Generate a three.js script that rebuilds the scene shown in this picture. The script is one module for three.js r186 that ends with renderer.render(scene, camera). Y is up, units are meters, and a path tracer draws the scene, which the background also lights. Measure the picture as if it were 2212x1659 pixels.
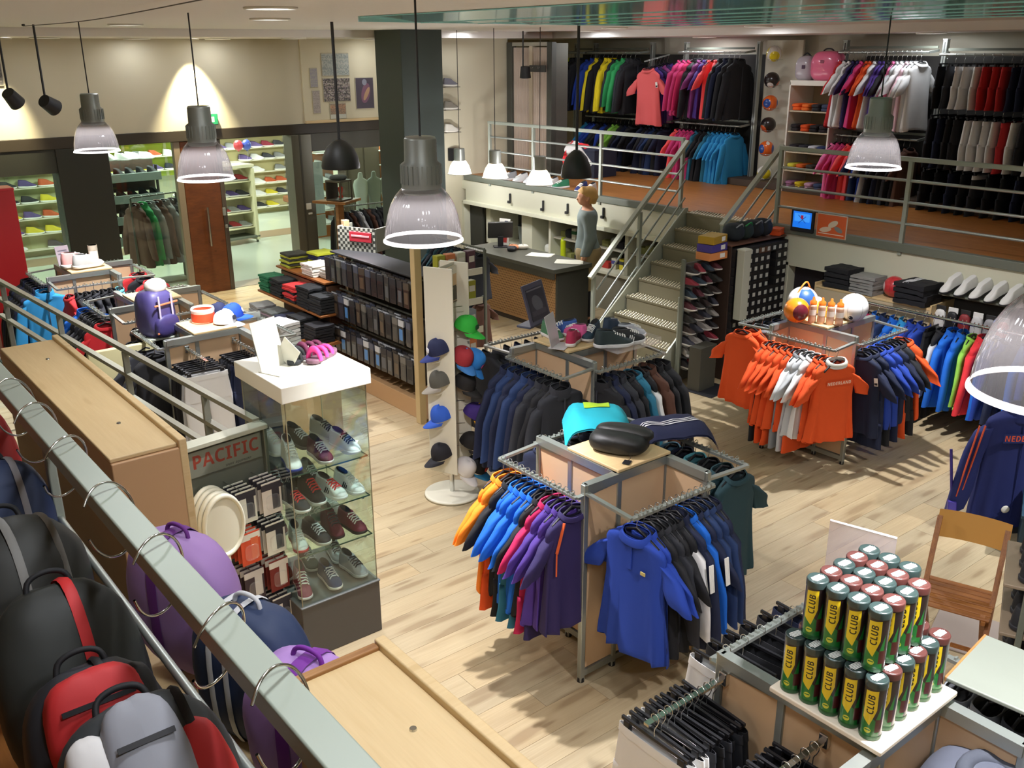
import * as THREE from 'three';
import { RoundedBoxGeometry } from 'three/addons/geometries/RoundedBoxGeometry.js';
import { mergeGeometries } from 'three/addons/utils/BufferGeometryUtils.js';
import { MarchingCubes } from 'three/addons/objects/MarchingCubes.js';
import { ImprovedNoise } from 'three/addons/math/ImprovedNoise.js';
import { RectAreaLightUniformsLib } from 'three/addons/lights/RectAreaLightUniformsLib.js';

// ---------- camera, exposure ----------
const W = 2212, HT = 1659;
const EYE = 3.6;
const scene = new THREE.Scene();
scene.background = new THREE.Color(0x0a0a0a);
const camera = new THREE.PerspectiveCamera(44.12, W / HT, 0.05, 80);
camera.rotation.order = 'YXZ';
camera.position.set(0, EYE, 0);
camera.rotation.set(-19.41 * Math.PI / 180, -38.5 * Math.PI / 180, -0.3 * Math.PI / 180);
scene.add(camera);
const renderer = new THREE.WebGLRenderer({ antialias: true });
renderer.toneMapping = THREE.LinearToneMapping;
renderer.toneMappingExposure = 1.3;
renderer.shadowMap.enabled = true;
RectAreaLightUniformsLib.init();
const CEIL_POWER = 36, PENDANT_POWER = 24, MALL_POWER = 90;
const LAMP_TINT = 0xfbfaff, TUBE_TINT = 0xf4f8ff;

// ---------- random, noise ----------
function rng(seed) { let a = seed >>> 0; return () => { a |= 0; a = a + 0x6D2B79F5 | 0; let t = Math.imul(a ^ a >>> 15, 1 | a); t = t + Math.imul(t ^ t >>> 7, 61 | t) ^ t; return ((t ^ t >>> 14) >>> 0) / 4294967296; }; }
const R0 = rng(7);
const rr = (a, b, r = R0) => a + (b - a) * r();
const PN = new ImprovedNoise();
const noise = (x, y, z = 0) => PN.noise(x, y, z);

// ---------- naming ----------
const used = new Map();
function numbered(n) { const k = used.get(n) || 0; used.set(n, k + 1); return k ? n + '_' + String(k).padStart(3, '0') : n; }
function words(s) { // keep labels within sixteen words
  for (const [a, b] of [[' with white stripes', ''], [' with white sleeves', ''], [' shoe in the glass showcase', ' shoe in showcase'], [' folded shirt,', ' shirt,'], [' from the bottom', ' from bottom'], [' stack on ', ' on '], [' from the aisle end', ''], [' the upper mezzanine rail', ' upper mezzanine rail'], [' the lower mezzanine rail', ' lower mezzanine rail'], [' on the ', ' on '], [' of the ', ' of '], [' the ', ' ']]) { if (s.split(/\s+/).length <= 16) break; s = s.replaceAll(a, b); }
  return s;
}
function tag(o, label, category, group) { o.userData.label = words(label); o.userData.category = category; if (group) o.userData.group = group; return o; }
function shadow(o) { o.traverse(m => { if (m.isMesh) { m.castShadow = m.receiveShadow = true; } }); return o; }
function thing(name, label, category, p = [0, 0, 0], turn = 0, group) {
  const o = new THREE.Group(); o.name = numbered(name); scene.add(o); o.position.set(...p); o.rotation.y = turn;
  return tag(o, label, category, group);
}
function part(name, geo, mat, parent) { const m = new THREE.Mesh(geo, mat); m.name = name; m.castShadow = m.receiveShadow = true; parent.add(m); return m; }
function solo(name, geo, mat, label, category, p = [0, 0, 0], turn = 0, group) {
  const m = part(numbered(name), geo, mat, scene); m.position.set(...p); m.rotation.y = turn; return tag(m, label, category, group);
}
function struct(name, geo, mat, parent = scene) { const m = part(parent === scene ? numbered(name) : name, geo, mat, parent); if (parent === scene) m.userData.kind = 'structure'; return m; }
function structGroup(name, p = [0, 0, 0], turn = 0) { const o = new THREE.Group(); o.name = numbered(name); o.position.set(...p); o.rotation.y = turn; o.userData.kind = 'structure'; scene.add(o); return o; }
function dup(src, p, turn, label, group) {
  const c = src.clone(); c.name = numbered(src.name.replace(/_\d+$/, '')); scene.add(c); c.position.set(...p); c.rotation.set(0, turn, 0);
  c.userData = { ...src.userData }; if (label) c.userData.label = label; if (group) c.userData.group = group; return c;
}
const ORD = ['first', 'second', 'third', 'fourth', 'fifth', 'sixth', 'seventh', 'eighth', 'ninth', 'tenth', 'eleventh', 'twelfth', 'thirteenth', 'fourteenth', 'fifteenth', 'sixteenth', 'seventeenth', 'eighteenth', 'nineteenth', 'twentieth', 'twenty-first', 'twenty-second', 'twenty-third', 'twenty-fourth', 'twenty-fifth', 'twenty-sixth', 'twenty-seventh', 'twenty-eighth', 'twenty-ninth', 'thirtieth'];

// ---------- materials ----------
const matCache = {};
function M(color, rough = 0.75, metal = 0, extra) {
  const k = color + '|' + rough + '|' + metal + (extra ? JSON.stringify(extra) : '');
  return matCache[k] || (matCache[k] = new THREE.MeshPhysicalMaterial({ color, roughness: rough, metalness: metal, side: THREE.DoubleSide, ...extra }));
}
function tex(w, h, fn, srgb = true) {          // fn(u, v) -> [r, g, b] 0..255
  const d = new Uint8Array(w * h * 4);
  for (let j = 0; j < h; j++) for (let i = 0; i < w; i++) { const c = fn(i / w, j / h), k = (j * w + i) * 4; d[k] = c[0]; d[k + 1] = c[1]; d[k + 2] = c[2]; d[k + 3] = 255; }
  const t = new THREE.DataTexture(d, w, h, THREE.RGBAFormat); t.wrapS = t.wrapT = THREE.RepeatWrapping; t.magFilter = THREE.LinearFilter; t.minFilter = THREE.LinearMipmapLinearFilter; t.generateMipmaps = true;
  if (srgb) t.colorSpace = THREE.SRGBColorSpace; t.needsUpdate = true; return t;
}
function canvasTex(w, h, draw) {
  const c = document.createElement('canvas'); c.width = w; c.height = h; draw(c.getContext('2d'), w, h);
  const t = new THREE.CanvasTexture(c); t.colorSpace = THREE.SRGBColorSpace; t.wrapS = t.wrapT = THREE.RepeatWrapping; return t;
}
// noise that repeats over the unit square
function tn(u, v, fu, fv, s = 0) { const a = (x, y) => noise(x * fu + s, y * fv + s * 1.7, s); const bu = u, bv = v;
  return a(u, v) * (1 - bu) * (1 - bv) + a(u - 1, v) * bu * (1 - bv) + a(u, v - 1) * (1 - bu) * bv + a(u - 1, v - 1) * bu * bv; }
function woodTex(base, dark, size = 1024, knots = 9, seed = 3, contrast = 1) {
  const r = rng(seed), K = []; for (let i = 0; i < knots; i++) K.push([r(), r(), 0.004 + r() * 0.012, 0.5 + r() * 0.5]);
  return tex(size, size / 2, (u, v) => {
    let g = 0.5 + contrast * (0.30 * tn(u, v, 7, 60, seed) + 0.34 * tn(u, v, 16, 170, seed + 5) + 0.4 * tn(u, v, 3, 14, seed + 9));
    for (const k of K) { let du = Math.abs(u - k[0]); du = Math.min(du, 1 - du); const dv = Math.abs(v - k[1]) * 0.5; const e = (du / (k[2] * 3.2)) ** 2 + (dv / (k[2] * 0.55)) ** 2; if (e < 6) g -= k[3] * Math.exp(-e) * 1.1; }
    g = Math.max(0, Math.min(1, g)); return [0, 1, 2].map(i => dark[i] + (base[i] - dark[i]) * g);
  });
}
const T_floor = woodTex([216, 199, 163], [164, 142, 110], 2048, 60, 11, 0.62);
const T_birch = woodTex([226, 200, 152], [206, 176, 126], 512, 3, 23, 0.8);
const T_oak = woodTex([190, 140, 84], [130, 86, 44], 512, 4, 31, 1.1);
const T_mezz = woodTex([196, 134, 70], [156, 98, 44], 1024, 10, 41, 0.9);
for (const t of [T_floor]) { t.repeat.set(1 / 3.2, 1 / 1.6); }
for (const t of [T_birch, T_oak, T_mezz]) { t.repeat.set(1 / 1.6, 1 / 0.8); }
const T_cloth = tex(128, 128, (u, v) => { const g = 128 + 50 * (Math.sin(u * 2 * Math.PI * 32) * Math.sin(v * 2 * Math.PI * 32)) + 30 * tn(u, v, 30, 30, 2); return [g, g, g]; }, false);
const T_rough = tex(256, 256, (u, v) => { const g = 150 + 60 * tn(u, v, 12, 12, 4) + 40 * tn(u, v, 40, 40, 6); return [g, g, g]; }, false);
const mFloor = [[0.97, 0.98, 0.96], [0.9, 0.925, 0.93], [0.98, 0.96, 0.9]].map(c => { const m = new THREE.MeshPhysicalMaterial({ map: T_floor, roughness: 0.72, roughnessMap: T_rough }); m.color.setRGB(...c); return m; });
const mBirch = new THREE.MeshPhysicalMaterial({ map: T_birch, roughness: 0.5 });
const mOak = new THREE.MeshPhysicalMaterial({ map: T_oak, roughness: 0.5 });
const mMezz = new THREE.MeshPhysicalMaterial({ map: T_mezz, roughness: 0.4 });
const mPanel = M(0xcfae88, 0.55);                 // pinkish laminate infill of the racks
const mAlu = M(0xa9aea8, 0.38, 0.75);
const mChrome = M(0xd4d6d4, 0.16, 1);
const mGrey = M(0x9aa093, 0.5, 0.15);            // grey-green painted steel
const mGreyDark = M(0x6f7468, 0.5, 0.2);
const mBlack = M(0x16161a, 0.55);
const mDark = M(0x2c2c2c, 0.6);
const mWhite = M(0xe9e6da, 0.6);
const mWhiteGloss = M(0xf2f0e8, 0.3);
const mWallL = M(0xcfc7ae, 0.9), mWallB = M(0xc9c5b2, 0.9), mFascia = M(0xd3d2bb, 0.8);
const mCeil = M(0xece8e2, 0.85);
const mGlass = new THREE.MeshPhysicalMaterial({ color: 0xf4fbf8, roughness: 0.02, transmission: 1, thickness: 0, ior: 1.5, side: THREE.DoubleSide });
const mGlassEdge = M(0x3f5a50, 0.2, 0, { clearcoat: 1 });
const mClear = new THREE.MeshPhysicalMaterial({ color: 0xffffff, roughness: 0.08, transmission: 0.95, thickness: 0, ior: 1.45, side: THREE.DoubleSide });
function cloth(hex, rough = 0.85) { return M(hex, rough, 0, { sheen: 0.25, sheenRoughness: 0.6 }); }

// ---------- geometry ----------
function fin(g) { let n = g.index ? g.toNonIndexed() : g; for (const k of Object.keys(n.attributes)) if (!['position', 'normal', 'uv'].includes(k)) n.deleteAttribute(k); if (!n.attributes.uv) n.setAttribute('uv', new THREE.BufferAttribute(new Float32Array(n.attributes.position.count * 2), 2)); return n; }
function boxUV(g, s = 1, ou = 0, ov = 0, swap = false) {
  const p = g.attributes.position, n = g.attributes.normal, uv = g.attributes.uv;
  for (let i = 0; i < p.count; i++) { const x = p.getX(i), y = p.getY(i), z = p.getZ(i), a = Math.abs(n.getX(i)), b = Math.abs(n.getY(i)), c = Math.abs(n.getZ(i)); let q;
    if (b >= a && b >= c) q = [x, z]; else if (a >= c) q = [z, y]; else q = [x, y];
    if (swap) q.reverse(); uv.setXY(i, q[0] * s + ou, q[1] * s + ov); }
  return g;
}
const _m4 = new THREE.Matrix4(), _q = new THREE.Quaternion(), _e = new THREE.Euler(), V = (x, y, z) => new THREE.Vector3(x, y, z);
class G {
  constructor() { this.a = []; }
  add(g, p = [0, 0, 0], r = [0, 0, 0], s = [1, 1, 1]) { const c = fin(g.clone()); _e.set(...r); _m4.compose(V(...p), _q.setFromEuler(_e), V(...s)); c.applyMatrix4(_m4); this.a.push(c); return this; }
  box(w, h, d, p, r) { return this.add(new THREE.BoxGeometry(w, h, d), p, r); }
  rbox(w, h, d, p, r, b = 0.006) { return this.add(new RoundedBoxGeometry(w, h, d, 1, Math.min(b, w / 2.1, h / 2.1, d / 2.1)), p, r); }
  span(x0, x1, y0, y1, z0, z1, b = 0) { const w = x1 - x0, h = y1 - y0, d = z1 - z0, p = [(x0 + x1) / 2, (y0 + y1) / 2, (z0 + z1) / 2]; return b ? this.rbox(w, h, d, p, [0, 0, 0], b) : this.box(w, h, d, p); }
  cyl(r0, r1, h, p, r, n = 16, open = false) { return this.add(new THREE.CylinderGeometry(r0, r1, h, n, 1, open), p, r); }
  sph(r, p, s = [1, 1, 1], n = 16) { return this.add(new THREE.SphereGeometry(r, n, Math.max(6, n * 0.7 | 0)), p, [0, 0, 0], s); }
  bar(a, b, w, h = w, round = false) { // square or round bar from a to b
    const A = V(...a), B = V(...b), L = A.distanceTo(B); const g = round ? new THREE.CylinderGeometry(w / 2, w / 2, L, 10) : new THREE.BoxGeometry(w, L, h); const c = fin(g); const d = B.clone().sub(A).normalize(); const q = new THREE.Quaternion().setFromUnitVectors(V(0, 1, 0), d);
    if (!round && Math.abs(d.y) < 0.999) { // keep the section upright
      const zz = V(0, 1, 0).sub(d.clone().multiplyScalar(d.y)).normalize(), xx = d.clone().cross(zz); q.setFromRotationMatrix(new THREE.Matrix4().makeBasis(xx, d, zz)); }
    c.applyMatrix4(new THREE.Matrix4().compose(A.add(B).multiplyScalar(0.5), q, V(1, 1, 1))); this.a.push(c); return this; }
  tube(pts, r, seg = 24, n = 6, closed = false) { return this.add(new THREE.TubeGeometry(new THREE.CatmullRomCurve3(pts.map(p => V(...p)), closed), seg, r, n, closed)); }
  lathe(pts, n = 32, p, r) { return this.add(new THREE.LatheGeometry(pts.map(q => new THREE.Vector2(...q)), n), p, r); }
  shape(pts, depth, p, r, bevel = 0) { const s = new THREE.Shape(pts.map(q => new THREE.Vector2(...q))); return this.add(new THREE.ExtrudeGeometry(s, { depth, bevelEnabled: bevel > 0, bevelThickness: bevel, bevelSize: bevel, bevelSegments: 1, curveSegments: 8 }), p, r); }
  get() { return this.a.length === 1 ? this.a[0] : mergeGeometries(this.a); }
  uv(s, ou, ov, sw) { return boxUV(this.get(), s, ou, ov, sw); }
}
const g_ = () => new G();
function loft(rings, closed = true, capA = false, capB = false) {
  const n = rings[0].length, pos = [], uv = [], idx = [];
  rings.forEach((R, j) => R.forEach((p, i) => { pos.push(p[0], p[1], p[2]); uv.push(i / n, j / (rings.length - 1)); }));
  for (let j = 0; j < rings.length - 1; j++) for (let i = 0; i < (closed ? n : n - 1); i++) { const a = j * n + i, b = j * n + (i + 1) % n, c = a + n, d = b + n; idx.push(a, c, b, b, c, d); }
  const cap = (j, flip) => { const R = rings[j], k = pos.length / 3; let c = [0, 0, 0]; R.forEach(p => { c[0] += p[0] / n; c[1] += p[1] / n; c[2] += p[2] / n; }); pos.push(...c); uv.push(0.5, 0.5); for (let i = 0; i < n; i++) { const a = j * n + i, b = j * n + (i + 1) % n; flip ? idx.push(k, b, a) : idx.push(k, a, b); } };
  if (capA) cap(0, false); if (capB) cap(rings.length - 1, true);
  const g = new THREE.BufferGeometry(); g.setAttribute('position', new THREE.Float32BufferAttribute(pos, 3)); g.setAttribute('uv', new THREE.Float32BufferAttribute(uv, 2)); g.setIndex(idx); g.computeVertexNormals(); return g;
}
function ell(cx, cy, cz, rx, rz, n, sq = 1, rip = 0, ph = 0, k = 5) { // horizontal ellipse ring with folds
  const out = []; for (let i = 0; i < n; i++) { const a = i / n * 2 * Math.PI, c = Math.cos(a), s = Math.sin(a); const f = 1 + 0; out.push([cx + Math.sign(c) * Math.abs(c) ** sq * rx * f, cy, cz + Math.sign(s) * Math.abs(s) ** sq * rz + rip * Math.sin(k * (Math.sign(c) * Math.abs(c) ** sq * 2.2) + ph + (s > 0 ? 0 : 1.3))]); } return out;
}
// ================= the room =================
const FM = 1.65;                 // upper floors
const CL = 3.88, CS = 3.78;      // ceiling, lower soffit
const frustum = new THREE.Frustum();
camera.aspect = W / HT; camera.updateProjectionMatrix(); camera.updateMatrixWorld(true);
frustum.setFromProjectionMatrix(new THREE.Matrix4().multiplyMatrices(camera.projectionMatrix, camera.matrixWorldInverse));
{ // lower floor: oak boards on a slab
  const fl = structGroup('floor');
  struct('slab', g_().span(-3.2, 12.6, -0.3, -0.014, -14.5, 4.2).get(), M(0x6b5540, 0.8), fl);
  const r = rng(5), all = [];
  for (let k = 0, z = 3.0; z > -14.45; k++, z -= 0.19) { let x = 0.3 - r() * 1.4; while (x < 9.6) { const L = 1.25 + r() * 0.9; all.push([Math.max(x, 0.1), Math.min(x + L, 9.7), z - 0.19, z, r()]); x += L; } }
  const vis = all.map(b => ({ b, d: Math.hypot((b[0] + b[1]) / 2, EYE, (b[2] + b[3]) / 2), v: frustum.intersectsBox(new THREE.Box3(V(b[0], -0.02, b[2]), V(b[1], 0, b[3]))) })).sort((a, b) => (b.v - a.v) || (a.d - b.d));
  const rest = [[], [], []];
  vis.forEach(({ b }, i) => { if (b[1] - b[0] < 0.01) return; const g = g_().span(b[0] + 0.001, b[1] - 0.001, -0.014, 0, b[2] + 0.001, b[3] - 0.001).uv(1, b[4] * 3.2, b[4] * 17); const q = Math.floor(b[4] * 2.999);
    if (i < 300) struct('floor_board', g, mFloor[q], fl); else rest[q].push(g); });
  rest.forEach((a, q) => { if (a.length) { const m = struct('far_floor_boards', mergeGeometries(a), mFloor[q], fl); m.userData.kind = 'stuff'; } });
}
{ // mall floor outside the shop front
  const f = structGroup('floor_mall');
  struct('slab', g_().span(-6, 20, -0.3, 0, -30, -14.5).get(), M(0xc8d2c4, 0.22, 0, { clearcoat: 0.4, clearcoatRoughness: 0.15 }), f);
  struct('border_strip', g_().span(-6, 20, -0.001, 0.002, -19.0, -18.3).get(), M(0x97826a, 0.4), f);
  struct('border_strip', g_().span(-6, 20, -0.001, 0.002, -14.9, -14.5).get(), M(0x8b7f70, 0.5), f);
}
{ // ceiling boards, soffits, mirrored louvres
  const c = structGroup('ceiling');
  struct('slab', g_().span(-3.4, 12.8, CL + 0.02, CL + 0.3, -14.7, 4.4).get(), M(0x9a8f80, 0.9), c);
  const bd = (x0, x1, z) => struct('ceiling_board', g_().span(x0, x1, CL, CL + 0.02, z + 0.004, z + 0.296, 0.004).get(), mCeil, c);
  for (let z = -12.7; z < -7.75; z += 0.3) bd(-3.2, 11.0, z);
  for (let z = -7.6; z < 4.1; z += 0.3) { bd(-3.2, 4.4, z); bd(8.2, 11.0, z); }
  struct('soffit_front', g_().span(-3.2, 12.6, CS, CL + 0.02, -14.5, -12.7, 0.006).get(), mCeil, c);
  struct('soffit_back', g_().span(11.0, 12.6, CS, CL + 0.02, -12.7, 4.2, 0.006).get(), mCeil, c);
  const mm = M(0xa8f0f4, 0.1, 0.5), fr = M(0xc4f2f2, 0.35, 0.2);  // pale cyan edge colour stands in for bright highlight lines
  const lv = thing('mirrored_ceiling_panel', 'teal tinted mirror louvres set in the ceiling above the sales floor', 'ceiling panel', [0, CL, 0]);
  for (let i = 0; i < 6; i++) { const x = 4.4 + i * 0.633; part('louvre', g_().box(0.64, 0.008, 11.7, [x + 0.32, -0.024, -1.75], [0, 0, -0.055]).get(), mm, lv); part('louvre_edge', g_().box(0.012, 0.03, 11.7, [x + 0.632, -0.034, -1.75]).get(), fr, lv); }
  part('frame', g_().box(0.02, 0.05, 11.7, [8.21, -0.02, -1.75]).box(3.82, 0.05, 0.02, [6.3, -0.02, -7.6]).get(), fr, lv);
}
// walls
struct('wall_back', g_().span(12.4, 12.7, -0.3, CL, -14.7, 4.4).get(), mWallB);
struct('wall_right', g_().span(-3.4, 12.7, -0.3, CL, 4.2, 4.5).get(), mWallB);
struct('wall_near', g_().span(-3.5, -3.2, -0.3, CL, -14.7, 4.4).get(), mWallB);
{ // bulkhead over the shop front
  const w = structGroup('wall_left');
  struct('bulkhead', g_().span(-3.2, 7.22, 2.5, CL, -14.6, -14.4).get(), mWallL, w);
  struct('bulkhead_poster_side', g_().span(7.22, 8.9, 2.5, CL, -14.6, -14.37, 0.01).get(), M(0xd6cdb0, 0.9), w);
  struct('ledge_trim', g_().span(7.22, 8.9, 2.5, 2.545, -14.37, -14.34, 0.008).get(), mBirch, w);
  struct('wall_corner', g_().span(10.25, 12.4, -0.2, CL, -14.6, -14.4).get(), mWallL, w);
}
struct('wall_side', g_().span(8.75, 10.3, -0.2, CL, -13.2, -13.02).get(), M(0xc6bfa6, 0.9));
struct('wall_side', g_().span(8.75, 8.9, -0.2, CL, -14.5, -13.02).get(), M(0xc6bfa6, 0.9));
{ // shop front
  const f = structGroup('window_1');
  const md = M(0x2f3028, 0.45), mg = M(0x6d6a5c, 0.4, 0.3), mb = M(0x7a5638, 0.45);
  struct('header', g_().span(-3.2, 8.75, 2.34, 2.5, -14.58, -14.38, 0.01).get(), M(0x3a3226, 0.5), f);
  struct('header_panel', g_().span(-3.2, 3.75, 2.02, 2.34, -14.56, -14.4).get(), md, f);
  struct('header_panel', g_().span(7.3, 8.75, 2.06, 2.34, -14.56, -14.4).get(), M(0x4d4a40, 0.5), f);
  struct('pillar', g_().span(3.42, 4.12, 0, 2.34, -14.75, -14.38, 0.01).get(), md, f);
  struct('pillar', g_().span(6.93, 7.28, 0, 2.34, -14.62, -14.32, 0.01).get(), mg, f);
  struct('pillar_groove', g_().span(7.06, 7.09, 0, 2.34, -14.32, -14.312).get(), M(0x4a483e, 0.5), f);
  struct('pane', g_().span(-3.2, 3.42, 0.06, 2.02, -14.48, -14.47).get(), mGlass, f);
  struct('pane', g_().span(7.28, 8.75, 0.06, 2.06, -14.48, -14.47).get(), mGlass, f);
  struct('sill', g_().span(-3.2, 3.42, 0, 0.06, -14.52, -14.42).span(7.28, 8.75, 0, 0.06, -14.52, -14.42).get(), mg, f);
  const d = structGroup('door_1');
  struct('door_leaf', g_().span(5.16, 5.72, 0, 2.34, -14.5, -14.4, 0.012).get(), new THREE.MeshPhysicalMaterial({ map: T_oak, color: 0xa88468, roughness: 0.4 }), d);
  struct('door_edge', g_().span(5.72, 5.79, 0, 2.34, -14.5, -14.4, 0.008).get(), M(0x4e443a, 0.4), d);
  struct('door_edge', g_().span(5.06, 5.16, 0, 2.34, -14.5, -14.4, 0.008).get(), M(0x8b7d68, 0.4), d);
  struct('door_handle', g_().bar([5.45, 0.75, -14.33], [5.45, 1.35, -14.33], 0.035, 0.035, true).bar([5.45, 0.8, -14.4], [5.45, 0.8, -14.33], 0.02, 0.02, true).bar([5.45, 1.3, -14.4], [5.45, 1.3, -14.33], 0.02, 0.02, true).get(), mChrome, d);
  struct('lock', g_().rbox(0.05, 0.12, 0.03, [5.73, 1.25, -14.385]).rbox(0.04, 0.05, 0.03, [5.745, 1.02, -14.385]).get(), mAlu, d);
  struct('lock', g_().rbox(0.09, 0.1, 0.02, [7.14, 1.2, -14.305]).rbox(0.07, 0.03, 0.02, [7.16, 1.08, -14.305]).get(), mWhite, f);
  struct('pane', g_().span(4.12, 5.06, 0.06, 2.34, -14.46, -14.45).get(), mGlass, d);
}
// dark square column
struct('column', g_().span(7.55, 8.25, 0, CL + 0.02, -12.65, -11.95, 0.008).get(), M(0x3d4742, 0.7));
{ // the far mezzanine
  const f = structGroup('floor_mezzanine');
  struct('deck', g_().span(9.32, 12.4, FM - 0.22, FM - 0.02, -14.4, 4.2).get(), mFascia, f);
  for (let i = 0; i < 15; i++) { const x0 = 9.34 + i * 0.204; for (let k = 0; k < 7; k++) { const z1 = 3 - k * 2.5 - (i % 3) * 0.7; struct('deck_board', g_().span(x0 + 0.001, x0 + 0.203, FM - 0.02, FM, Math.max(-14.38, z1 - 2.498), Math.min(4.1, z1)).uv(1, i * 0.37, k * 0.6 + i * 0.1, true), mMezz, f); } }
  struct('edge_channel', g_().span(9.26, 9.34, FM - 0.06, FM + 0.03, -12.9, -8.12, 0.006).span(9.26, 9.34, FM - 0.06, FM + 0.03, -6.85, 4.2, 0.006).get(), mGreyDark, f);
  struct('fascia_beam', g_().span(9.3, 9.42, 1.22, FM - 0.06, -12.9, 4.2).get(), mFascia, f);
  struct('fascia_lip', g_().span(9.24, 9.42, 1.2, 1.26, -12.9, -8.1, 0.006).get(), M(0xdcdcc4, 0.7), f);
}
{ // near mezzanine the camera stands on
  const f = structGroup('floor_gallery');
  struct('deck', g_().span(-3.2, 0.5, FM - 0.25, FM - 0.015, -14.4, 4.2).get(), mFascia, f);
  for (let i = 0; i < 18; i++) { const x0 = -3.1 + i * 0.2; struct('deck_board', g_().span(x0 + 0.001, x0 + 0.199, FM - 0.015, FM, -9, 3).uv(1, i * 0.31, i * 0.17, true), mMezz, f); }
}
// closed mall beyond
{
  const w = structGroup('wall_mall');
  struct('ceiling_mall', g_().span(-6, 20, 2.9, 3.2, -30, -14.65).get(), M(0xd8d6c8, 0.9), w);
  struct('end_panel', g_().span(-6.2, -6, -0.2, 3.2, -30, -14.5).span(20, 20.2, -0.2, 3.2, -30, -14.5).get(), mWhite, w);
  struct('back_panel', g_().span(-6, 20, -0.2, 3.2, -30.2, -30).get(), mWhite, w);
}

// ================= lights =================
const panelGlow = new THREE.MeshStandardMaterial({ color: 0xffffff, emissive: TUBE_TINT, emissiveIntensity: 3.0, roughness: 0.5 });
function areaLight(w, h, p, power, color = TUBE_TINT, look = [0, -1, 0]) {
  const l = new THREE.RectAreaLight(color, power, w, h); l.position.set(...p); scene.add(l); l.lookAt(p[0] + look[0], p[1] + look[1], p[2] + look[2]); return l;
}
const dl0 = { frame: g_().add(new THREE.TorusGeometry(0.17, 0.012, 6, 32), [0, 0, 0], [Math.PI / 2, 0, 0]).get(), lens: g_().cyl(0.16, 0.16, 0.008, [0, 0.002, 0], [0, 0, 0], 32).get() };
const LIGHTS = [[3.5, -10.95, CL, 'left front of the ceiling'], [3.0, -6.35, CL, 'above the left aisle'], [4.0, -8.5, CL, 'in front of the dark column'], [3.3, -13.5, CS, 'above the dark shop front pillar'], [4.6, -14.0, CS, 'above the glass by the door'], [5.75, -14.0, CS, 'above the brown door'], [6.6, -13.3, CS, 'above the open shop entrance'], [8.3, -13.9, CS, 'above the wall posters'], [9.1, -12.5, CL, 'right of the dark column'], [9.6, -9.8, CL, 'above the stair head'], [10.7, -11.5, CL, 'by the fitting room'], [11.9, -10.2, CS, 'above the pink running tops'], [10.6, -8.2, CL, 'above the ball holders'], [11.8, -6.5, CS, 'above the white shorts'], [2.2, -2.6, CL, 'over the bottle cans'], [2.4, 0.8, CL, 'right of the frame'], [1.0, -2.0, CL, 'above the near railing'], [1.3, -4.6, CL, 'above the sports display'], [5.2, -1.6, CL, 'above the folding chair'], [6.2, -5.8, CL - 0.05, 'inside the mirrored ceiling'], [1.0, -0.6, CL, 'over the bottom cabinet']].filter(l => l[3] !== 'inside the mirrored ceiling');  // entries marked out of view are placed to light the near areas
for (const [x, z, y, where] of LIGHTS) {
  const t = thing('ceiling_light', 'round recessed ceiling light ' + where, 'ceiling light', [x, y - 0.006, z], 0, 'recessed ceiling lights');
  part('frame', dl0.frame, mWhite, t); part('lens', dl0.lens, panelGlow, t);
  areaLight(0.3, 0.3, [x, y - 0.02, z], CEIL_POWER * (z < -12.4 ? 0.22 : x > 10 ? 0.65 : x < 1.5 ? 1.5 : 1));
}
{ // mall lighting: panels out of view, placed to light the mall
  const gl = new THREE.MeshStandardMaterial({ color: 0xffffff, emissive: 0xf4fff0, emissiveIntensity: 2.0 });
  for (const [x, z] of [[1, -17], [5.5, -17], [10, -17], [3, -20.5], [8, -20.5], [13, -20.5]]) { const t = thing('unseen_mall_light', 'white square light panel in the mall ceiling, ' + (z > -18 ? 'near row' : 'far row') + ', ' + (x < 4 ? 'left' : x < 9 ? 'middle' : 'right'), 'ceiling light', [x, 2.89, z], 0, 'unseen mall light panels'); part('panel', g_().rbox(1.2, 0.02, 1.2, [0, 0, 0]).get(), gl, t); areaLight(1.1, 1.1, [x, 2.86, z], MALL_POWER / 4, 0xf4fff0); }
}
// the wall washers that draw the scallops on the bulkhead
function washer(x, y, z, tx, ty, tz, pw, ang, label) {
  const t = thing('ceiling_spotlight', label, 'spotlight', [x, y, z], 0, 'ceiling spotlights'); part('ring', g_().add(new THREE.TorusGeometry(0.06, 0.01, 6, 20), [0, 0, 0], [Math.PI / 2, 0, 0]).get(), mWhite, t); part('lens', g_().cyl(0.05, 0.05, 0.006, [0, 0, 0], [0, 0, 0], 20).get(), panelGlow, t);
  const s = new THREE.SpotLight(0xfff2cc, pw, 0, ang, 0.5, 2); s.position.set(x, y - 0.03, z); s.target.position.set(tx, ty, tz); s.castShadow = true; s.shadow.radius = 2; scene.add(s); scene.add(s.target);
}
washer(5.45, CS - 0.012, -14.12, 5.45, 2.4, -14.34, 40, 0.55, 'small round spotlight casting a bright cone on the bulkhead');
washer(2.9, CS - 0.012, -13.7, 2.6, 2.3, -14.5, 22, 0.5, 'small round spotlight at the left end of the bulkhead');  // its source is unseen; placed to draw the left scallop
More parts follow.
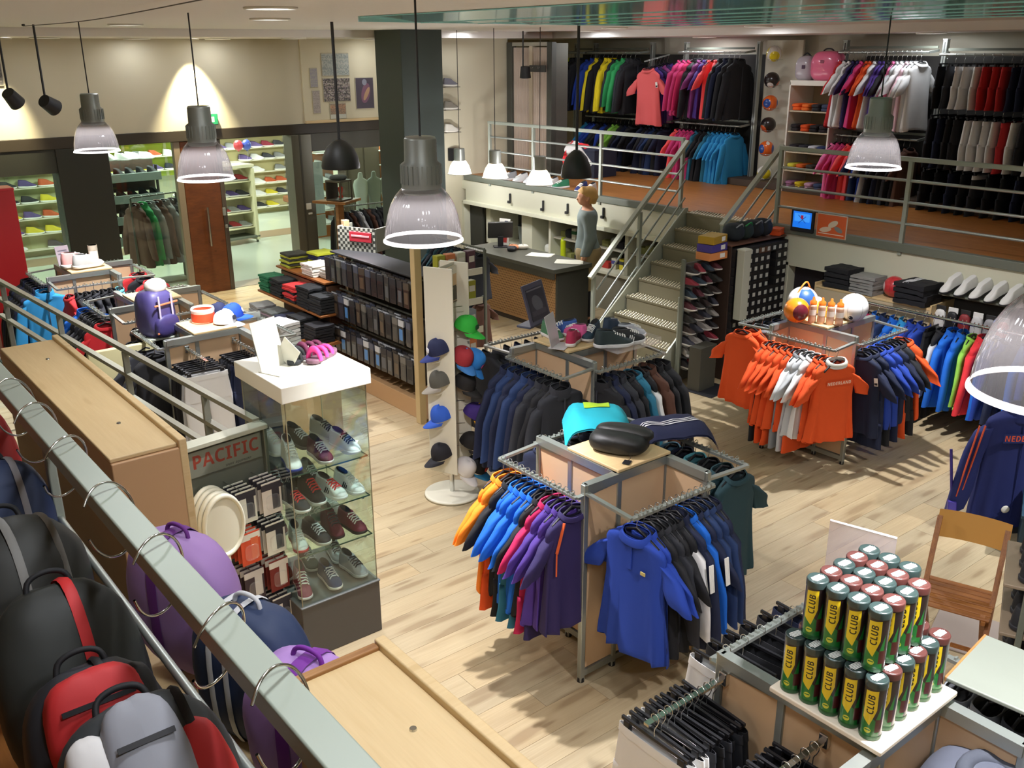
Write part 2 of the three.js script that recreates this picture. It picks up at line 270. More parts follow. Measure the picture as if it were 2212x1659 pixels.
// ================= racks, hangers, garments =================
const PIN = [ // pinwheel of four panels in plan: [x0, z0, x1, z1]
  [-0.2, -0.5, -0.2, 0.2], [-0.46, 0.2, 0.2, 0.2], [0.2, -0.2, 0.2, 0.52], [-0.2, -0.2, 0.55, -0.2]];
const ARMS = { left: [[-0.52, -0.5], [-0.52, 0.2]], front: [[-0.46, 0.57], [0.2, 0.57]], right: [[0.57, -0.2], [0.57, 0.52]], back: [[-0.2, -0.55], [0.55, -0.55]] };
function pinwheelRack(label, cx, cz, H, { mirror = 1, arms = ['left', 'front', 'right', 'back'], board = true, panelMat = mPanel } = {}) {
  const t = thing('garment_rack', label, 'clothes rack', [cx, 0, cz], 0, 'four way garment racks');
  for (const [x0, z0, x1, z1] of PIN) {
    const a = z0 * mirror, b = z1 * mirror, w = Math.abs(x1 - x0), alongX = w > 0.01;
    const f = g_(); const c = 0.02;
    f.bar([x0, H - 0.025, a], [x1, H - 0.025, b], 0.05, 0.05); f.bar([x0, 0.06, a], [x1, 0.06, b], 0.035, 0.04);
    for (const [x, z] of [[x0, a], [x1, b]]) f.rbox(0.036, H, 0.036, [x, H / 2, z]);
    const p = part('panel_frame', f.get(), mAlu, t);
    part('infill_panel', alongX ? g_().span(x0 + c, x1 - c, 0.09, H - 0.05, a - 0.008, a + 0.008).get() : g_().span(x0 - 0.008, x0 + 0.008, 0.09, H - 0.05, Math.min(a, b) + c, Math.max(a, b) - c).get(), panelMat, p);
    part('foot', g_().cyl(0.02, 0.022, 0.03, [x0, 0.015, a]).cyl(0.02, 0.022, 0.03, [x1, 0.015, b]).get(), mBlack, p);
  }
  for (const k of arms) {
    const [[x0, za], [x1, zb]] = ARMS[k], a = za * mirror, b = zb * mirror, y = H - 0.07; const ix = k === 'left' ? 0.32 : k === 'right' ? -0.37 : 0, iz = (k === 'front' ? -0.37 : k === 'back' ? 0.35 : 0) * mirror;
    const f = g_().bar([x0, y, a], [x1, y, b], 0.03, 0.016).bar([x0 + ix, y + 0.02, a + iz], [x0, y, a], 0.028, 0.016).bar([x1 + ix, y + 0.02, b + iz], [x1, y, b], 0.028, 0.016);
    const ar = part('hang_arm', f.get(), mAlu, t);
    const n = g_(), N = 18; for (let i = 1; i < N; i++) n.box(0.009, 0.012, 0.02, [x0 + (x1 - x0) * i / N, y + 0.014, a + (b - a) * i / N], [0, Math.abs(x1 - x0) > 0.01 ? 0 : Math.PI / 2, 0]); part('notches', n.get(), mAlu, ar).userData.kind = 'stuff';
  }
  if (board) part('top_board', g_().rbox(0.44, 0.02, 0.44, [0, H + 0.012, 0]).uv(1, cx, cz), mBirch, t);
  return t;
}
const HOOK = g_().tube([[-0.02, -0.012, 0], [-0.019, 0.012, 0], [0, 0.022, 0], [0.018, 0.008, 0], [0.012, -0.022, 0], [0, -0.045, 0], [0, -0.085, 0]], 0.0022, 14, 5).get();
const HARM = loft([[-0.16, -0.158], [-0.15, -0.15], [-0.09, -0.118], [0, -0.082], [0.09, -0.118], [0.15, -0.15], [0.16, -0.158]].map(([x, y]) => [[x, y + 0.007, 0.006], [x, y + 0.007, -0.006], [x, y - 0.007, -0.006], [x, y - 0.007, 0.006]]), true, true, true);
const HCLIP = g_().box(0.34, 0.014, 0.012, [0, -0.09, 0]).rbox(0.034, 0.05, 0.022, [-0.14, -0.115, 0]).rbox(0.034, 0.05, 0.022, [0.14, -0.115, 0]).get();
const mHang = M(0x17171b, 0.45);
function hanger(p, turn, where, clip = false, ord = '') {
  const t = thing(clip ? 'clip_hanger' : 'hanger', (clip ? 'black clip hanger' : 'black hanger') + ord + ' on ' + where, 'hanger', p, turn, (clip ? 'clip hangers on ' : 'hangers on ') + where);
  part('hook', HOOK, mChrome, t); part(clip ? 'clip_bar' : 'shoulder_bar', clip ? HCLIP : HARM, mHang, t); return t;
}
// geometry of the garments, cached by kind, variant and detail
const gc = {};
function lerp(a, b, t) { return a + (b - a) * t; }
function garmentGeo(kind, v = 0, lod = 1) {
  const key = kind + v + '_' + lod; if (gc[key]) return gc[key];
  const r = rng(v * 77 + kind.length * 13 + 5), n = lod ? 30 : 16, o = {};
  const K = { tee: [0.2, 0.72], polo: [0.205, 0.74], top: [0.2, 0.7], jacket: [0.23, 0.72], long: [0.21, 0.8], vest: [0.19, 0.68] }[kind];
  if (K) {
    const [sh, L] = K, jk = kind === 'jacket' || kind === 'long', fat = jk ? 1.35 : 1, y0 = -0.1, ph = r() * 6, ph2 = r() * 6, fl = 0.02 + r() * 0.03;
    const prof = [[0, 0.08, 0.045], [0.02, 0.105, 0.047], [0.045, 0.155, 0.046], [0.07, sh * 0.95, 0.043], [0.1, sh * 1.02, 0.04], [0.16, sh * 1.0, 0.042], [0.22, sh * 0.99, 0.043], [0.32, sh * 0.99, 0.044], [0.44, sh * 1.0 + fl * 0.3, 0.044], [0.56, sh * 1.01 + fl * 0.6, 0.045], [0.66, sh * 1.02 + fl * 0.9, 0.046], [L - 0.03, sh * 1.02 + fl, 0.047], [L, sh * 1.02 + fl, 0.047], [L - 0.006, sh * 1.0 + fl, 0.04]];
    const skew = rr(-0.012, 0.012, r);
    o.body = loft(prof.map(([d, w, h], j) => { const s = d / L, R = ell(skew * s * 3, y0 - d, 0, w, h * fat * (0.55 + 0.45 * (1 - s * 0.2)), n, 0.75, 0.013 * s * s * 2 + 0.003 * s, ph, 5.5 + v); R.forEach((p, i) => { p[1] -= 0.012 * s * Math.sin(i / n * 12.56 + ph2) + (j < 2 ? 0.02 * Math.max(0, p[2] / 0.05) : 0); }); return R; }));
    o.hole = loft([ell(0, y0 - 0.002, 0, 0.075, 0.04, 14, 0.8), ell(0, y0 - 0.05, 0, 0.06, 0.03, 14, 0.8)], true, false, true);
    const sl = kind === 'vest' ? 0 : jk ? 0.58 : kind === 'top' ? 0.52 : 0.24;
    if (sl) { const ang = jk || kind === 'top' ? 0.16 : 0.42; for (const s of [-1, 1]) { const rows = 8, R = []; for (let j = 0; j <= rows; j++) { const t = j / rows, d = sl * t, w = lerp(0.085, jk ? 0.055 : kind === 'top' ? 0.045 : 0.085, t), a = ang * (0.4 + 0.6 * Math.min(1, t * 2)); const cx = s * (sh * 0.86 + 0.05 * Math.min(1, t * 3) + Math.sin(a) * d), cy = y0 - 0.115 - Math.cos(a) * d; R.push(ell(cx, cy, 0.01 * Math.sin(t * 5 + ph), w * (1 - 0.1 * Math.sin(t * 9 + ph)), 0.03 * fat * (1 - 0.25 * t), lod ? 16 : 10, 0.8, 0.004 * t, ph + s, 9).map(p => [p[0], p[1] + s * (p[0] - cx) * (0.55 - 0.3 * t) * -1, p[2]])); } o[s < 0 ? 'sl' : 'sr'] = loft(R, true, true); } }
    const ck = kind === 'polo' ? 0.035 : jk ? 0.05 : 0.012;
    o.collar = loft([ell(0, y0 + (jk ? 0.03 : 0.008), 0.002, 0.08, 0.05, 18, 0.85), ell(0, y0 + (jk ? 0.035 : 0.012), 0.004, 0.088, 0.058, 18, 0.85), ell(0, y0 - ck * 0.6, 0.006, 0.105, 0.062, 18, 0.85), ell(0, y0 - ck, 0.006, 0.1, 0.054, 18, 0.85)].map(R => R.map(p => [p[0], p[1] - 0.03 * Math.max(0, p[2] / 0.05), p[2]])));
    if (jk) o.zip = g_().box(0.008, L - 0.05, 0.006, [0, y0 - L / 2 - 0.04, 0.05 * fat * 0.95 + 0.006]).get();
    if (kind === 'polo') o.zip = g_().box(0.03, 0.16, 0.008, [0, y0 - 0.13, 0.05]).get();
  } else { // shorts, trousers, skirt: hung by the waistband from clips
    const L = kind === 'shorts' ? 0.44 : kind === 'skirt' ? 0.36 : 0.98, y0 = -0.125, ph = r() * 6, wv = 0.18;
    const rows = [0, 0.03, 0.12, 0.22]; o.body = loft(rows.map(d => ell(0, y0 - d, 0, wv + d * 0.12, 0.03 + d * 0.05, n, 0.8, 0.004 + d * 0.02, ph, 6)));
    o.hole = null;
    for (const s of [-1, 1]) { const R = []; for (let j = 0; j <= 7; j++) { const t = j / 7, d = 0.2 + (L - 0.2) * t; R.push(ell(s * (0.1 + 0.012 * t), y0 - d, 0.008 * Math.sin(t * 4 + ph), kind === 'shorts' || kind === 'skirt' ? 0.11 + 0.02 * t : lerp(0.105, 0.085, t), 0.032 - 0.004 * t, lod ? 18 : 10, 0.8, 0.007 * t, ph + s * 2, 8)); } o[s < 0 ? 'sl' : 'sr'] = loft(R, true, true, false); }
    o.collar = loft([ell(0, y0 + 0.006, 0, wv, 0.03, n, 0.8), ell(0, y0 + 0.006, 0, wv + 0.004, 0.034, n, 0.8), ell(0, y0 - 0.035, 0, wv + 0.008, 0.036, n, 0.8, 0.003, ph, 6)]);
  }
  return gc[key] = o;
}
const KN = { tee: ['t_shirt', 't-shirt', 't-shirt'], polo: ['polo_shirt', 'polo shirt', 'shirt'], top: ['long_sleeve_top', 'long-sleeve top', 'top'], jacket: ['jacket', 'jacket', 'jacket'], long: ['long_jacket', 'long jacket', 'jacket'], vest: ['sleeveless_top', 'sleeveless top', 'top'], shorts: ['shorts', 'shorts', 'shorts'], trousers: ['trousers', 'trousers', 'trousers'], skirt: ['skirt', 'skirt', 'skirt'] };
const CO = { orange: ['orange', 0xe8551c], bright_orange: ['bright orange', 0xff8a1c], blue: ['bright blue', 0x0f63c8], royal: ['royal blue', 0x1d3fa0], pink: ['raspberry pink', 0xc41f58], magenta: ['magenta pink', 0xd03a78], coral: ['coral pink', 0xff5a5c], salmon: ['salmon', 0xe66464], purple: ['purple', 0x4a2f86], deep_purple: ['deep purple', 0x2e2356], plum: ['plum', 0x8a3a78], black: ['black', 0x18191d], charcoal: ['charcoal', 0x2b2d33], navy: ['navy', 0x17203c], dark_blue: ['dark blue', 0x203660], teal: ['teal', 0x2b7490], dark_teal: ['dark teal', 0x27454c], sky: ['sky blue', 0x3b9fd0], pale_blue: ['pale blue', 0x86b8d8], white: ['white', 0xe4e4e2], grey: ['grey', 0x8d8f92], light_grey: ['light grey', 0xc4c6c8], red: ['red', 0xc0282c], bright_red: ['bright red', 0xe03038], green: ['green', 0x2f9e58], lime: ['lime yellow', 0xc6d832], yellow: ['yellow', 0xf0d81e], light_green: ['light green', 0x8cc84a], light_pink: ['light pink', 0xf07ab0], pale_pink: ['pale pink', 0xf0cad6], azure: ['azure blue', 0x2c92cc], brown: ['brown', 0x5a3a2c], aqua: ['aqua', 0x6cc0cc] };
const mTag = M(0xf4f2ea, 0.7), mInside = M(0x101014, 0.95);
const TAGG = g_().box(0.035, 0.07, 0.003).get(), TAGB = g_().box(0.03, 0.02, 0.0036, [0, -0.018, 0]).get();
function stripes3(side, y, len) { const a = g_(); for (let i = -1; i <= 1; i++) a.box(0.005, len, 0.014, [0, y, i * 0.018]); return a.get(); }
const STR = stripes3(1, 0, 0.16);
function garment(kind, color, p, turn, label, group, { v = 0, lod = 1, sleeve, trim, tagged, face, stripe, tilt = 0, thin = 1, sc = 1 } = {}) {
  const o = garmentGeo(kind, v, lod), t = thing(KN[kind][0], label, KN[kind][2], p, turn, group); t.rotation.z = tilt; t.scale.set(sc, sc, sc * thin);
  const m = cloth(CO[color][1]), ms = sleeve ? cloth(CO[sleeve][1]) : m, pants = ['shorts', 'trousers', 'skirt'].includes(kind);
  part(pants ? 'seat_panel' : 'body', o.body, m, t);
  if (o.sl) { part(pants ? 'leg' : 'sleeve', o.sl, ms, t); part(pants ? 'leg' : 'sleeve', o.sr, ms, t); }
  const c = part(pants ? 'waistband' : 'collar', o.collar, trim ? cloth(CO[trim][1]) : m, t);
  if (o.hole) part('dark_opening', o.hole, cloth(new THREE.Color(CO[color][1]).multiplyScalar(0.3).getHex()), c);  // neck opening in a darkened garment colour, standing in for inner shade
  if (o.zip) part(kind === 'polo' ? 'placket' : 'zip', o.zip, kind === 'polo' ? m : M(0x3a3c44, 0.5), t);
  if (stripe) for (const s of [-1, 1]) { const st = part('sleeve_stripes', STR, mTag, t); st.position.set(s * (kind === 'tee' ? 0.31 : 0.325), -0.34, 0.002); st.rotation.z = s * (kind === 'tee' ? 0.3 : 0.14); }
  if (tagged) { const g = part('price_tag', TAGG, mTag, t); g.position.set(0.2, -0.3 - 0.08 * v, 0.055); g.rotation.z = 0.2; part('price_print', TAGB, M(0x2a2a30, 0.7), g); }
  return t;
}
// garments along a rail from a to b; items 'kind:color' with options; the front of each faces b
function hangRow(a, b, items, where, { lod = 1, flip = 0, jitter = 0.07, hang = true, from = 'left', sc = 1, ends = 0.04 } = {}) {
  const d = [b[0] - a[0], b[1] - a[1], b[2] - a[2]], th = Math.atan2(d[0], d[2]) + (flip ? Math.PI : 0), N = items.length, r = rng(Math.round(a[0] * 131 + a[2] * 37 + N)), G_ = 'garments on ' + where;
  const tot = Math.hypot(...d);
  return items.map((it, i) => {
    const [kind, color, ...opt] = it.split(':'), f = ends / tot + (N > 1 ? i / (N - 1) : 0.5) * (1 - 2 * ends / tot), p = [a[0] + d[0] * f, a[1] + d[1] * f, a[2] + d[2] * f], turn = th + rr(-jitter, jitter, r) + (opt.includes('turn') ? 0.35 : 0);
    const x = { v: Math.floor(r() * 3), lod, sc, tilt: rr(-0.02, 0.02, r), thin: i === N - 1 ? 0.9 : Math.max(0.35, Math.min(0.9, tot / N / (kind === 'jacket' || kind === 'long' ? 0.115 : 0.085))) }; for (const q of opt) { const [k, w] = q.split('='); x[k] = w || true; }
    const pants = ['shorts', 'trousers', 'skirt'].includes(kind), opn = items.length === 1 ? '' : i === N - 1 ? ', last' : ', ' + ORD[i];
    const note = x.stripe ? ' with white stripes' : x.sleeve ? ' with ' + CO[x.sleeve][0] + ' sleeves' : x.trim ? ' with ' + CO[x.trim][0] + ' collar' : '';
    if (hang) hanger(p, turn, where, pants, N > 1 ? ', ' + ORD[i] + ' from ' + from : '').scale.setScalar(sc);
    return garment(kind, color, p, turn, (CO[color][0] + ' ' + KN[kind][1] + note + (opn ? opn + ' from ' + from + ' on ' : ' on ') + where), G_, x);
  });
}
// ---- front rack
{
  const cx = 3.77, cz = -3.71, H = 1.31, y = H - 0.055;
  pinwheelRack('grey metal garment rack with a black folded garment on its board, in front', cx, cz, H);
  hangRow([cx - 0.52, y, cz - 0.5], [cx - 0.52, y, cz + 0.2], ['tee:bright_orange', 'tee:bright_orange', 'tee:black', 'tee:blue', 'tee:blue', 'tee:blue', 'tee:blue', 'tee:black', 'tee:pink', 'tee:purple', 'tee:purple', 'tee:deep_purple:tagged'], 'the left arm of the front rack', { from: 'back' }).slice(-1).forEach(g => { for (const s of [-1, 1]) { part('orange_piping', g_().bar([s * 0.1, -0.135, 0.043], [s * 0.165, -0.3, 0.05], 0.016, 0.008).bar([s * 0.165, -0.3, 0.05], [s * 0.17, -0.44, 0.052], 0.014, 0.008).get(), M(0xe0602c, 0.8), g); } });
  hangRow([cx - 0.53, y - 0.36, cz - 0.42], [cx - 0.53, y - 0.36, cz + 0.06], ['shorts:orange', 'shorts:black', 'shorts:teal', 'shorts:teal', 'shorts:pink', 'shorts:deep_purple'], 'the lower left side of the front rack', { from: 'back', hang: true });
  hangRow([cx - 0.46, y, cz + 0.57], [cx + 0.2, y, cz + 0.57], ['polo:royal', 'polo:royal', 'tee:black', 'top:charcoal', 'tee:black', 'top:black:sleeve=white:stripe', 'jacket:navy', 'top:blue:stripe', 'tee:navy', 'top:dark_blue', 'top:dark_blue', 'top:navy'], 'the front arm of the front rack', { flip: 1 }).slice(0, 1).forEach(g => { g.scale.z = 0.95; part('chest_emblem', g_().rbox(0.035, 0.022, 0.006, [0.1, -0.3, 0.052]).get(), M(0xc8b870, 0.7), g); part('sleeve_emblem', g_().rbox(0.02, 0.025, 0.01, [0.33, -0.42, 0.02]).get(), M(0xc8c090, 0.7), g); });
  hangRow([cx + 0.57, y, cz - 0.14], [cx + 0.57, y, cz + 0.48], ['tee:pale_blue', 'tee:navy', 'tee:aqua', 'tee:black', 'tee:dark_teal', 'tee:dark_teal'], 'the right arm of the front rack', { from: 'back' });
  hangRow([cx + 0.56, y - 0.4, cz - 0.1], [cx + 0.56, y - 0.4, cz + 0.4], ['trousers:navy', 'shorts:dark_blue', 'shorts:dark_blue', 'shorts:royal'], 'the lower right side of the front rack', { from: 'back' });
  hangRow([cx - 0.15, y, cz - 0.55], [cx + 0.5, y, cz - 0.55], ['top:navy', 'jacket:black', 'top:charcoal', 'jacket:navy', 'tee:black'], 'the back arm of the front rack');
}
// ---- second rack, jackets
{
  const cx = 5.06, cz = -5.58, H = 1.31, y = H - 0.055;
  pinwheelRack('grey metal garment rack with trainers and a tilted card on top, mid floor', cx, cz, H, { mirror: -1 });
  hangRow([cx - 0.52, y, cz - 0.2], [cx - 0.52, y, cz + 0.5], ['long:navy', 'long:dark_blue', 'long:navy', 'long:dark_blue', 'long:navy', 'long:charcoal', 'long:black', 'long:charcoal:tagged'], 'the left arm of the mid floor rack', { from: 'back' });
  hangRow([cx - 0.2, y, cz + 0.55], [cx + 0.55, y, cz + 0.55], ['jacket:black', 'jacket:navy:tagged', 'jacket:charcoal', 'top:black', 'top:teal', 'top:black:sleeve=white', 'jacket:brown', 'long:black', 'long:black'], 'the front arm of the mid floor rack', { flip: 1 });
  hangRow([cx - 0.46, y, cz - 0.55], [cx + 0.2, y, cz - 0.55], ['jacket:black', 'jacket:charcoal', 'jacket:black', 'jacket:navy', 'jacket:black', 'jacket:charcoal'], 'the back arm of the mid floor rack');
}
// ---- orange football rack
{
  const cx = 7.52, cz = -4.85, H = 1.22, y = H - 0.055;
  pinwheelRack('grey metal garment rack with footballs and drink bottles on top', cx, cz, H, { mirror: -1, arms: ['left', 'front', 'back'] });
  hangRow([cx - 0.54, y, cz - 0.2], [cx - 0.54, y, cz + 0.5], ['tee:orange', 'tee:orange', 'tee:orange', 'tee:orange', 'tee:orange', 'tee:white:trim=grey', 'tee:light_grey:trim=white', 'tee:white', 'tee:orange', 'tee:orange'], 'the left arm of the football rack', { from: 'back' });
  const sh = hangRow([cx - 0.54, y, cz + 0.52], [cx - 0.54, y, cz + 0.56], ['tee:orange:trim=white'], 'the near end of the football rack', { jitter: 0 })[0]; sh.rotation.y = -0.35;
  const tx = canvasTex(512, 96, (c, w, h) => { c.fillStyle = '#e8551c'; c.fillRect(0, 0, w, h); c.fillStyle = '#f6d9c6'; c.font = 'bold 84px sans-serif'; c.textAlign = 'center'; c.textBaseline = 'middle'; c.fillText('NEDERLAND', w / 2, h / 2, w - 16); });
  part('chest_lettering', g_().add(new THREE.PlaneGeometry(0.25, 0.045)).get(), new THREE.MeshPhysicalMaterial({ map: tx, roughness: 0.8 }), sh).position.set(0.02, -0.28, 0.05);
  part('hem_band', garmentGeo('tee', 0).collar, mWhite, sh).position.set(0, 0.02, 0.001);
  hangRow([cx - 0.54, y - 0.42, cz - 0.18], [cx - 0.54, y - 0.42, cz + 0.3], ['shorts:black', 'shorts:orange', 'shorts:orange', 'shorts:grey', 'shorts:light_grey', 'shorts:orange'], 'the lower left side of the football rack', { from: 'back' });
  hangRow([cx - 0.2, y, cz + 0.55], [cx + 0.55, y, cz + 0.55], ['tee:navy:tagged', 'tee:navy', 'tee:royal', 'tee:royal', 'tee:navy', 'tee:black', 'tee:orange'], 'the front arm of the football rack', { flip: 1 });
  hangRow([cx - 0.1, y - 0.4, cz + 0.55], [cx + 0.5, y - 0.4, cz + 0.55], ['shorts:navy', 'shorts:black', 'shorts:navy', 'shorts:orange', 'shorts:black'], 'the lower front side of the football rack', { flip: 1 });
  hangRow([cx - 0.46, y, cz - 0.55], [cx + 0.2, y, cz - 0.55], ['tee:orange', 'tee:orange', 'tee:grey', 'tee:navy', 'tee:navy'], 'the back arm of the football rack', { flip: 1 });
}
// ---- rack with the bottle cans, bottom right
{
  const cx = 2.89, cz = -1.52, H = 1.3, y = H - 0.055;
  pinwheelRack('grey metal garment rack carrying the pyramid of green and yellow cans', cx, cz, H, { arms: ['right', 'back'], board: false });
  const a = thing('straight_hang_arm', 'straight chrome arm with black and white shorts, left of the cans', 'rack arm', [cx - 0.21, 1.2, cz - 0.47], 0, 'straight chrome arms'); const ag = g_().box(0.46, 0.012, 0.025, [-0.23, 0, 0]).rbox(0.03, 0.06, 0.04, [-0.008, 0, 0]).get(); part('bar', ag, mChrome, a);
  dup(a, [cx - 0.21, 1.2, cz - 0.0], 0, 'straight chrome arm with only black shorts, nearest the bottom edge');
  hangRow([cx - 0.66, 1.2, cz - 0.47], [cx - 0.24, 1.2, cz - 0.47], ['shorts:white', 'shorts:white', 'shorts:black:trim=white', 'shorts:white', 'shorts:charcoal', 'shorts:black', 'shorts:charcoal', 'shorts:black', 'shorts:charcoal', 'shorts:black'], 'the straight arm left of the cans', { flip: 1, from: 'aisle end' });
  hangRow([cx - 0.6, 1.2, cz], [cx - 0.24, 1.2, cz], ['shorts:black', 'shorts:charcoal', 'shorts:black', 'shorts:black', 'shorts:charcoal', 'shorts:black'], 'the straight arm at the bottom edge', { flip: 1, from: 'aisle end' });
  hangRow([cx - 0.15, y, cz - 0.55], [cx + 0.5, y, cz - 0.55], ['shorts:white', 'shorts:black', 'shorts:black', 'shorts:black', 'shorts:charcoal', 'shorts:navy'], 'the arm behind the cans');
  hangRow([cx + 0.5, y, cz + 0.1], [cx + 0.5, y, cz + 0.42], ['jacket:grey', 'jacket:grey', 'jacket:charcoal'], 'the arm right of the cans', { from: 'back' });
}
// ---- the three racks along the left aisle
{
  const H = 1.3, y = H - 0.055;
  let cx = 2.8, cz = -11.22; pinwheelRack('grey garment rack with pink trainers on its board, farthest on the left', cx, cz, H);
  hangRow([cx - 0.52, y, cz - 0.5], [cx - 0.52, y, cz + 0.25], ['jacket:black', 'jacket:navy', 'jacket:black', 'jacket:black', 'jacket:black', 'jacket:navy', 'jacket:azure'], 'the left arm of the farthest left rack', { from: 'back', lod: 1 });
  hangRow([cx - 0.4, y, cz + 0.57], [cx + 0.2, y, cz + 0.57], ['tee:red', 'tee:black', 'tee:black', 'tee:charcoal', 'tee:black', 'tee:black', 'tee:aqua'], 'the front arm of the farthest left rack', { flip: 1 });
  hangRow([cx + 0.57, y, cz - 0.1], [cx + 0.57, y, cz + 0.45], ['tee:red', 'tee:black', 'tee:red'], 'the right arm of the farthest left rack', { from: 'back' });
  cx = 2.92; cz = -9.42; pinwheelRack('grey garment rack with an empty pale board, between two others on the left', cx, cz, H);
  hangRow([cx - 0.52, y, cz - 0.5], [cx - 0.52, y, cz + 0.2], ['jacket:blue', 'tee:black', 'tee:charcoal', 'tee:black', 'tee:black', 'tee:bright_red'], 'the left arm of the middle left rack', { from: 'back' });
  hangRow([cx - 0.4, y, cz + 0.57], [cx + 0.2, y, cz + 0.57], ['tee:black', 'tee:charcoal', 'tee:grey', 'tee:black'], 'the front arm of the middle left rack', { flip: 1 });
  hangRow([cx - 0.15, y, cz - 0.55], [cx + 0.5, y, cz - 0.55], ['tee:white', 'tee:salmon', 'tee:aqua', 'tee:aqua', 'tee:white', 'tee:orange'], 'the back arm of the middle left rack');
  cx = 2.95; cz = -8.03; pinwheelRack('grey garment rack with caps on its board, above black trousers', cx, cz, H, { arms: ['left', 'right', 'back'] });
  const a1 = thing('straight_hang_arm', 'left straight chrome arm holding black trousers below the caps', 'rack arm', [cx - 0.3, 1.2, cz + 0.22], -Math.PI / 2, 'straight chrome arms'); const ag = g_().box(0.46, 0.012, 0.025, [0.23, 0, 0]).rbox(0.03, 0.06, 0.04, [0.008, 0, 0]).get(); part('bar', ag, mChrome, a1);
  dup(a1, [cx + 0.12, 1.2, cz + 0.22], -Math.PI / 2, 'right straight chrome arm holding black trousers below the caps');
  hangRow([cx - 0.3, 1.2, cz + 0.26], [cx - 0.3, 1.2, cz + 0.66], ['trousers:black', 'trousers:charcoal', 'trousers:black', 'trousers:black', 'trousers:charcoal', 'trousers:light_grey', 'trousers:white'], 'the left straight arm below the caps', { from: 'back' });
  hangRow([cx + 0.12, 1.2, cz + 0.26], [cx + 0.12, 1.2, cz + 0.66], ['trousers:black', 'trousers:charcoal', 'trousers:black', 'trousers:black', 'trousers:charcoal', 'trousers:navy', 'trousers:navy'], 'the right straight arm below the caps', { from: 'back' });
  hangRow([cx - 0.52, y, cz - 0.45], [cx - 0.52, y, cz + 0.1], ['tee:black', 'tee:charcoal', 'tee:black'], 'the left arm of the cap rack', { from: 'back' });
}
// folded garment stacks: each piece a thing of its own
function foldGeo(w, d, h, s) { const g = new THREE.BoxGeometry(w, h, d, 10, 3, 10), a = g.attributes.position; for (let i = 0; i < a.count; i++) { let x = a.getX(i), y = a.getY(i), z = a.getZ(i); const e = Math.max(Math.abs(x) / (w / 2), Math.abs(z) / (d / 2)); y *= 1 - 0.45 * Math.max(0, e - 0.75) * 3 * (x < 0 && Math.abs(x) / (w / 2) > 0.8 ? 0.3 : 1); y += 0.008 * noise(x * 14 + s, z * 14, s) + 0.004 * noise(x * 40 + s, z * 40, s); x *= 1 + 0.04 * noise(z * 9, s, 1); a.setXYZ(i, x, y + h / 2, z); } g.computeVertexNormals(); return g; }
const fgc = {};
function stack(cn, color, n, [x, y, z], where, w = 0.28, d = 0.3, turn = 0, h = 0.035, stripe) {
  for (let i = 0; i < n; i++) { const k = [w, d, h, i % 3].join(); const g = fgc[k] || (fgc[k] = foldGeo(w, d, h, i * 3.1)); const c = Array.isArray(color) ? color[i % color.length] : color, nm = Array.isArray(cn) ? cn[i % cn.length] : cn;
    const t = thing('folded_shirt', nm + ' folded shirt, ' + ORD[i] + ' from the bottom, stack on ' + where, 'folded shirt', [x + rr(-0.008, 0.008), y + i * h * 0.92, z + rr(-0.008, 0.008)], turn + rr(-0.08, 0.08), 'folded shirts on ' + where);
    part('body', g, cloth(c), t); part('collar_fold', g_().add(bagGeo(w * 0.34, h * 0.7, d * 0.3, 2.4, i), [-w * 0.2, h * 0.75, 0]).get(), cloth(c), t); if (stripe && i === n - 1) for (let q = 0; q < stripe[1]; q++) part('stripe', g_().add(foldGeo(0.014, d * 0.9, h, 9), [0.03 + q * 0.024, 0.005, 0]).get(), M(stripe[0], 0.8), t); }
}
// ================= pendant lamps =================
const mBell = new THREE.MeshPhysicalMaterial({ color: 0xb4afae, roughness: 0.1, transmission: 0.982, thickness: 0, ior: 1.45, side: THREE.DoubleSide, clearcoat: 0.6, clearcoatRoughness: 0.1 });
const mBulb = new THREE.MeshStandardMaterial({ color: 0xffffff, emissive: 0xfff4dc, emissiveIntensity: 6 });
function bellGeo(D, Hh) { // prismatic bell with fine vertical ribs
  const R = D / 2, prof = [[0.24, 1], [0.34, 0.985], [0.5, 0.93], [0.66, 0.8], [0.78, 0.64], [0.86, 0.46], [0.92, 0.26], [0.955, 0.06], [0.96, 0.02]], n = 144;
  return loft(prof.map(([x, y]) => { const o = []; for (let i = 0; i < n; i++) { const a = i / n * 2 * Math.PI, q = x * R * (1 + 0.006 * ((i % 3) - 1)); o.push([Math.cos(a) * q, y * Hh, Math.sin(a) * q]); } return o; }));
}
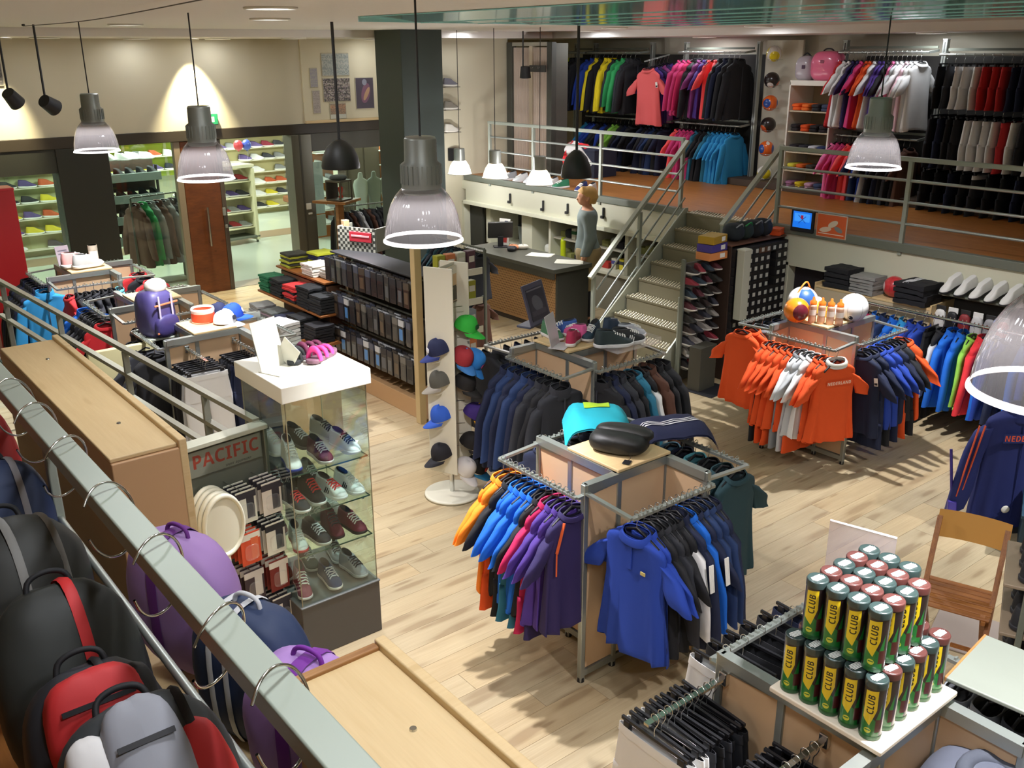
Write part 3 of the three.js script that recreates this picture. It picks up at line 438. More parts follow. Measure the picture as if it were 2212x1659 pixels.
function pendant(label, x, y, z, { D = 0.45, power = PENDANT_POWER } = {}) {
  const t = thing('pendant_lamp', label, 'pendant lamp', [x, y, z], 0, 'clear bell pendant lamps'), Hh = D * 0.68, s = D / 0.45;
  const sh = part('shade', bellGeo(D, Hh), mBell, t);
  part('rim', g_().lathe([[D * 0.478, 0.012], [D * 0.49, 0.004], [D * 0.5, 0.0], [D * 0.502, -0.008], [D * 0.492, -0.01], [D * 0.474, 0.002], [D * 0.474, 0.012]], 72).get(), new THREE.MeshPhysicalMaterial({ color: 0xffffff, roughness: 0.25, transmission: 0.35, thickness: 0, side: THREE.DoubleSide, emissive: 0xfff6e6, emissiveIntensity: 0.4 }), sh);
  const h = part('housing', g_().lathe([[0.1 * s, Hh - 0.05], [0.11 * s, Hh - 0.04], [0.11 * s, Hh + 0.11 * s], [0.09 * s, Hh + 0.125 * s], [0.088 * s, Hh + 0.24 * s], [0.08 * s, Hh + 0.255 * s], [0, Hh + 0.258 * s]], 40).get(), M(0x8f938c, 0.4, 0.55), t);
  const ribs = g_(); for (let i = 0; i < 24; i++) { const a = i / 24 * 2 * Math.PI; ribs.box(0.006, 0.1 * s, 0.01, [Math.cos(a) * 0.112 * s, Hh + 0.056 * s, Math.sin(a) * 0.112 * s], [0, -a, 0]); } part('cooling_ribs', ribs.get(), M(0x8f938c, 0.4, 0.55), h).userData.kind = 'stuff';
  part('bulb', g_().sph(0.035, [0, Hh + 0.02, 0], [1, 1.2, 1]).get(), mBulb, t);
  part('cable', g_().cyl(0.006, 0.006, CL - y - Hh - 0.25 * s, [0, (CL - y + Hh + 0.25 * s) / 2, 0], [0, 0, 0], 8).get(), mDark, t);
  const l = new THREE.PointLight(LAMP_TINT, power, 0, 2); l.position.set(x, y + Hh + 0.02, z); l.castShadow = true; l.shadow.radius = 2; l.shadow.mapSize.set(512, 512); scene.add(l);
  return t;
}
pendant('clear bell pendant lamp hanging large in front of the dark column', 2.91, 2.6, -4.45);
pendant('clear bell pendant lamp in front of the brown door, second from left', 2.9, 2.64, -7.58);
pendant('clear bell pendant lamp farthest left, against the dark shop front', 2.88, 2.65, -10.42);
pendant('clear bell pendant lamp in front of the right gallery railing', 7.41, 2.66, -4.44);
pendant('clear bell pendant lamp cut off by the right edge of the picture', 2.9, 2.63, -1.08);
pendant('clear bell pendant lamp beyond the right edge of the picture', 7.41, 2.66, -1.3);  // out of view, placed to light the floor on the right
function opal(label, x, y, z) {
  const D = 0.37, t = thing('counter_lamp', label, 'pendant lamp', [x, y, z], 0, 'white counter lamps');
  part('shade', g_().lathe([[0.18, 0], [0.175, 0.015], [0.165, 0.06], [0.14, 0.13], [0.1, 0.19], [0.08, 0.2]], 40).get(), new THREE.MeshPhysicalMaterial({ color: 0xfff8e0, roughness: 0.5, transmission: 0.4, thickness: 0, side: THREE.DoubleSide, emissive: 0xfff0c8, emissiveIntensity: 1.1 }), t);
  part('rim', g_().add(new THREE.TorusGeometry(0.182, 0.006, 6, 40), [0, 0.002, 0], [Math.PI / 2, 0, 0]).get(), mWhite, t);
  part('housing', g_().lathe([[0.085, 0.195], [0.085, 0.37], [0.075, 0.38], [0, 0.382]], 32).get(), M(0x9a9d96, 0.4, 0.4), t);
  part('cable', g_().cyl(0.005, 0.005, CL - y - 0.38, [0, (CL - y + 0.38) / 2, 0], [0, 0, 0], 8).get(), mDark, t);
  part('bulb', g_().sph(0.03, [0, 0.09, 0]).get(), mBulb, t);
  const l = new THREE.PointLight(LAMP_TINT, 2, 0, 2); l.position.set(x, y + 0.09, z); l.castShadow = true; l.shadow.radius = 2; scene.add(l);
}
opal('white glowing bell lamp over the counter, leftmost beside the dark column', 8.62, 1.81, -12.1);
opal('white glowing bell lamp over the counter, middle of three', 8.3, 1.9, -10.79);
opal('white glowing bell lamp over the counter, nearest the stairs', 8.46, 1.87, -10.01);
function domeLamp(label, x, y, z, r) { const t = thing('dome_lamp', label, 'pendant lamp', [x, y, z], 0, 'black dome lamps'); part('dome', g_().lathe([[r, 0], [r * 1.02, 0.03], [r * 0.94, 0.12], [r * 0.7, 0.22], [r * 0.35, 0.28], [0.03, 0.3], [0, 0.3]], 40).get(), M(0x1d1e1b, 0.5), t); part('rod', g_().cyl(0.016, 0.016, CL - y - 0.3, [0, (CL - y + 0.3) / 2, 0], [0, 0, 0], 10).get(), mDark, t); const b = part('bulb', g_().sph(0.04, [0, 0.06, 0]).get(), mBulb, t);
  const l = new THREE.SpotLight(LAMP_TINT, 12, 0, 0.9, 0.5, 2); l.position.set(x, y + 0.01, z); l.target.position.set(x, 0, z); l.castShadow = true; l.shadow.radius = 2; scene.add(l); scene.add(l.target); }
domeLamp('black dome lamp on a rod in front of the shop front header', 5.0, 2.42, -9.2, 0.2);
domeLamp('black dome lamp on a long rod before the mezzanine railing', 7.3, 2.25, -8.0, 0.17);
// black spotlights on rods
function rodSpot(label, x, z, y, tilt) { const t = thing('rod_spotlight', label, 'spotlight', [x, y, z], 0, 'black spotlights on rods'); part('rod', g_().cyl(0.012, 0.012, CL - y, [0, (CL - y) / 2, 0], [0, 0, 0], 8).get(), mDark, t); part('head', g_().cyl(0.07, 0.09, 0.17, [0.03, -0.05, 0.02], [tilt, 0, tilt], 20).get(), mBlack, t); part('bracket', g_().rbox(0.05, 0.04, 0.03, [0, 0.02, 0]).get(), mDark, t); }
rodSpot('black spotlight on a rod, left of the bell lamps', 2.72, -11.5, 3.12, 0.8);
rodSpot('black spotlight at the left edge of the picture', 2.45, -11.9, 3.18, 0.6);
rodSpot('black round spotlight in front of the fitting room curtain', 10.0, -12.25, 3.32, 0.1);

{ const t = thing('ceiling_cable', 'thin dark cable running across the ceiling from the left rod spotlights', 'cable', [0, 0, 0]); part('cable', g_().tube([[2.6, CL - 0.02, -11.4], [2.3, CL - 0.05, -8], [2.0, CL - 0.02, -4.6]], 0.0035, 30, 6).get(), M(0x6a665e, 0.7), t); part('clip', g_().rbox(0.03, 0.02, 0.03, [2.6, CL - 0.01, -11.4]).get(), mDark, t); }
// ================= near gallery: railing, bags, cabinets =================
{
  const RY = 2.5, x0 = 0.535, x1 = 0.61;
  const t = thing('gallery_railing', 'grey flat topped gallery railing running down the left side, hung with bags', 'railing', [0, 0, 0]);
  part('top_rail', g_().span(x0, x1, RY - 0.05, RY, -7.0, 1.5, 0.006).get(), M(0x98a193, 0.45, 0.05), t);
  for (const y of [2.36, 2.1, 1.86]) part('rail_bar', g_().bar([0.597, y, -7], [0.597, y, 1.5], 0.024, 0.024, true).get(), mAlu, t);
  for (const z of [-6.6, -4.9, -3.25, -1.2, 0.6]) part('post', g_().rbox(0.03, RY - FM, 0.04, [0.6, (RY + FM) / 2 - 0.03, z]).get(), mGrey, t);
  part('edge_channel', g_().span(0.5, 0.6, FM - 0.1, FM + 0.04, -7, 1.5, 0.006).get(), mGreyDark, t);
  // wire rings over the top rail
  const ring = g_().tube(Array.from({ length: 17 }, (_, i) => { const a = -0.9 + i / 16 * 5.4; return [Math.sin(a) * 0.085, Math.cos(a) * 0.1, 0.004 * i / 16]; }), 0.0035, 48, 6).get();
  const where = ['at the far end', 'beside the pink bag', 'beside the pale cabinet', 'before the cabinet end', 'above the purple bag', 'above the navy bag', 'nearest the bottom edge'];
  [-3.5, -3.2, -2.86, -2.42, -2.06, -1.7, -1.4].forEach((z, i) => { const r = part(numbered('hanging_ring'), ring, mChrome, scene); r.position.set(0.565, RY - 0.065, z); r.rotation.set(0.25 * ((i % 3) - 1), 0.5, 0.08 * (i % 2)); tag(r, 'silver wire ring looped over the grey railing ' + where[i], 'wire ring', 'wire rings on the gallery railing'); });
}
// soft bag: a rounded body in the plane of the railing, width along z, thickness along x
function bagGeo(w, h, th, p = 3, seed = 1) { const g = new THREE.SphereGeometry(1, 36, 26), a = g.attributes.position; for (let i = 0; i < a.count; i++) { const x = a.getX(i), y = a.getY(i), z = a.getZ(i), q = (Math.abs(x) ** p + Math.abs(y) ** p + Math.abs(z) ** p) ** (-1 / p), k = 1 + 0.03 * noise(x * 3 + seed, y * 3, z * 3); a.setXYZ(i, x * q * th / 2 * k, y * q * h / 2 * k, z * q * w / 2 * k * (1 + 0.08 * (1 - y) / 2)); } g.computeVertexNormals(); return g; }
const mNylon = c => M(c, 0.62, 0, { sheen: 0.3 });
function bandOn(w, h, th, z, wd, p = 3, out = 1.03) { // strip following the bag outline in the x-y plane at offset z
  const R = []; for (let i = 0; i <= 28; i++) { const a = i / 28 * 2 * Math.PI, c = Math.cos(a), s = Math.sin(a), zz = Math.min(0.95, Math.abs(z) / (w / 2)), q = ((1 - zz ** p) / (Math.abs(c) ** p + Math.abs(s) ** p)) ** (1 / p) * out; R.push([[c * q * th / 2, s * q * h / 2, z - wd / 2], [c * (q + 0.02) * th / 2, s * (q + 0.02) * h / 2, z], [c * q * th / 2, s * q * h / 2, z + wd / 2]]); } return loft(R, false); }
function bag(label, [x, y, z], w, h, th, color, { turn = 0, lean = 0, bands = [], pocket, flap, handle = 0x111114, p = 3, side, mark } = {}) {
  const t = thing('sports_bag', label, 'bag', [x, y, z], turn, 'bags on the gallery railing'); t.rotation.x = lean;
  const b = part('body', bagGeo(w, h, th, p, z * 3), mNylon(color), t);
  for (const [bz, bw, c] of bands) part('strap', bandOn(w, h, th, bz, bw, p), M(c, 0.6), t);
  if (pocket) { const k = part('front_pocket', g_().add(bagGeo(w * pocket[1], h * pocket[2], th * 0.55, 3.5, 4), [-th * 0.36, pocket[3] || -h * 0.14, pocket[4] || 0]).get(), mNylon(pocket[0]), t); part('zip', g_().box(0.006, 0.012, w * pocket[1] * 0.7, [-th * 0.64, (pocket[3] || -h * 0.14) + h * pocket[2] * 0.28, pocket[4] || 0]).get(), mBlack, k); }
  if (flap) for (const [c, dz, dy, sw, sh] of flap) part('side_panel', g_().add(bagGeo(w * sw, h * sh, th * 0.5, 2.6, 9), [-th * 0.3, dy * h, dz * w]).get(), mNylon(c), t);
  part('handle', g_().tube([[0, h * 0.44, -0.06], [0.005, h * 0.5 + 0.022, -0.045], [0.005, h * 0.5 + 0.036, 0], [0.005, h * 0.5 + 0.022, 0.045], [0, h * 0.44, 0.06]], 0.008, 20, 6).get(), M(handle, 0.7), t);
  return t;
}
const QT = Math.PI / 2;
bag('red cloth bag at the far left end of the gallery railing', [0.42, 2.2, -3.62], 0.3, 0.46, 0.14, 0xa8201e, { lean: -0.45, turn: QT });
bag('pink flowered bag highest on the left of the railing', [0.42, 2.3, -3.95], 0.28, 0.26, 0.12, 0xb8506c, { lean: -0.45, turn: QT, bands: [[0, 0.03, 0xe0b0b8]] });
bag('dark blue bag with light grey stripes beside the black duffel', [0.42, 2.14, -3.22], 0.32, 0.42, 0.16, 0x1a2c50, { lean: -0.45, turn: QT + 0.2, bands: [[-0.06, 0.022, 0x9a9aa0], [0.06, 0.022, 0x9a9aa0]] });
bag('black barrel shaped duffel with grey stripes', [0.38, 2.1, -2.85], 0.4, 0.42, 0.3, 0x2a2b26, { lean: -0.45, turn: QT + 0.15, p: 2.3, bands: [[-0.13, 0.02, 0x7a7974], [-0.02, 0.025, 0x7a7974], [0.1, 0.02, 0x7a7974]] });
bag('black bag with a curved red trim below the duffel', [0.4, 2.04, -2.36], 0.36, 0.52, 0.2, 0x252824, { lean: -0.45, turn: QT + 0.1, p: 2.8, bands: [[0.03, 0.03, 0xc41f20]] });
bag('red and black backpack behind the grey one', [0.38, 2.0, -2.02], 0.32, 0.5, 0.18, 0x22242a, { lean: -0.45, turn: QT, pocket: [0xc42a2c, 0.72, 0.66, 0.08], flap: [[0x1c1d20, 0.28, 0.3, 0.3, 0.3]], bands: [[0.03, 0.02, 0x101012]] });
bag('red and grey backpack with black straps, at the bottom left', [0.4, 2.06, -1.68], 0.36, 0.56, 0.2, 0x303436, { lean: -0.75, turn: QT, pocket: [0x93959d, 0.46, 0.8, 0.05, 0.0], flap: [[0xd02c2e, 0.28, 0.06, 0.34, 0.56], [0xdedcda, -0.28, 0.22, 0.3, 0.4], [0xb01f3a, -0.26, -0.16, 0.3, 0.5]], bands: [[0.1, 0.02, 0x17171a]] });
bag('black bag with pale buckles at the bottom edge under the railing', [0.42, 2.12, -1.32], 0.26, 0.4, 0.14, 0x121214, { lean: -0.45, turn: QT, bands: [[0.03, 0.03, 0x2a2a2c]], pocket: [0x1c1c20, 0.6, 0.4, 0] });
{ const t = thing('added_low_cabinet', 'low pale cabinet under the purple and navy bags', 'cabinet', [1.0, 0, -2.8], 0); part('carcass', g_().rbox(0.5, 1.4, 1.4, [0, 0.7, 0]).uv(1), mBirch, t); part('top_panel', g_().rbox(0.52, 0.02, 1.42, [0, 1.41, 0]).uv(1), mBirch, t); }  // added support beneath the bags, hidden from view
bag('light purple bag with a dark purple belt, largest beside the pale cabinet', [0.93, 1.72, -3.08], 0.46, 0.54, 0.24, 0xa883c0, { turn: 0.35, bands: [[-0.02, 0.05, 0x6c2c84]], handle: 0x6c2c84 });
bag('navy bag with two white straps between the purple bags', [0.98, 1.66, -2.62], 0.42, 0.5, 0.24, 0x2a3a5c, { turn: 0.4, bands: [[-0.07, 0.025, 0xd4d6d8], [0, 0.025, 0xd4d6d8]], handle: 0xd4d6d8 });
bag('light purple bag with a violet stripe, nearest the bottom cabinet', [1.0, 1.66, -2.24], 0.42, 0.48, 0.26, 0xb48ad0, { turn: 0.4, bands: [[0, 0.05, 0x7e2ea0]], handle: 0x7e2ea0 });
// tall birch cabinets seen from above
function cabinet(label, x0, x1, z0, z1, H, lipSide) {
  const t = thing('tall_cabinet', label, 'cabinet', [(x0 + x1) / 2, 0, (z0 + z1) / 2], 0, 'tall birch cabinets'), w = x1 - x0, d = z1 - z0;
  part('carcass', g_().rbox(w - 0.02, H - 0.02, d, [-0.01, (H - 0.02) / 2, 0]).uv(1), M(0xc49c72, 0.55), t);
  part('top_panel', g_().rbox(w - 0.035, 0.02, d - 0.035, [-0.018, H - 0.01, -0.0]).uv(1, 0.3, 0.2, true), mBirch, t);
  part('edge_board', g_().rbox(0.035, H + 0.02, d + 0.01, [w / 2 - 0.0175, (H + 0.02) / 2, 0]).uv(1), mBirch, t);
  if (lipSide) part('end_board', g_().rbox(w - 0.035, 0.02, 0.03, [-0.018, H + 0.002, -d / 2 + 0.015]).uv(1), mOak, t);
  const s = g_(); for (const zz of [-0.3, 0.3]) s.cyl(0.009, 0.011, 0.006, [0, H + 0.002, zz * d], [0, 0, 0], 12); part('screw_caps', s.get(), mChrome, t);
}
cabinet('long pale wood cabinet top behind the left railing', 0.94, 1.26, -5.92, -3.86, 2.0);
cabinet('bright pale wood cabinet top at the bottom of the picture', 0.87, 1.16, -2.05, -0.2, 2.0, true);
// low railing between the aisles
{
  const t = thing('aisle_railing', 'grey two bar railing running into the sports display, left', 'railing', [0, 0, 0]);
  const A = [1.72, 1.5, -10.4], B = [2.1, 1.5, -5.12], dn = (p, y) => [p[0], y, p[2]], at = f => [lerp(A[0], B[0], f), 0, lerp(A[2], B[2], f)];
  for (const y of [1.5, 1.3, 1.12]) part('rail_bar', g_().bar(dn(A, y), dn(B, y), 0.045, 0.03).get(), M(0x8c8d7c, 0.5, 0.15), t);
  for (const f of [0.05, 0.35, 0.62, 0.87, 0.995]) { const p = at(f); part('post', g_().rbox(0.045, 1.48, 0.035, [p[0], 0.74, p[2]]).get(), M(0x86877a, 0.5, 0.15), t); }
}
// ================= sports display, glass case, cap stand, stairs, rails =================
// shoe: heel at x=-0.14, toe at x=+0.14, sole on y=0
const shoeGeos = (() => { // two cuts: 0 low trainer, 1 high top
  return [0.06, 0.115].map(collarH => {
    const o = {}, foot = (k = 1) => [[-0.14, -0.01], [-0.13, -0.034], [-0.08, -0.04], [0, -0.036], [0.06, -0.046], [0.105, -0.044], [0.138, -0.02], [0.145, 0.008], [0.13, 0.034], [0.09, 0.05], [0.03, 0.044], [-0.05, 0.036], [-0.11, 0.038], [-0.136, 0.018]].map(([a, b]) => [a * k, b * k]);
    const cv = new THREE.CatmullRomCurve3(foot().map(([a, b]) => V(a, 0, b)), true).getPoints(40).slice(0, -1);
    const ring = (k, y, lift = 0) => cv.map(p => [p.x * k, y + lift * Math.max(0, p.x / 0.14) ** 3 + 0.006 * Math.max(0, -p.x / 0.14), p.z * k]);
    o.sole = loft([ring(0.97, 0, 0.012), ring(1.03, 0.006, 0.012), ring(1.04, 0.022, 0.008), ring(1.0, 0.028, 0.006)], true, true, true);
    const up = []; for (let j = 0; j <= 8; j++) { const t = j / 8; up.push(cv.map(p => { const u = Math.min(1, Math.max(0, (p.x + 0.14) / 0.285)), top = u < 0.45 ? 0.055 + collarH * (0.9 - 0.5 * u) : 0.04 + (0.015 + collarH * 0.675) * Math.max(0, 1 - (u - 0.45) / 0.55) ** 1.15; const back = u < 0.42 ? 1 : 0; const k = 1 - 0.16 * t - (back ? 0.12 * t * t : 0.6 * t ** 3 * Math.min(1, (u - 0.42) * 3)); return [p.x * (1 - 0.12 * t * t) - (u > 0.5 ? 0.012 * t * (u - 0.5) * 6 * t : 0), 0.026 + top * t ** 0.8 * (0.55 + 0.45), p.z * k]; })); }
    o.upper = loft(up, true, false, true);
    o.dark_opening = loft([0, 1].map(j => Array.from({ length: 16 }, (_, i) => { const a = i / 16 * 6.2832; return [-0.062 + Math.cos(a) * 0.052 * (1 - 0.2 * j), 0.026 + 0.055 + collarH * 0.78 + 0.006 - 0.012 * Math.cos(a) - j * 0.002, Math.sin(a) * 0.026 * (1 - 0.2 * j)]; })), true, false, true);
    const lc = g_(); for (let i = 0; i < 5; i++) { const x = 0.0 + i * 0.019, u = (x + 0.14) / 0.285, y = 0.028 + 0.04 + (0.015 + collarH * 0.675) * (1 - (u - 0.45) / 0.55) ** 1.15; lc.rbox(0.009, 0.009, 0.046 - i * 0.003, [x * 0.96, y - 0.001, 0], [0, i % 2 ? 0.3 : -0.3, -0.5], 0.003); for (const s of [-1, 1]) lc.rbox(0.009, 0.006, 0.022, [x * 0.96, y - 0.009, s * 0.026], [s * 0.9, 0, -0.4], 0.002); }; o.laces = lc.get();
    const st = g_(); for (const s of [-1, 1]) for (let i = 0; i < 3; i++) st.box(0.008, 0.045, 0.004, [-0.01 + i * 0.018, 0.055, s * 0.04], [s * -0.22, 0, -0.35]); o.stripes = st.get();
    return o;
  });
})();
function shoe(label, p, turn, color, { sole = 0xe8e6e0, lace = 0xe8e6e0, stripe, high = 0, group = 'shoes on display', s = 1, roll = 0, simple } = {}) {
  const o = shoeGeos[high ? 1 : 0], t = thing('shoe', label, 'shoe', p, turn, group); t.scale.setScalar(s); t.rotation.z = roll;
  part('sole', o.sole, M(sole, 0.6), t); const u = part('upper', o.upper, M(color, 0.7), t);
  if (!simple) { part('dark_opening', o.dark_opening, mInside, u); part('laces', o.laces, M(lace, 0.7), u); }  // near-black disc standing in for the dark shoe opening
  if (stripe) part('side_stripes', o.stripes, M(stripe, 0.6), u); return t;
}
// ---- display headed PACIFIC
{
  const t = thing('display_stand', 'grey sports display stand with red PACIFIC lettering on its header', 'display stand', [1.86, 0, -5.06], 0.12);
  const H = 1.5; const mG = M(0x7a7f72, 0.5, 0.2), mL = M(0xb4b8a6, 0.5, 0.2);
  part('back_panel', g_().rbox(0.52, H - 0.05, 0.03, [0, (H - 0.05) / 2, -0.02]).get(), mG, t);
  part('header', g_().rbox(0.54, 0.03, 0.1, [0, H - 0.015, 0.01]).get(), mL, t);
  for (const s of [-1, 1]) part('side_post', g_().rbox(0.025, H, 0.06, [s * 0.265, H / 2, 0]).get(), mG, t);
  part('foot', g_().rbox(0.56, 0.04, 0.4, [0, 0.02, 0.1]).get(), mGreyDark, t);
  const pt = canvasTex(768, 256, (c, w, h) => { c.fillStyle = '#7a7f72'; c.fillRect(0, 0, w, h); c.fillStyle = '#8e3a2a'; c.font = 'bold 190px sans-serif'; c.textAlign = 'center'; c.textBaseline = 'middle'; c.fillText('PACIFIC', w / 2, h * 0.42, w - 40); c.fillStyle = '#3b3d38'; c.font = 'italic bold 30px sans-serif'; c.fillText('SPORT  EQUIPMENT', w * 0.66, h * 0.9, w * 0.5); });
  part('lettering_panel', g_().add(new THREE.BoxGeometry(0.46, 0.155, 0.006)).get(), new THREE.MeshPhysicalMaterial({ map: pt, roughness: 0.5 }), t).position.set(0, H - 0.13, 0.022);
  const pegs = g_(); for (const y of [1.2, 0.93, 0.68, 0.42]) for (const x of [-0.19, -0.02, 0.16]) pegs.cyl(0.003, 0.003, 0.2, [x, y, 0.1], [Math.PI / 2, 0, 0], 6); part('pegs', pegs.get(), mChrome, t);
  const w = (x, y, z) => { const c = Math.cos(0.12), s = Math.sin(0.12); return [1.86 + x * c + z * s, y, -5.06 - x * s + z * c]; };
  // white ringed racket frames hanging left
  const rg = g_().add(new THREE.TorusGeometry(0.16, 0.014, 8, 40), [0, -0.2, 0], [0, 0, 0], [0.75, 1.15, 1.4]).rbox(0.03, 0.2, 0.03, [0, -0.47, 0]).get(), rs = g_(); for (let i = -4; i <= 4; i++) { rs.box(0.0016, 0.34 - Math.abs(i) * 0.03, 0.0016, [i * 0.024, -0.2, 0]); rs.box(0.22 - Math.abs(i) * 0.016, 0.0016, 0.0016, [0, -0.2 + i * 0.034, 0]); }
  for (let i = 0; i < 4; i++) { const r = thing('racket', 'white racket hanging under the red lettering, ' + ORD[i] + ' from the front', 'racket', w(-0.17, 1.25, 0.235 - i * 0.05), 0.12, 'white rackets on the sports display'); part('frame', rg, M(0xe4e2cc, 0.4), r); part('strings', rs.get(), mWhite, r).userData.kind = 'stuff'; part('cover', g_().add(new THREE.SphereGeometry(0.15, 24, 12), [0, -0.2, 0], [0, 0, 0], [0.78, 1.2, 0.06]).get(), M(0xd8d6c0, 0.5), r); }
  // blister packs on the pegs
  const KP = [[0xd8d6c4, 0x2c2c34], [0xe0d8cc, 0x38343c], [0xd8502c, 0xe8e0d0], [0x3a2a30, 0xc8c0b8], [0x7c2a22, 0xe0d8cc], [0xe4e0d0, 0x2a2a30]];
  const ROWS = [[1.2, 0.0, 0], [1.2, 0.17, 1], [0.93, 0.0, 2], [0.93, 0.17, 5], [0.68, 0.0, 3], [0.68, 0.17, 4], [0.42, 0.0, 2], [0.42, 0.17, 1]];
  const card = g_().rbox(0.13, 0.21, 0.006, [0, -0.105, 0], [0, 0, 0], 0.003).get(), blis = g_().add(bagGeo(0.02, 0.1, 0.09, 4, 1), [0, -0.13, 0.012]).get(), strip = g_().box(0.13, 0.04, 0.0068, [0, -0.03, 0]).get(), lab = g_().box(0.05, 0.14, 0.0075, [0.025, -0.11, 0]).get();
  const RN = ['top row', 'top row', 'second row', 'second row', 'third row', 'third row', 'bottom row', 'bottom row'], RC = ['left peg', 'right peg'], PC = ['white', 'cream', 'orange', 'dark', 'dark red', 'white'];
  ROWS.forEach(([y, x, k], q) => { for (let i = 0; i < 4; i++) { const r = thing('blister_pack', PC[k] + ' blister pack on the sports display, ' + RN[q] + ', ' + RC[q % 2] + ', ' + ORD[i] + ' from front', 'pack', w(x, y, 0.2 - i * 0.045), 0.12, 'blister packs on the sports display'); part('card', card, M(KP[k][0], 0.6), r); part('print', strip, M(KP[k][1], 0.6), r); part('label', lab, M(k === 2 ? 0xe06a40 : KP[k][1], 0.6), r); if (!i) part('blister', blis, mClear, r); } });
}
// ---- glass case with shoes
{
  const X0 = 2.12, X1 = 2.65, Z0 = -5.34, Z1 = -4.74, HB = 0.37, HT_ = 1.72, cx = (X0 + X1) / 2, cz = (Z0 + Z1) / 2, w = X1 - X0, d = Z1 - Z0;
  const t = thing('glass_showcase', 'tall glass showcase full of shoes on a dark plinth with thick white top', 'showcase', [cx, 0, cz]);
  part('plinth', g_().rbox(w + 0.02, HB, d + 0.02, [0, HB / 2, 0]).get(), M(0x4d4a46, 0.5), t);
  part('plinth_top', g_().rbox(w + 0.03, 0.012, d + 0.03, [0, HB + 0.004, 0]).get(), M(0x5f6260, 0.4), t);
  part('top_slab', g_().rbox(w + 0.05, 0.1, d + 0.05, [0, HT_ + 0.05, 0]).get(), M(0xe4e2d2, 0.5), t);
  for (const s of [-1, 1]) { part('glass_pane', g_().box(0.006, HT_ - HB, d, [s * (w / 2 - 0.003), (HT_ + HB) / 2, 0]).get(), mGlass, t); part('glass_pane', g_().box(w - 0.014, HT_ - HB, 0.006, [0, (HT_ + HB) / 2, s * (d / 2 - 0.003)]).get(), mGlass, t); for (const q of [-1, 1]) part('corner_seam', g_().box(0.005, HT_ - HB, 0.005, [s * (w / 2 - 0.002), (HT_ + HB) / 2, q * (d / 2 - 0.002)]).get(), M(0x8c8468, 0.3), t); }
  const SY = [0.38, 0.71, 0.98, 1.25]; const pal = [
    [[0x8c3a50, 0xf0e8ec], [0x2c3a60, 0xe8e4dc], [0xb8b8bc, 0xd0d0d0], [0x7a4a3c, 0xe8e4dc], [0x385048, 0xdedad2], [0xd8d8dc, 0xf0f0f0]],
    [[0xd6d8d0, 0xc23030], [0x3a3236, 0xe0dcd4], [0x6a2030, 0x3a2024], [0x7a2c3e, 0x2a2024], [0x9c5a70, 0xf0eef0], [0xe6e4e8, 0xf0f0f0], [0x3f7a68, 0xe8e8e4], [0xe8e6ea, 0x3a3c48]],
    [[0x2c2a2e, 0xe8e6e2], [0x26262a, 0xe8e6e2], [0xe8e8e4, 0xf0f0ee], [0xeeeeec, 0xf2f2f0], [0x5a2026, 0xe0dede], [0x33302c, 0x9aa098], [0x2e2f38, 0xe4e4e0]],
    [[0xdcdad4, 0x2c3c98], [0x5a2436, 0xd8d4d0], [0xf0f0f0, 0xf4f4f4], [0xeef0f4, 0xf4f4f4], [0x5c5048, 0x7a7068], [0xc8c4c0, 0xe4e0da]]];
  const SH = ['bottom', 'second', 'third', 'top'], r = rng(91);
  SY.forEach((y, k) => { if (k) { part('glass_shelf', g_().box(w - 0.02, 0.008, d - 0.02, [0, y, 0]).get(), mGlass, t); part('shelf_edge', g_().box(w - 0.02, 0.008, 0.003, [0, y, d / 2 - 0.012]).box(0.003, 0.008, d - 0.02, [w / 2 - 0.012, y, 0]).get(), mGlassEdge, t); part('shelf_clips', g_().rbox(0.02, 0.012, 0.012, [-w / 2 + 0.06, y - 0.008, d / 2 - 0.015]).rbox(0.02, 0.012, 0.012, [w / 2 - 0.06, y - 0.008, d / 2 - 0.015]).get(), mChrome, t); }
    const L = pal[k], N = L.length, cols = N > 6 ? 4 : 3;
    L.forEach(([c, s], i) => { const row = Math.floor(i / cols), col = i % cols; const x = cx - w / 2 + 0.08 + col * (w - 0.16) / (cols - 1), z = cz + (row ? -0.13 : 0.14) + rr(-0.02, 0.02, r); shoe(['grey', 'dark', 'white', 'red', 'mixed'][i % 5 === 3 ? 3 : c > 0xc00000 ? 2 : c < 0x505050 ? 1 : 4].replace('mixed', 'coloured') + ' shoe in the glass showcase, ' + SH[k] + ' shelf, ' + (row ? 'back' : 'front') + ' row, ' + ORD[col] + ' from left', [x, y + (k ? 0.004 : 0.01), z], -Math.PI / 2 + rr(-0.25, 0.25, r), c, { sole: s, lace: k === 2 && i < 3 ? 0xd83030 : [0xe8e6e0, 0xd8d8dc, 0x303038][i % 3], stripe: (k === 2 && i > 1) || (k === 1 && i > 5) ? (c > 0xc00000 ? 0x26262c : 0xe8e8e8) : 0, high: (i + k) % 3 === 0, group: 'shoes in the glass showcase', s: 0.92 }); }); });
  const card = g_().rbox(0.16, 0.005, 0.13, [0, 0, 0]).get(); [[cx + 0.14, 1.27, cz + 0.02, 0.4], [cx + 0.2, 1.275, cz + 0.12, 0.9], [cx + 0.2, 1.27, cz - 0.12, 0.2]].forEach(([x, y, z, a], i) => solo('price_card', card, M(0xe6ded0, 0.7), 'white price card on the top glass shelf, ' + ['middle', 'front', 'back'][i], 'card', [x, y, z], a, 'price cards in the showcase'));
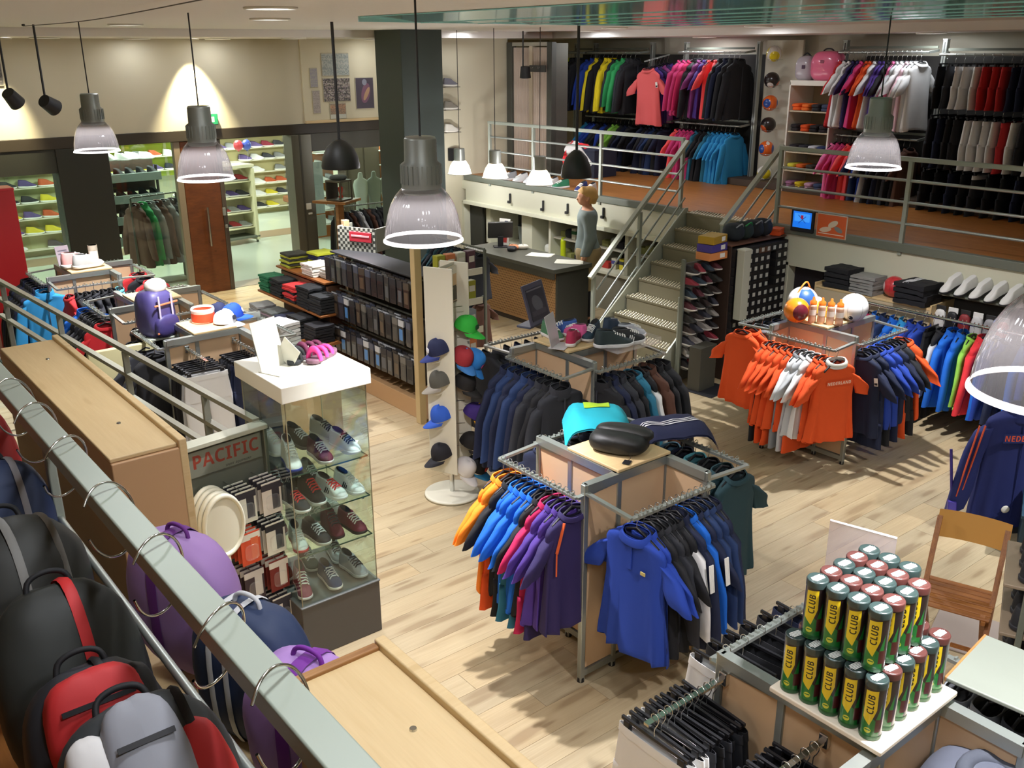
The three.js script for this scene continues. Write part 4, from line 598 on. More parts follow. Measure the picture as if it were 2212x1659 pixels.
  // on top: bent acrylic holder, pink sandals, dark sandal
  const hp = thing('card_holder', 'bent clear plastic card holder standing on the white showcase top', 'card holder', [cx - 0.16, HT_ + 0.1, cz - 0.02], 0.35); part('upright_sheet', g_().box(0.2, 0.3, 0.004, [0, 0.145, -0.04], [-0.22, 0, 0]).get(), M(0xd6d6c6, 0.35), hp); part('foot_sheet', g_().box(0.2, 0.004, 0.17, [0, 0.003, 0.05]).get(), M(0xd6d6c6, 0.35), hp); part('brace', g_().box(0.004, 0.14, 0.14, [0.09, 0.08, 0.03], [0.6, 0, 0]).get(), M(0xdcdccc, 0.35), hp);
  const sandal = (label, p, turn, c, c2) => { const s = thing('sandal', label, 'sandal', p, turn, 'sandals on the white showcase top'); part('sole', shoeGeos[0].sole, M(c2, 0.7), s); const b = g_(); for (const [x, h] of [[0.06, 0.05], [-0.01, 0.06], [-0.09, 0.075]]) b.add(new THREE.TorusGeometry(0.042, 0.012, 8, 20, Math.PI), [x, 0.02, 0], [0, Math.PI / 2, 0], [1, h / 0.045, 1.4]); part('strap', b.get(), M(c, 0.7), s); };
  sandal('pink sandal with broad straps on the white showcase top', [cx + 0.15, HT_ + 0.1, cz - 0.02], 0.6, 0xe03a86, 0x6a4a58);
  sandal('plum sandal behind the pink one on the showcase top', [cx + 0.14, HT_ + 0.1, cz - 0.14], 0.5, 0x6a2848, 0x5a5058);
  sandal('dark grey sandal left of the pink one on the showcase top', [cx + 0.03, HT_ + 0.1, cz - 0.1], 0.9, 0x2a2e2e, 0x33383a);
}
// ---- cap stand
function cap(label, p, turn, crown, visor, { tilt = 0, logo, group = 'caps on the white stand' } = {}) {
  const t = thing('cap', label, 'cap', p, turn, group); t.rotation.order = 'YXZ'; t.rotation.x = tilt;
  const C = []; for (let j = 0; j <= 8; j++) { const a = j / 8 * Math.PI / 2; const R = []; for (let i = 0; i < 28; i++) { const b = i / 28 * 6.2832, q = Math.cos(a) ** 0.7; R.push([Math.cos(b) * 0.085 * q, Math.sin(a) * 0.115 * (1 + 0.08 * Math.sin(b)), Math.sin(b) * 0.1 * q]); } C.push(R); }
  part('crown', loft(C), M(crown, 0.8), t); part('button', g_().sph(0.008, [0, 0.116, 0]).get(), M(visor, 0.7), t);
  const v = []; for (let j = 0; j <= 5; j++) { const R = []; for (let i = 0; i <= 16; i++) { const b = Math.PI * (0.08 + 0.84 * i / 16), u = j / 5; R.push([Math.cos(b) * 0.086 * (1 - 0.08 * u), 0.004 - 0.014 * Math.cos(b) ** 2 - 0.02 * u * u, Math.sin(b) * (0.1 + 0.085 * u) + 0.0 * u]); } v.push(R); } const vg = loft(v, false); part('visor', g_().add(vg).add(vg, [0, -0.004, 0]).get(), M(visor, 0.75), t);
  if (logo) part('logo', g_().add(bagGeo(0.012, 0.04, 0.07, 3, 2), [0, 0.05, 0.094], [-0.35, 0, 0]).get(), M(logo, 0.7), t); return t;
}
{
  const cx = 4.19, cz = -6.1, t = thing('cap_stand', 'tall white cap stand on a round base', 'display stand', [cx, 0, cz], 0.45), mW = M(0xdcd8c4, 0.5);
  part('round_base', g_().lathe([[0, 0.03], [0.22, 0.03], [0.235, 0.022], [0.24, 0], [0, 0]], 48).get(), mW, t);
  part('pole', g_().cyl(0.02, 0.02, 0.3, [0, 0.16, 0]).get(), mChrome, t);
  for (const s of [-1, 1]) { part('side_panel', g_().rbox(0.014, 1.75, 0.26, [s * 0.13, 1.13, 0]).get(), mW, t); }
  part('back_panel', g_().rbox(0.25, 1.75, 0.01, [0, 1.13, 0]).get(), M(0xcfc8b4, 0.6), t);
  for (let y = 0.45; y < 1.75; y += 0.2) part('hook', g_().bar([0, y, 0.005], [0, y + 0.03, 0.14], 0.006, 0.006, true).get(), mChrome, t);
  const sg = canvasTex(256, 320, (c, w, h) => { c.fillStyle = '#d6b48a'; c.fillRect(0, 0, w, h); c.fillStyle = '#d8d4c0'; c.fillRect(0, 0, w, 70); c.fillStyle = '#3a4a46'; c.font = 'italic bold 54px serif'; c.textAlign = 'center'; c.fillText('Caps', w / 2, 54); c.fillStyle = '#5a5648'; c.fillRect(6, 170, w - 12, 16); c.beginPath(); c.moveTo(w, 186); c.lineTo(w, h - 20); c.lineTo(w * 0.55, h - 20); c.lineTo(w * 0.78, 186); c.fill(); c.fillRect(0, h - 14, w, 12); });
  part('header_sign', g_().add(new THREE.BoxGeometry(0.24, 0.3, 0.012), [0, 1.83, 0.02]).get(), new THREE.MeshPhysicalMaterial({ map: sg, roughness: 0.6 }), t);
  const at = (x, y, z) => { const c = Math.cos(0.45), s = Math.sin(0.45); return [cx + x * c + z * s, y, cz - x * s + z * c]; };
  cap('bright green cap with black logo, highest on the stand', at(0.06, 1.48, 0.13), 0.55, 0x2fb03a, 0x2fb03a, { tilt: 0.3, logo: 0x164a20 });
  cap('red, blue trimmed cap behind the blue one', at(0.0, 1.24, 0.12), 0.2, 0xa02c34, 0x3a78b8, { tilt: 0.6 });
  cap('bright blue cap with red mark below the green one', at(0.1, 1.2, 0.16), 0.6, 0x2a7cc8, 0x2a7cc8, { tilt: 0.9, logo: 0x8a3058 });
  cap('black cap half hidden below the blue one', at(0.03, 1.0, 0.12), 0.5, 0x1c1a18, 0x1c1a18, { tilt: 0.4 });
  cap('purple cap with yellow visor on the stand', at(0.1, 0.72, 0.17), 0.7, 0x3a2270, 0xeaa81c, { tilt: 0.45, logo: 0xd8b040 });
  cap('black cap with gold emblem on the stand', at(0.08, 0.46, 0.14), 0.5, 0x191614, 0x191614, { tilt: 0.4, logo: 0x8a7448 });
  cap('white cap at the bottom of the stand', at(0.0, 0.26, 0.12), 0.3, 0xd8d4d0, 0xd8d4d0, { tilt: 0.7 });
  cap('black cap with light blue visor and red logo, lowest on the stand', at(0.1, 0.24, 0.17), 0.6, 0x16181a, 0x2a86c0, { tilt: 0.5, logo: 0xb83a30 });
  cap('navy cap with white stripes on the left side of the stand', at(-0.13, 1.32, 0.0), -1.9, 0x1c2448, 0x28387c, { tilt: 0.3, logo: 0xdcdcdc });
  cap('black cap low on the left side of the stand', at(-0.14, 0.42, 0.0), -1.7, 0x1a1a22, 0x1a1a22, { tilt: 0.3 });
  cap('bright blue cap on the left side of the stand', at(-0.12, 0.75, 0.0), -1.9, 0x2a5ac0, 0x2a5ac0, { tilt: 0.3 });
  cap('grey cap on the left side above the blue one', at(-0.12, 1.05, 0.0), -1.9, 0x55544c, 0x9a9488, { tilt: 0.3 });
}
// ---- staircase
{
  const t = thing('staircase', 'open metal staircase with studded treads up to the mezzanine', 'staircase', [0, 0, 0]); const n = 9, run = 0.205, rise = FM / n, zL = -8.08, zR = -6.9, xT = 9.26;
  const mT = M(0x857e66, 0.42, 0.5), mS = M(0xb2b6a6, 0.45, 0.2);
  const stud = g_(); { const r0 = g_().cyl(0.004, 0.012, 0.009, [0, 0, 0], [0, 0, 0], 6).get(); for (let i = 0; i < 26; i++) for (let j = 0; j < 5; j++) stud.add(r0, [-0.1 + j * 0.045, 0.003, -0.55 + i * 0.044 + (j % 2) * 0.022]); } const SG = stud.get();
  for (let i = 1; i <= n; i++) { const x = xT - (n - i) * run, y = i * rise; const tr = part('tread', g_().rbox(0.24, 0.03, zR - zL - 0.05, [x + 0.1, y - 0.015, (zL + zR) / 2]).get(), mT, t); const s = part('studs', SG, M(0xeee6c6, 0.3, 0.4), tr); s.position.set(x + 0.1, y, (zL + zR) / 2); s.userData.kind = 'stuff'; part('riser', g_().rbox(0.012, rise - 0.03, zR - zL - 0.06, [x + 0.2, y - rise / 2 - 0.015 + rise, (zL + zR) / 2]).get(), M(0x8b846c, 0.45, 0.4), t).visible = i < n; }  // studs paler than the treads, their glitter put into the colour
  t.children.filter(c => !c.visible).forEach(c => t.remove(c));
  const sx = xT - n * run; for (const z of [zL, zR]) part('stringer', g_().shape([[sx + 0.12, 0], [sx + 0.3, 0], [xT + 0.04, FM - 0.2], [xT + 0.04, FM + 0.05], [xT - 0.02, FM + 0.05], [sx + 0.06, 0.16]], 0.02, [0, 0, z - 0.01]).get(), mS, t);
  // handrails, both sides
  const rail = (z, xa, ya, xb, yb) => { part('handrail', g_().bar([xa, ya, z], [xb, yb, z], 0.06, 0.04).get(), mS, t); for (const k of [0.24, 0.47, 0.7]) part('guard_bar', g_().bar([xa + 0.12, ya - k + 0.08, z], [xb, yb - k, z], 0.024, 0.024, true).get(), mAlu, t); };
  rail(zL - 0.04, 7.66, 1.02, 9.28, 2.52); rail(zR + 0.03, 8.5, 1.72, 9.5, 2.54);
  part('post', g_().rbox(0.045, 1.03, 0.045, [7.72, 0.515, zL - 0.04]).get(), mGrey, t); part('post', g_().rbox(0.045, 1.25, 0.045, [8.48, 1.1, zL - 0.04]).get(), mGrey, t); part('post', g_().rbox(0.05, 1.0, 0.05, [7.86, 0.5, zR + 0.05]).get(), mGrey, t); part('post', g_().rbox(0.045, 1.0, 0.045, [8.52, 1.22, zR + 0.03]).get(), mGrey, t);
}
// ---- mezzanine railings
function mezzRail(label, z0, z1, posts) {
  const X = 9.3, t = thing('mezzanine_railing', label, 'railing', [0, 0, 0]);
  part('top_rail', g_().rbox(0.05, 0.045, Math.abs(z1 - z0), [X, 2.535, (z0 + z1) / 2]).get(), mGrey, t);
  for (const y of [2.32, 2.1, 1.88]) part('rail_bar', g_().bar([X, y, z0 + 0.03], [X, y, z1 - 0.03], 0.03, 0.03, true).get(), mAlu, t);
  for (const z of posts) part('post', g_().rbox(0.045, 2.54 - FM + 0.1, 0.045, [X, (2.54 + FM - 0.1) / 2, z]).get(), mGrey, t);
}
mezzRail('grey four bar railing left of the stairs on the mezzanine', -12.25, -8.19, [-12.22, -11.15, -9.69, -8.21]);
mezzRail('grey four bar railing right of the stairs on the mezzanine', -6.75, 2.0, [-6.73, -5.15, -3.58, -2.0, -0.4, 1.2]);
// ================= mezzanine: clothes wall, balls, shelf, fitting room =================
struct('wall_panel', g_().span(12.34, 12.4, FM, 3.52, -13.4, -9.3).span(12.34, 12.4, FM, 3.5, -7.7, -3.4).get(), M(0x3a3936, 0.85));  // dark sheet standing in for the darkness between the garment rows
{
  const zs = [-13.3, -12.8, -11.45, -10.72, -9.3, -7.86, -6.45, -5.0];
  const up = g_().rbox(0.07, 2.05, 0.06, [0, 1.025, 0]).get(), gr = g_().box(0.006, 2.0, 0.012, [-0.036, 1.02, 0]).get(), cp = g_().rbox(0.08, 0.012, 0.07, [0, 2.052, 0]).get();
  zs.forEach((z, i) => { const t = thing('wall_upright', 'silver aluminium upright on the mezzanine clothes wall, ' + ORD[i] + ' from left', 'upright', [12.1, FM, z], 0, 'uprights of the clothes wall'); part('profile', up, mAlu, t); part('slot', gr, M(0x5a5c5a, 0.5, 0.5), t); part('end_cap', cp, M(0xc8cac6, 0.4, 0.3), t); });
  const rail = (label, z0, z1, y) => { const t = thing('hang_rail', label, 'clothes rail', [11.85, y, 0], 0, 'rails on the clothes wall'); part('rail', g_().bar([0, 0, z0], [0, 0, z1], 0.03, 0.03, true).get(), mAlu, t); part('bracket', g_().bar([0, 0, z0], [0.22, 0.02, z0], 0.02, 0.03).get(), mAlu, t); part('bracket', g_().bar([0, 0, z1], [0.22, 0.02, z1], 0.02, 0.03).get(), mAlu, t); part('top_trim', g_().box(0.02, 0.03, z1 - z0, [0.2, 0.06, (z0 + z1) / 2]).get(), mGreyDark, t); };
  const A = 'the upper mezzanine rail ', B = 'the lower mezzanine rail ', o = { lod: 0, sc: 1.16, jitter: 0.1 }, ol = { lod: 0, sc: 1.08, jitter: 0.1 };
  const row = (z0, z1, y, items, where, oo) => { rail('silver rail: ' + where, z0, z1, y); hangRow([11.85, y - 0.005, z0 + 0.06], [11.85, y - 0.005, z1 - 0.06], items, where, oo); };
  row(-13.28, -12.84, 3.55, ['jacket:lime', 'jacket:black', 'jacket:black', 'jacket:charcoal'], A + 'by the fitting room', o);
  row(-12.76, -11.5, 3.55, ['top:royal', 'jacket:royal', 'jacket:yellow', 'jacket:black', 'jacket:yellow:turn', 'jacket:yellow', 'top:charcoal', 'top:green', 'jacket:green', 'jacket:charcoal', 'jacket:black'], A + 'with yellow tops', o);
  row(-10.66, -9.36, 3.55, ['top:magenta', 'top:magenta', 'top:pink', 'jacket:black', 'tee:plum', 'tee:purple', 'tee:coral', 'top:coral:turn', 'jacket:black', 'jacket:navy', 'jacket:black', 'jacket:black'], A + 'with pink tops', o);
  row(-7.8, -6.52, 3.55, ['tee:red', 'tee:white', 'tee:white', 'tee:deep_purple', 'tee:deep_purple', 'tee:magenta', 'tee:orange', 'tee:orange', 'tee:white', 'tee:purple', 'tee:purple', 'tee:black', 'tee:light_pink', 'tee:light_grey', 'tee:white', 'tee:pale_pink', 'tee:white', 'tee:white'], A + 'right of the white shelf', o);
  row(-6.38, -4.6, 3.52, ['shorts:black', 'shorts:charcoal', 'shorts:white', 'shorts:white', 'shorts:white', 'shorts:red', 'shorts:red', 'shorts:red', 'shorts:navy', 'shorts:navy', 'shorts:black', 'shorts:white', 'shorts:black', 'shorts:navy', 'shorts:black'], A + 'of shorts', { lod: 0, sc: 1.1 });
  row(-6.38, -4.6, 2.93, ['shorts:black', 'shorts:navy', 'shorts:black', 'shorts:black', 'shorts:white', 'shorts:white', 'shorts:white', 'shorts:white', 'shorts:red', 'shorts:white', 'shorts:black', 'shorts:white', 'shorts:white', 'shorts:black', 'shorts:black'], 'the middle mezzanine rail of shorts', { lod: 0, sc: 1.3 });
  row(-6.38, -4.2, 2.28, ['shorts:black', 'shorts:black', 'shorts:navy', 'shorts:black', 'shorts:charcoal:trim=white', 'shorts:black', 'shorts:black', 'shorts:navy', 'shorts:black', 'shorts:black', 'shorts:black', 'shorts:navy', 'shorts:black'], B + 'of black shorts', { lod: 0, sc: 1.2 });
  row(-12.76, -11.5, 2.5, ['tee:azure', 'tee:royal', 'tee:royal', 'tee:charcoal', 'tee:black', 'top:royal', 'tee:black', 'tee:light_green', 'tee:light_green', 'tee:black', 'tee:navy', 'tee:black'], B + 'under the yellow tops', ol);
  row(-11.4, -10.76, 2.5, ['tee:navy', 'tee:black', 'tee:navy', 'tee:dark_blue', 'tee:black', 'tee:navy'], B + 'under the salmon shirt', ol);
  row(-10.66, -9.36, 2.5, ['tee:coral', 'tee:magenta', 'tee:magenta', 'top:magenta', 'tee:magenta', 'tee:teal', 'tee:black', 'tee:black', 'tee:teal', 'tee:azure', 'tee:azure', 'tee:azure', 'tee:azure', 'top:azure'], B + 'under the pink tops', ol);
  row(-7.8, -6.52, 2.48, ['tee:light_pink', 'tee:magenta', 'top:magenta', 'tee:coral', 'tee:coral', 'tee:dark_blue', 'tee:royal', 'tee:light_grey', 'tee:black', 'tee:navy', 'tee:black', 'tee:charcoal', 'tee:black', 'tee:brown'], B + 'right of the white shelf', ol);
  hangRow([12.1, 3.5, -11.08], [11.58, 3.42, -11.08], ['tee:purple', 'tee:deep_purple', 'tee:plum', 'tee:deep_purple', 'tee:purple', 'tee:salmon:tagged'], 'the face-out arm on the mezzanine wall', { lod: 1, sc: 1.2, from: 'wall' });
  const arm = thing('face_out_arm', 'silver arm with purple shirts and a salmon shirt in front', 'rack arm', [11.85, 3.49, -11.08]); part('bar', g_().bar([0.25, 0.03, 0], [-0.32, -0.07, 0], 0.02, 0.02).get(), mAlu, arm);
  const low = thing('low_plinth', 'dark low plinth along the foot of the clothes wall', 'plinth', [12.03, FM, -9.3]); part('board', g_().rbox(0.6, 0.1, 8, [0, 0.05, 0]).get(), M(0x4a3a2c, 0.6), low);
}
// balls
const ballTex = (base, spots, seed) => canvasTex(512, 256, (c, w, h) => { c.fillStyle = base; c.fillRect(0, 0, w, h); for (const [x, y, r, col] of spots) { c.fillStyle = col; for (const dx of [-w, 0, w]) { c.beginPath(); c.ellipse(x * w + dx, y * h, r * w, r * w * 1.05, 0, 0, 7); c.fill(); } } c.strokeStyle = 'rgba(40,40,40,0.5)'; c.lineWidth = 2; for (let i = 0; i < 6; i++) { c.beginPath(); c.moveTo(i * w / 6, 0); c.quadraticCurveTo(i * w / 6 + 30, h / 2, i * w / 6, h); c.stroke(); } });
const TB = { yellow: ballTex('#e8e4da', [[0.1, 0.5, 0.12, '#e6d020'], [0.5, 0.35, 0.14, '#e6d020'], [0.8, 0.65, 0.12, '#e6d020'], [0.3, 0.8, 0.1, '#e6d020']]), black: ballTex('#241a1a', [[0.2, 0.75, 0.12, '#d05a24'], [0.6, 0.8, 0.1, '#d8d4d0'], [0.85, 0.7, 0.08, '#d05a24']]), orange: ballTex('#ee6a1e', [[0.08, 0.5, 0.09, '#1e4a9c'], [0.42, 0.5, 0.09, '#1e4a9c'], [0.75, 0.5, 0.09, '#1e4a9c'], [0.25, 0.2, 0.06, '#f0e8e0']]), maroon: ballTex('#f08a1c', [[0.28, 0.5, 0.11, '#6a1c2c'], [0.75, 0.5, 0.11, '#6a1c2c']]), white: ballTex('#f0eeec', [[0.2, 0.6, 0.04, '#c8c8cc'], [0.6, 0.4, 0.04, '#c8c8cc'], [0.9, 0.7, 0.03, '#303038']]), red: ballTex('#c43038', [[0.3, 0.4, 0.07, '#e8c8c8'], [0.7, 0.5, 0.07, '#e8c8c8']]) };
const MB_ = {}; for (const k in TB) MB_[k] = new THREE.MeshPhysicalMaterial({ map: TB[k], roughness: 0.28, clearcoat: 0.5, clearcoatRoughness: 0.15 });
function ball(label, p, r, k, turn = 0, group = 'balls') { const t = thing('ball', label, 'ball', p, turn, group); const g = new THREE.SphereGeometry(r, 32, 20); part('cover', g, MB_[k], t); part('valve', g_().cyl(0.004, 0.004, 0.003, [0, r, 0], [0, 0, 0], 8).get(), mBlack, t); return t; }
{
  const pn = thing('ball_stand', 'white board with balls on ring holders beside the white shelf', 'stand', [12.22, 0, -8.92]); part('board', g_().span(-0.02, 0.02, FM, 3.72, -0.34, 0.3, 0.006).get(), M(0xd2cebc, 0.7), pn);
  const kk = ['yellow', 'black', 'orange', 'black', 'orange', 'yellow'], nm = ['yellow and white football at the top of the ball column', 'black and orange ball second from top of the ball column', 'orange ball with blue panel, third in the ball column', 'black and orange ball fourth in the ball column', 'orange ball with blue panel, fifth in the ball column', 'yellow and white football lowest in the ball column'];
  [3.53, 3.17, 2.85, 2.54, 2.2, 1.84].forEach((y, i) => { ball(nm[i], [11.98, y, -8.95], 0.112, kk[i], i * 0.9 + 2, 'balls in the ball column'); part('ring_holder', g_().add(new THREE.TorusGeometry(0.08, 0.005, 6, 24), [-0.24, y - 0.08, -0.03], [Math.PI / 2, 0, 0]).bar([-0.16, y - 0.08, -0.03], [0, y - 0.08, -0.03], 0.008, 0.008, true).get(), mChrome, pn); });
}
// white shelf unit
{
  const t = thing('shelf_unit', 'white open shelf unit on the mezzanine with a pink bag on top', 'shelf unit', [12.0, FM, -8.1]), w = 0.68, d = 0.56, h = 1.52;
  part('side_panel', g_().rbox(d, h, 0.025, [0, h / 2, -w / 2]).get(), mWhite, t); part('side_panel', g_().rbox(d, h, 0.025, [0, h / 2, w / 2]).get(), mWhite, t); part('top_panel', g_().rbox(d, 0.07, w + 0.02, [0, h - 0.02, 0]).get(), mWhite, t); part('back_panel', g_().rbox(0.015, h, w, [d / 2, h / 2, 0]).get(), M(0xb4a486, 0.8), t);
  const ys = [0.05, 0.3, 0.56, 0.84, 1.12]; for (const y of ys) part('shelf', g_().rbox(d - 0.02, 0.02, w - 0.03, [0, y, 0]).get(), M(0xc8bca0, 0.7), t);
  const r = rng(3); let q = 0;
  ys.forEach((y, k) => { for (let i = 0; i < 4; i++) for (let j = 0; j < 2; j++) { const c = [[0x9a6a8c, 0xd8c020, 0xc49ab0, 0x3a4a6c], [0xd8d040, 0xe06a24, 0x3a3430, 0xd8d8a0], [0x28242a, 0x30303a, 0xd0d4dc, 0x2a3a68], [0x241e22, 0xe0541c, 0x1e1a1e, 0x241e22], [0xf0621c, 0xe87028, 0x2a2a2e, 0x3a4660]][k][i]; const s = thing('folded_item', ['pale', 'lemon', 'dark', 'black', 'orange'][k] + ' folded item on the white shelf, shelf ' + ORD[k] + ' from floor, ' + ORD[i] + ' from left' + (j ? ', upper' : ', lower'), 'folded cloth', [11.86, FM + y + 0.012 + j * 0.045, -8.1 - w / 2 + 0.11 + i * 0.155], rr(-0.1, 0.1, r), 'folded items on the white shelf'); part('body', bagGeo(0.13, 0.05, 0.26, 5, i), cloth(c), s).position.y = 0.024; } });
  const b1 = thing('sports_bag', 'shiny pink sports bag on top of the white shelf', 'bag', [11.9, FM + h + 0.2, -7.98], 0, 'bags on the white shelf'); part('body', bagGeo(0.44, 0.4, 0.3, 3.4, 2), M(0xe0688c, 0.28, 0, { clearcoat: 0.7 }), b1); part('handle', g_().tube([[-0.02, 0.17, -0.1], [-0.02, 0.22, -0.05], [-0.02, 0.22, 0.05], [-0.02, 0.17, 0.1]], 0.01).get(), mBlack, b1); part('badge', g_().rbox(0.01, 0.04, 0.06, [-0.15, 0.06, 0]).get(), M(0x8a3a54, 0.4), b1);
  const b2 = thing('sports_bag', 'silver grey sports bag left of the pink one', 'bag', [11.9, FM + h + 0.17, -8.32], 0.1, 'bags on the white shelf'); part('body', bagGeo(0.26, 0.34, 0.3, 3, 5), M(0xb8b0b8, 0.3, 0, { clearcoat: 0.6 }), b2); part('handle', g_().tube([[-0.02, 0.14, -0.08], [-0.02, 0.2, 0], [-0.02, 0.14, 0.08]], 0.01).get(), mBlack, b2); part('badge', g_().rbox(0.01, 0.05, 0.05, [-0.15, 0.02, 0.03]).get(), M(0x4a3048, 0.4), b2);
}
// fitting room
{
  const f = structGroup('wall_fitting_room');
  struct('side_panel', g_().span(10.3, 10.62, FM, 3.7, -11.92, -11.88).get(), M(0x4c4a42, 0.7), f);
  struct('front_post', g_().span(10.26, 10.36, FM, 3.72, -11.98, -11.86, 0.008).get(), M(0x3e3f38, 0.6), f);
  struct('front_post', g_().span(10.26, 10.36, FM, 3.72, -13.0, -12.86, 0.008).get(), M(0x4a4a42, 0.6), f);
  struct('centre_post', g_().span(10.28, 10.34, FM, 3.7, -12.44, -12.36, 0.006).get(), M(0xc2b49c, 0.7), f);
  struct('head_rail', g_().span(10.27, 10.35, 3.66, 3.72, -13.0, -11.88, 0.006).get(), M(0x9c988a, 0.5), f);
  const cur = (label, z0, z1, x) => { const R = []; for (let j = 0; j <= 6; j++) { const y = FM + 0.04 + (3.64 - FM - 0.04) * j / 6; R.push(Array.from({ length: 41 }, (_, i) => [x + 0.018 * Math.sin(i * 1.1) * (1.1 - 0.3 * j / 6), y, lerp(z0, z1, i / 40)])); } solo('curtain', loft(R, false), M(0xb8a898, 0.9), label, 'curtain', [0, 0, 0], 0, 'fitting room curtains'); };
  cur('left pinkish grey fitting room curtain, with a black spotlight before it', -12.86, -12.44, 10.3); cur('right pinkish grey fitting room curtain behind a black coat board', -12.36, -11.98, 10.3);
  const cb = thing('coat_board', 'black coat board with hooks across the right fitting room curtain', 'coat rack', [10.22, 3.32, -12.15]); part('board', g_().rbox(0.025, 0.1, 0.4, [0, 0, 0]).get(), M(0x3a3a36, 0.5), cb); for (const z of [-0.1, 0.06]) part('hook', g_().tube([[-0.012, 0.02, z], [-0.05, 0.0, z], [-0.06, 0.03, z]], 0.004, 10, 5).get(), mChrome, cb);
}
// tablet, orange poster, things along the edge
{
  const t = thing('tablet_screen', 'small black screen showing a blue picture at the mezzanine edge', 'screen', [9.25, 1.76, -6.33], 0); part('case', g_().rbox(0.03, 0.24, 0.3, [0, 0, 0]).get(), mBlack, t);
  const sc = canvasTex(256, 192, (c, w, h) => { c.fillStyle = '#1c70e0'; c.fillRect(0, 0, w, h); c.fillStyle = '#3a90f0'; c.fillRect(20, 20, w - 40, h * 0.5); c.strokeStyle = '#123c80'; c.lineWidth = 8; c.beginPath(); c.moveTo(70, 40); c.lineTo(180, 130); c.moveTo(180, 50); c.lineTo(80, 140); c.stroke(); c.fillStyle = '#8a2040'; c.fillRect(108, 40, 36, 44); });
  part('display', g_().add(new THREE.BoxGeometry(0.004, 0.18, 0.24), [-0.017, 0.015, 0]).get(), new THREE.MeshStandardMaterial({ map: sc, emissive: 0xffffff, emissiveMap: sc, emissiveIntensity: 0.7, roughness: 0.3 }), t);
  const l = new THREE.RectAreaLight(0x4a90ff, 1.2, 0.24, 0.18); l.position.set(9.215, 1.775, -6.33); l.lookAt(8, 1.775, -6.33); scene.add(l);
  const pt = canvasTex(384, 256, (c, w, h) => { c.fillStyle = '#d8602c'; c.fillRect(0, 0, w, h); c.fillStyle = '#d8cbb4'; c.beginPath(); c.ellipse(w * 0.55, h * 0.4, 70, 34, -0.5, 0, 7); c.fill(); c.fillStyle = '#8a8a86'; c.beginPath(); c.ellipse(w * 0.75, h * 0.62, 60, 28, 0.4, 0, 7); c.fill(); c.fillStyle = '#e0c8b0'; c.beginPath(); c.ellipse(w * 0.3, h * 0.68, 80, 30, -0.2, 0, 7); c.fill(); c.fillStyle = '#e8d8c8'; c.fillRect(20, h - 40, w - 40, 10); });
  const po = thing('poster_board', 'orange poster board beside the small blue screen', 'poster', [9.258, 1.75, -5.96], 0); part('board', g_().rbox(0.012, 0.26, 0.38, [0, 0, 0]).get(), M(0xc8b8a8, 0.6), po); part('print', g_().add(new THREE.PlaneGeometry(0.36, 0.24), [-0.0075, 0, 0], [0, -Math.PI / 2, 0]).get(), new THREE.MeshPhysicalMaterial({ map: pt, roughness: 0.5 }), po);
  const E_ = [[-11.7, 0xd8dcdc, 'white'], [-11.45, 0xe0e4e6, 'white'], [-11.2, 0xc8d4e0, 'pale blue'], [-10.95, 0xe2e2e2, 'white'], [-10.75, 0x2f7a58, 'green'], [-10.3, 0x2c3a78, 'dark blue'], [-12.0, 0x8a8e92, 'grey'], [-10.1, 0xd8d4cc, 'cream']];
  E_.forEach(([z, c, n], i) => shoe(n + ' shoe standing at the mezzanine edge above the counter, ' + ORD[i], [9.5, FM, z], Math.PI + 0.4 * Math.sin(i * 3), c, { sole: 0xe0e0e0, group: 'shoes along the mezzanine edge' }));
  const bx = thing('storage_box', 'dark navy box on the mezzanine beside the fitting room', 'box', [10.9, FM, -11.5]); part('body', g_().rbox(0.5, 0.42, 0.5, [0, 0.21, 0]).get(), M(0x2c3448, 0.7), bx); part('lid', g_().rbox(0.52, 0.03, 0.52, [0, 0.43, 0]).get(), M(0x323a50, 0.7), bx);
  garment('tee', 'white', [9.62, 2.36, -10.75], -0.9, 'small white shirt with red sleeves hung askew behind the mezzanine railing', undefined, { sleeve: 'bright_red', trim: 'red', v: 1, tilt: 0.55, sc: 0.62 });
  const sp = thing('loudspeaker', 'small black loudspeaker at the left end of the mezzanine', 'loudspeaker', [9.12, 2.0, -12.95], 0.3); part('cabinet', g_().rbox(0.14, 0.2, 0.14, [0, 0, 0]).get(), mBlack, sp); part('grille', g_().cyl(0.05, 0.05, 0.006, [0, 0, 0.072], [Math.PI / 2, 0, 0], 20).get(), mDark, sp); part('bracket', g_().rbox(0.03, 0.03, 0.08, [0, 0, -0.08]).get(), mDark, sp);
}
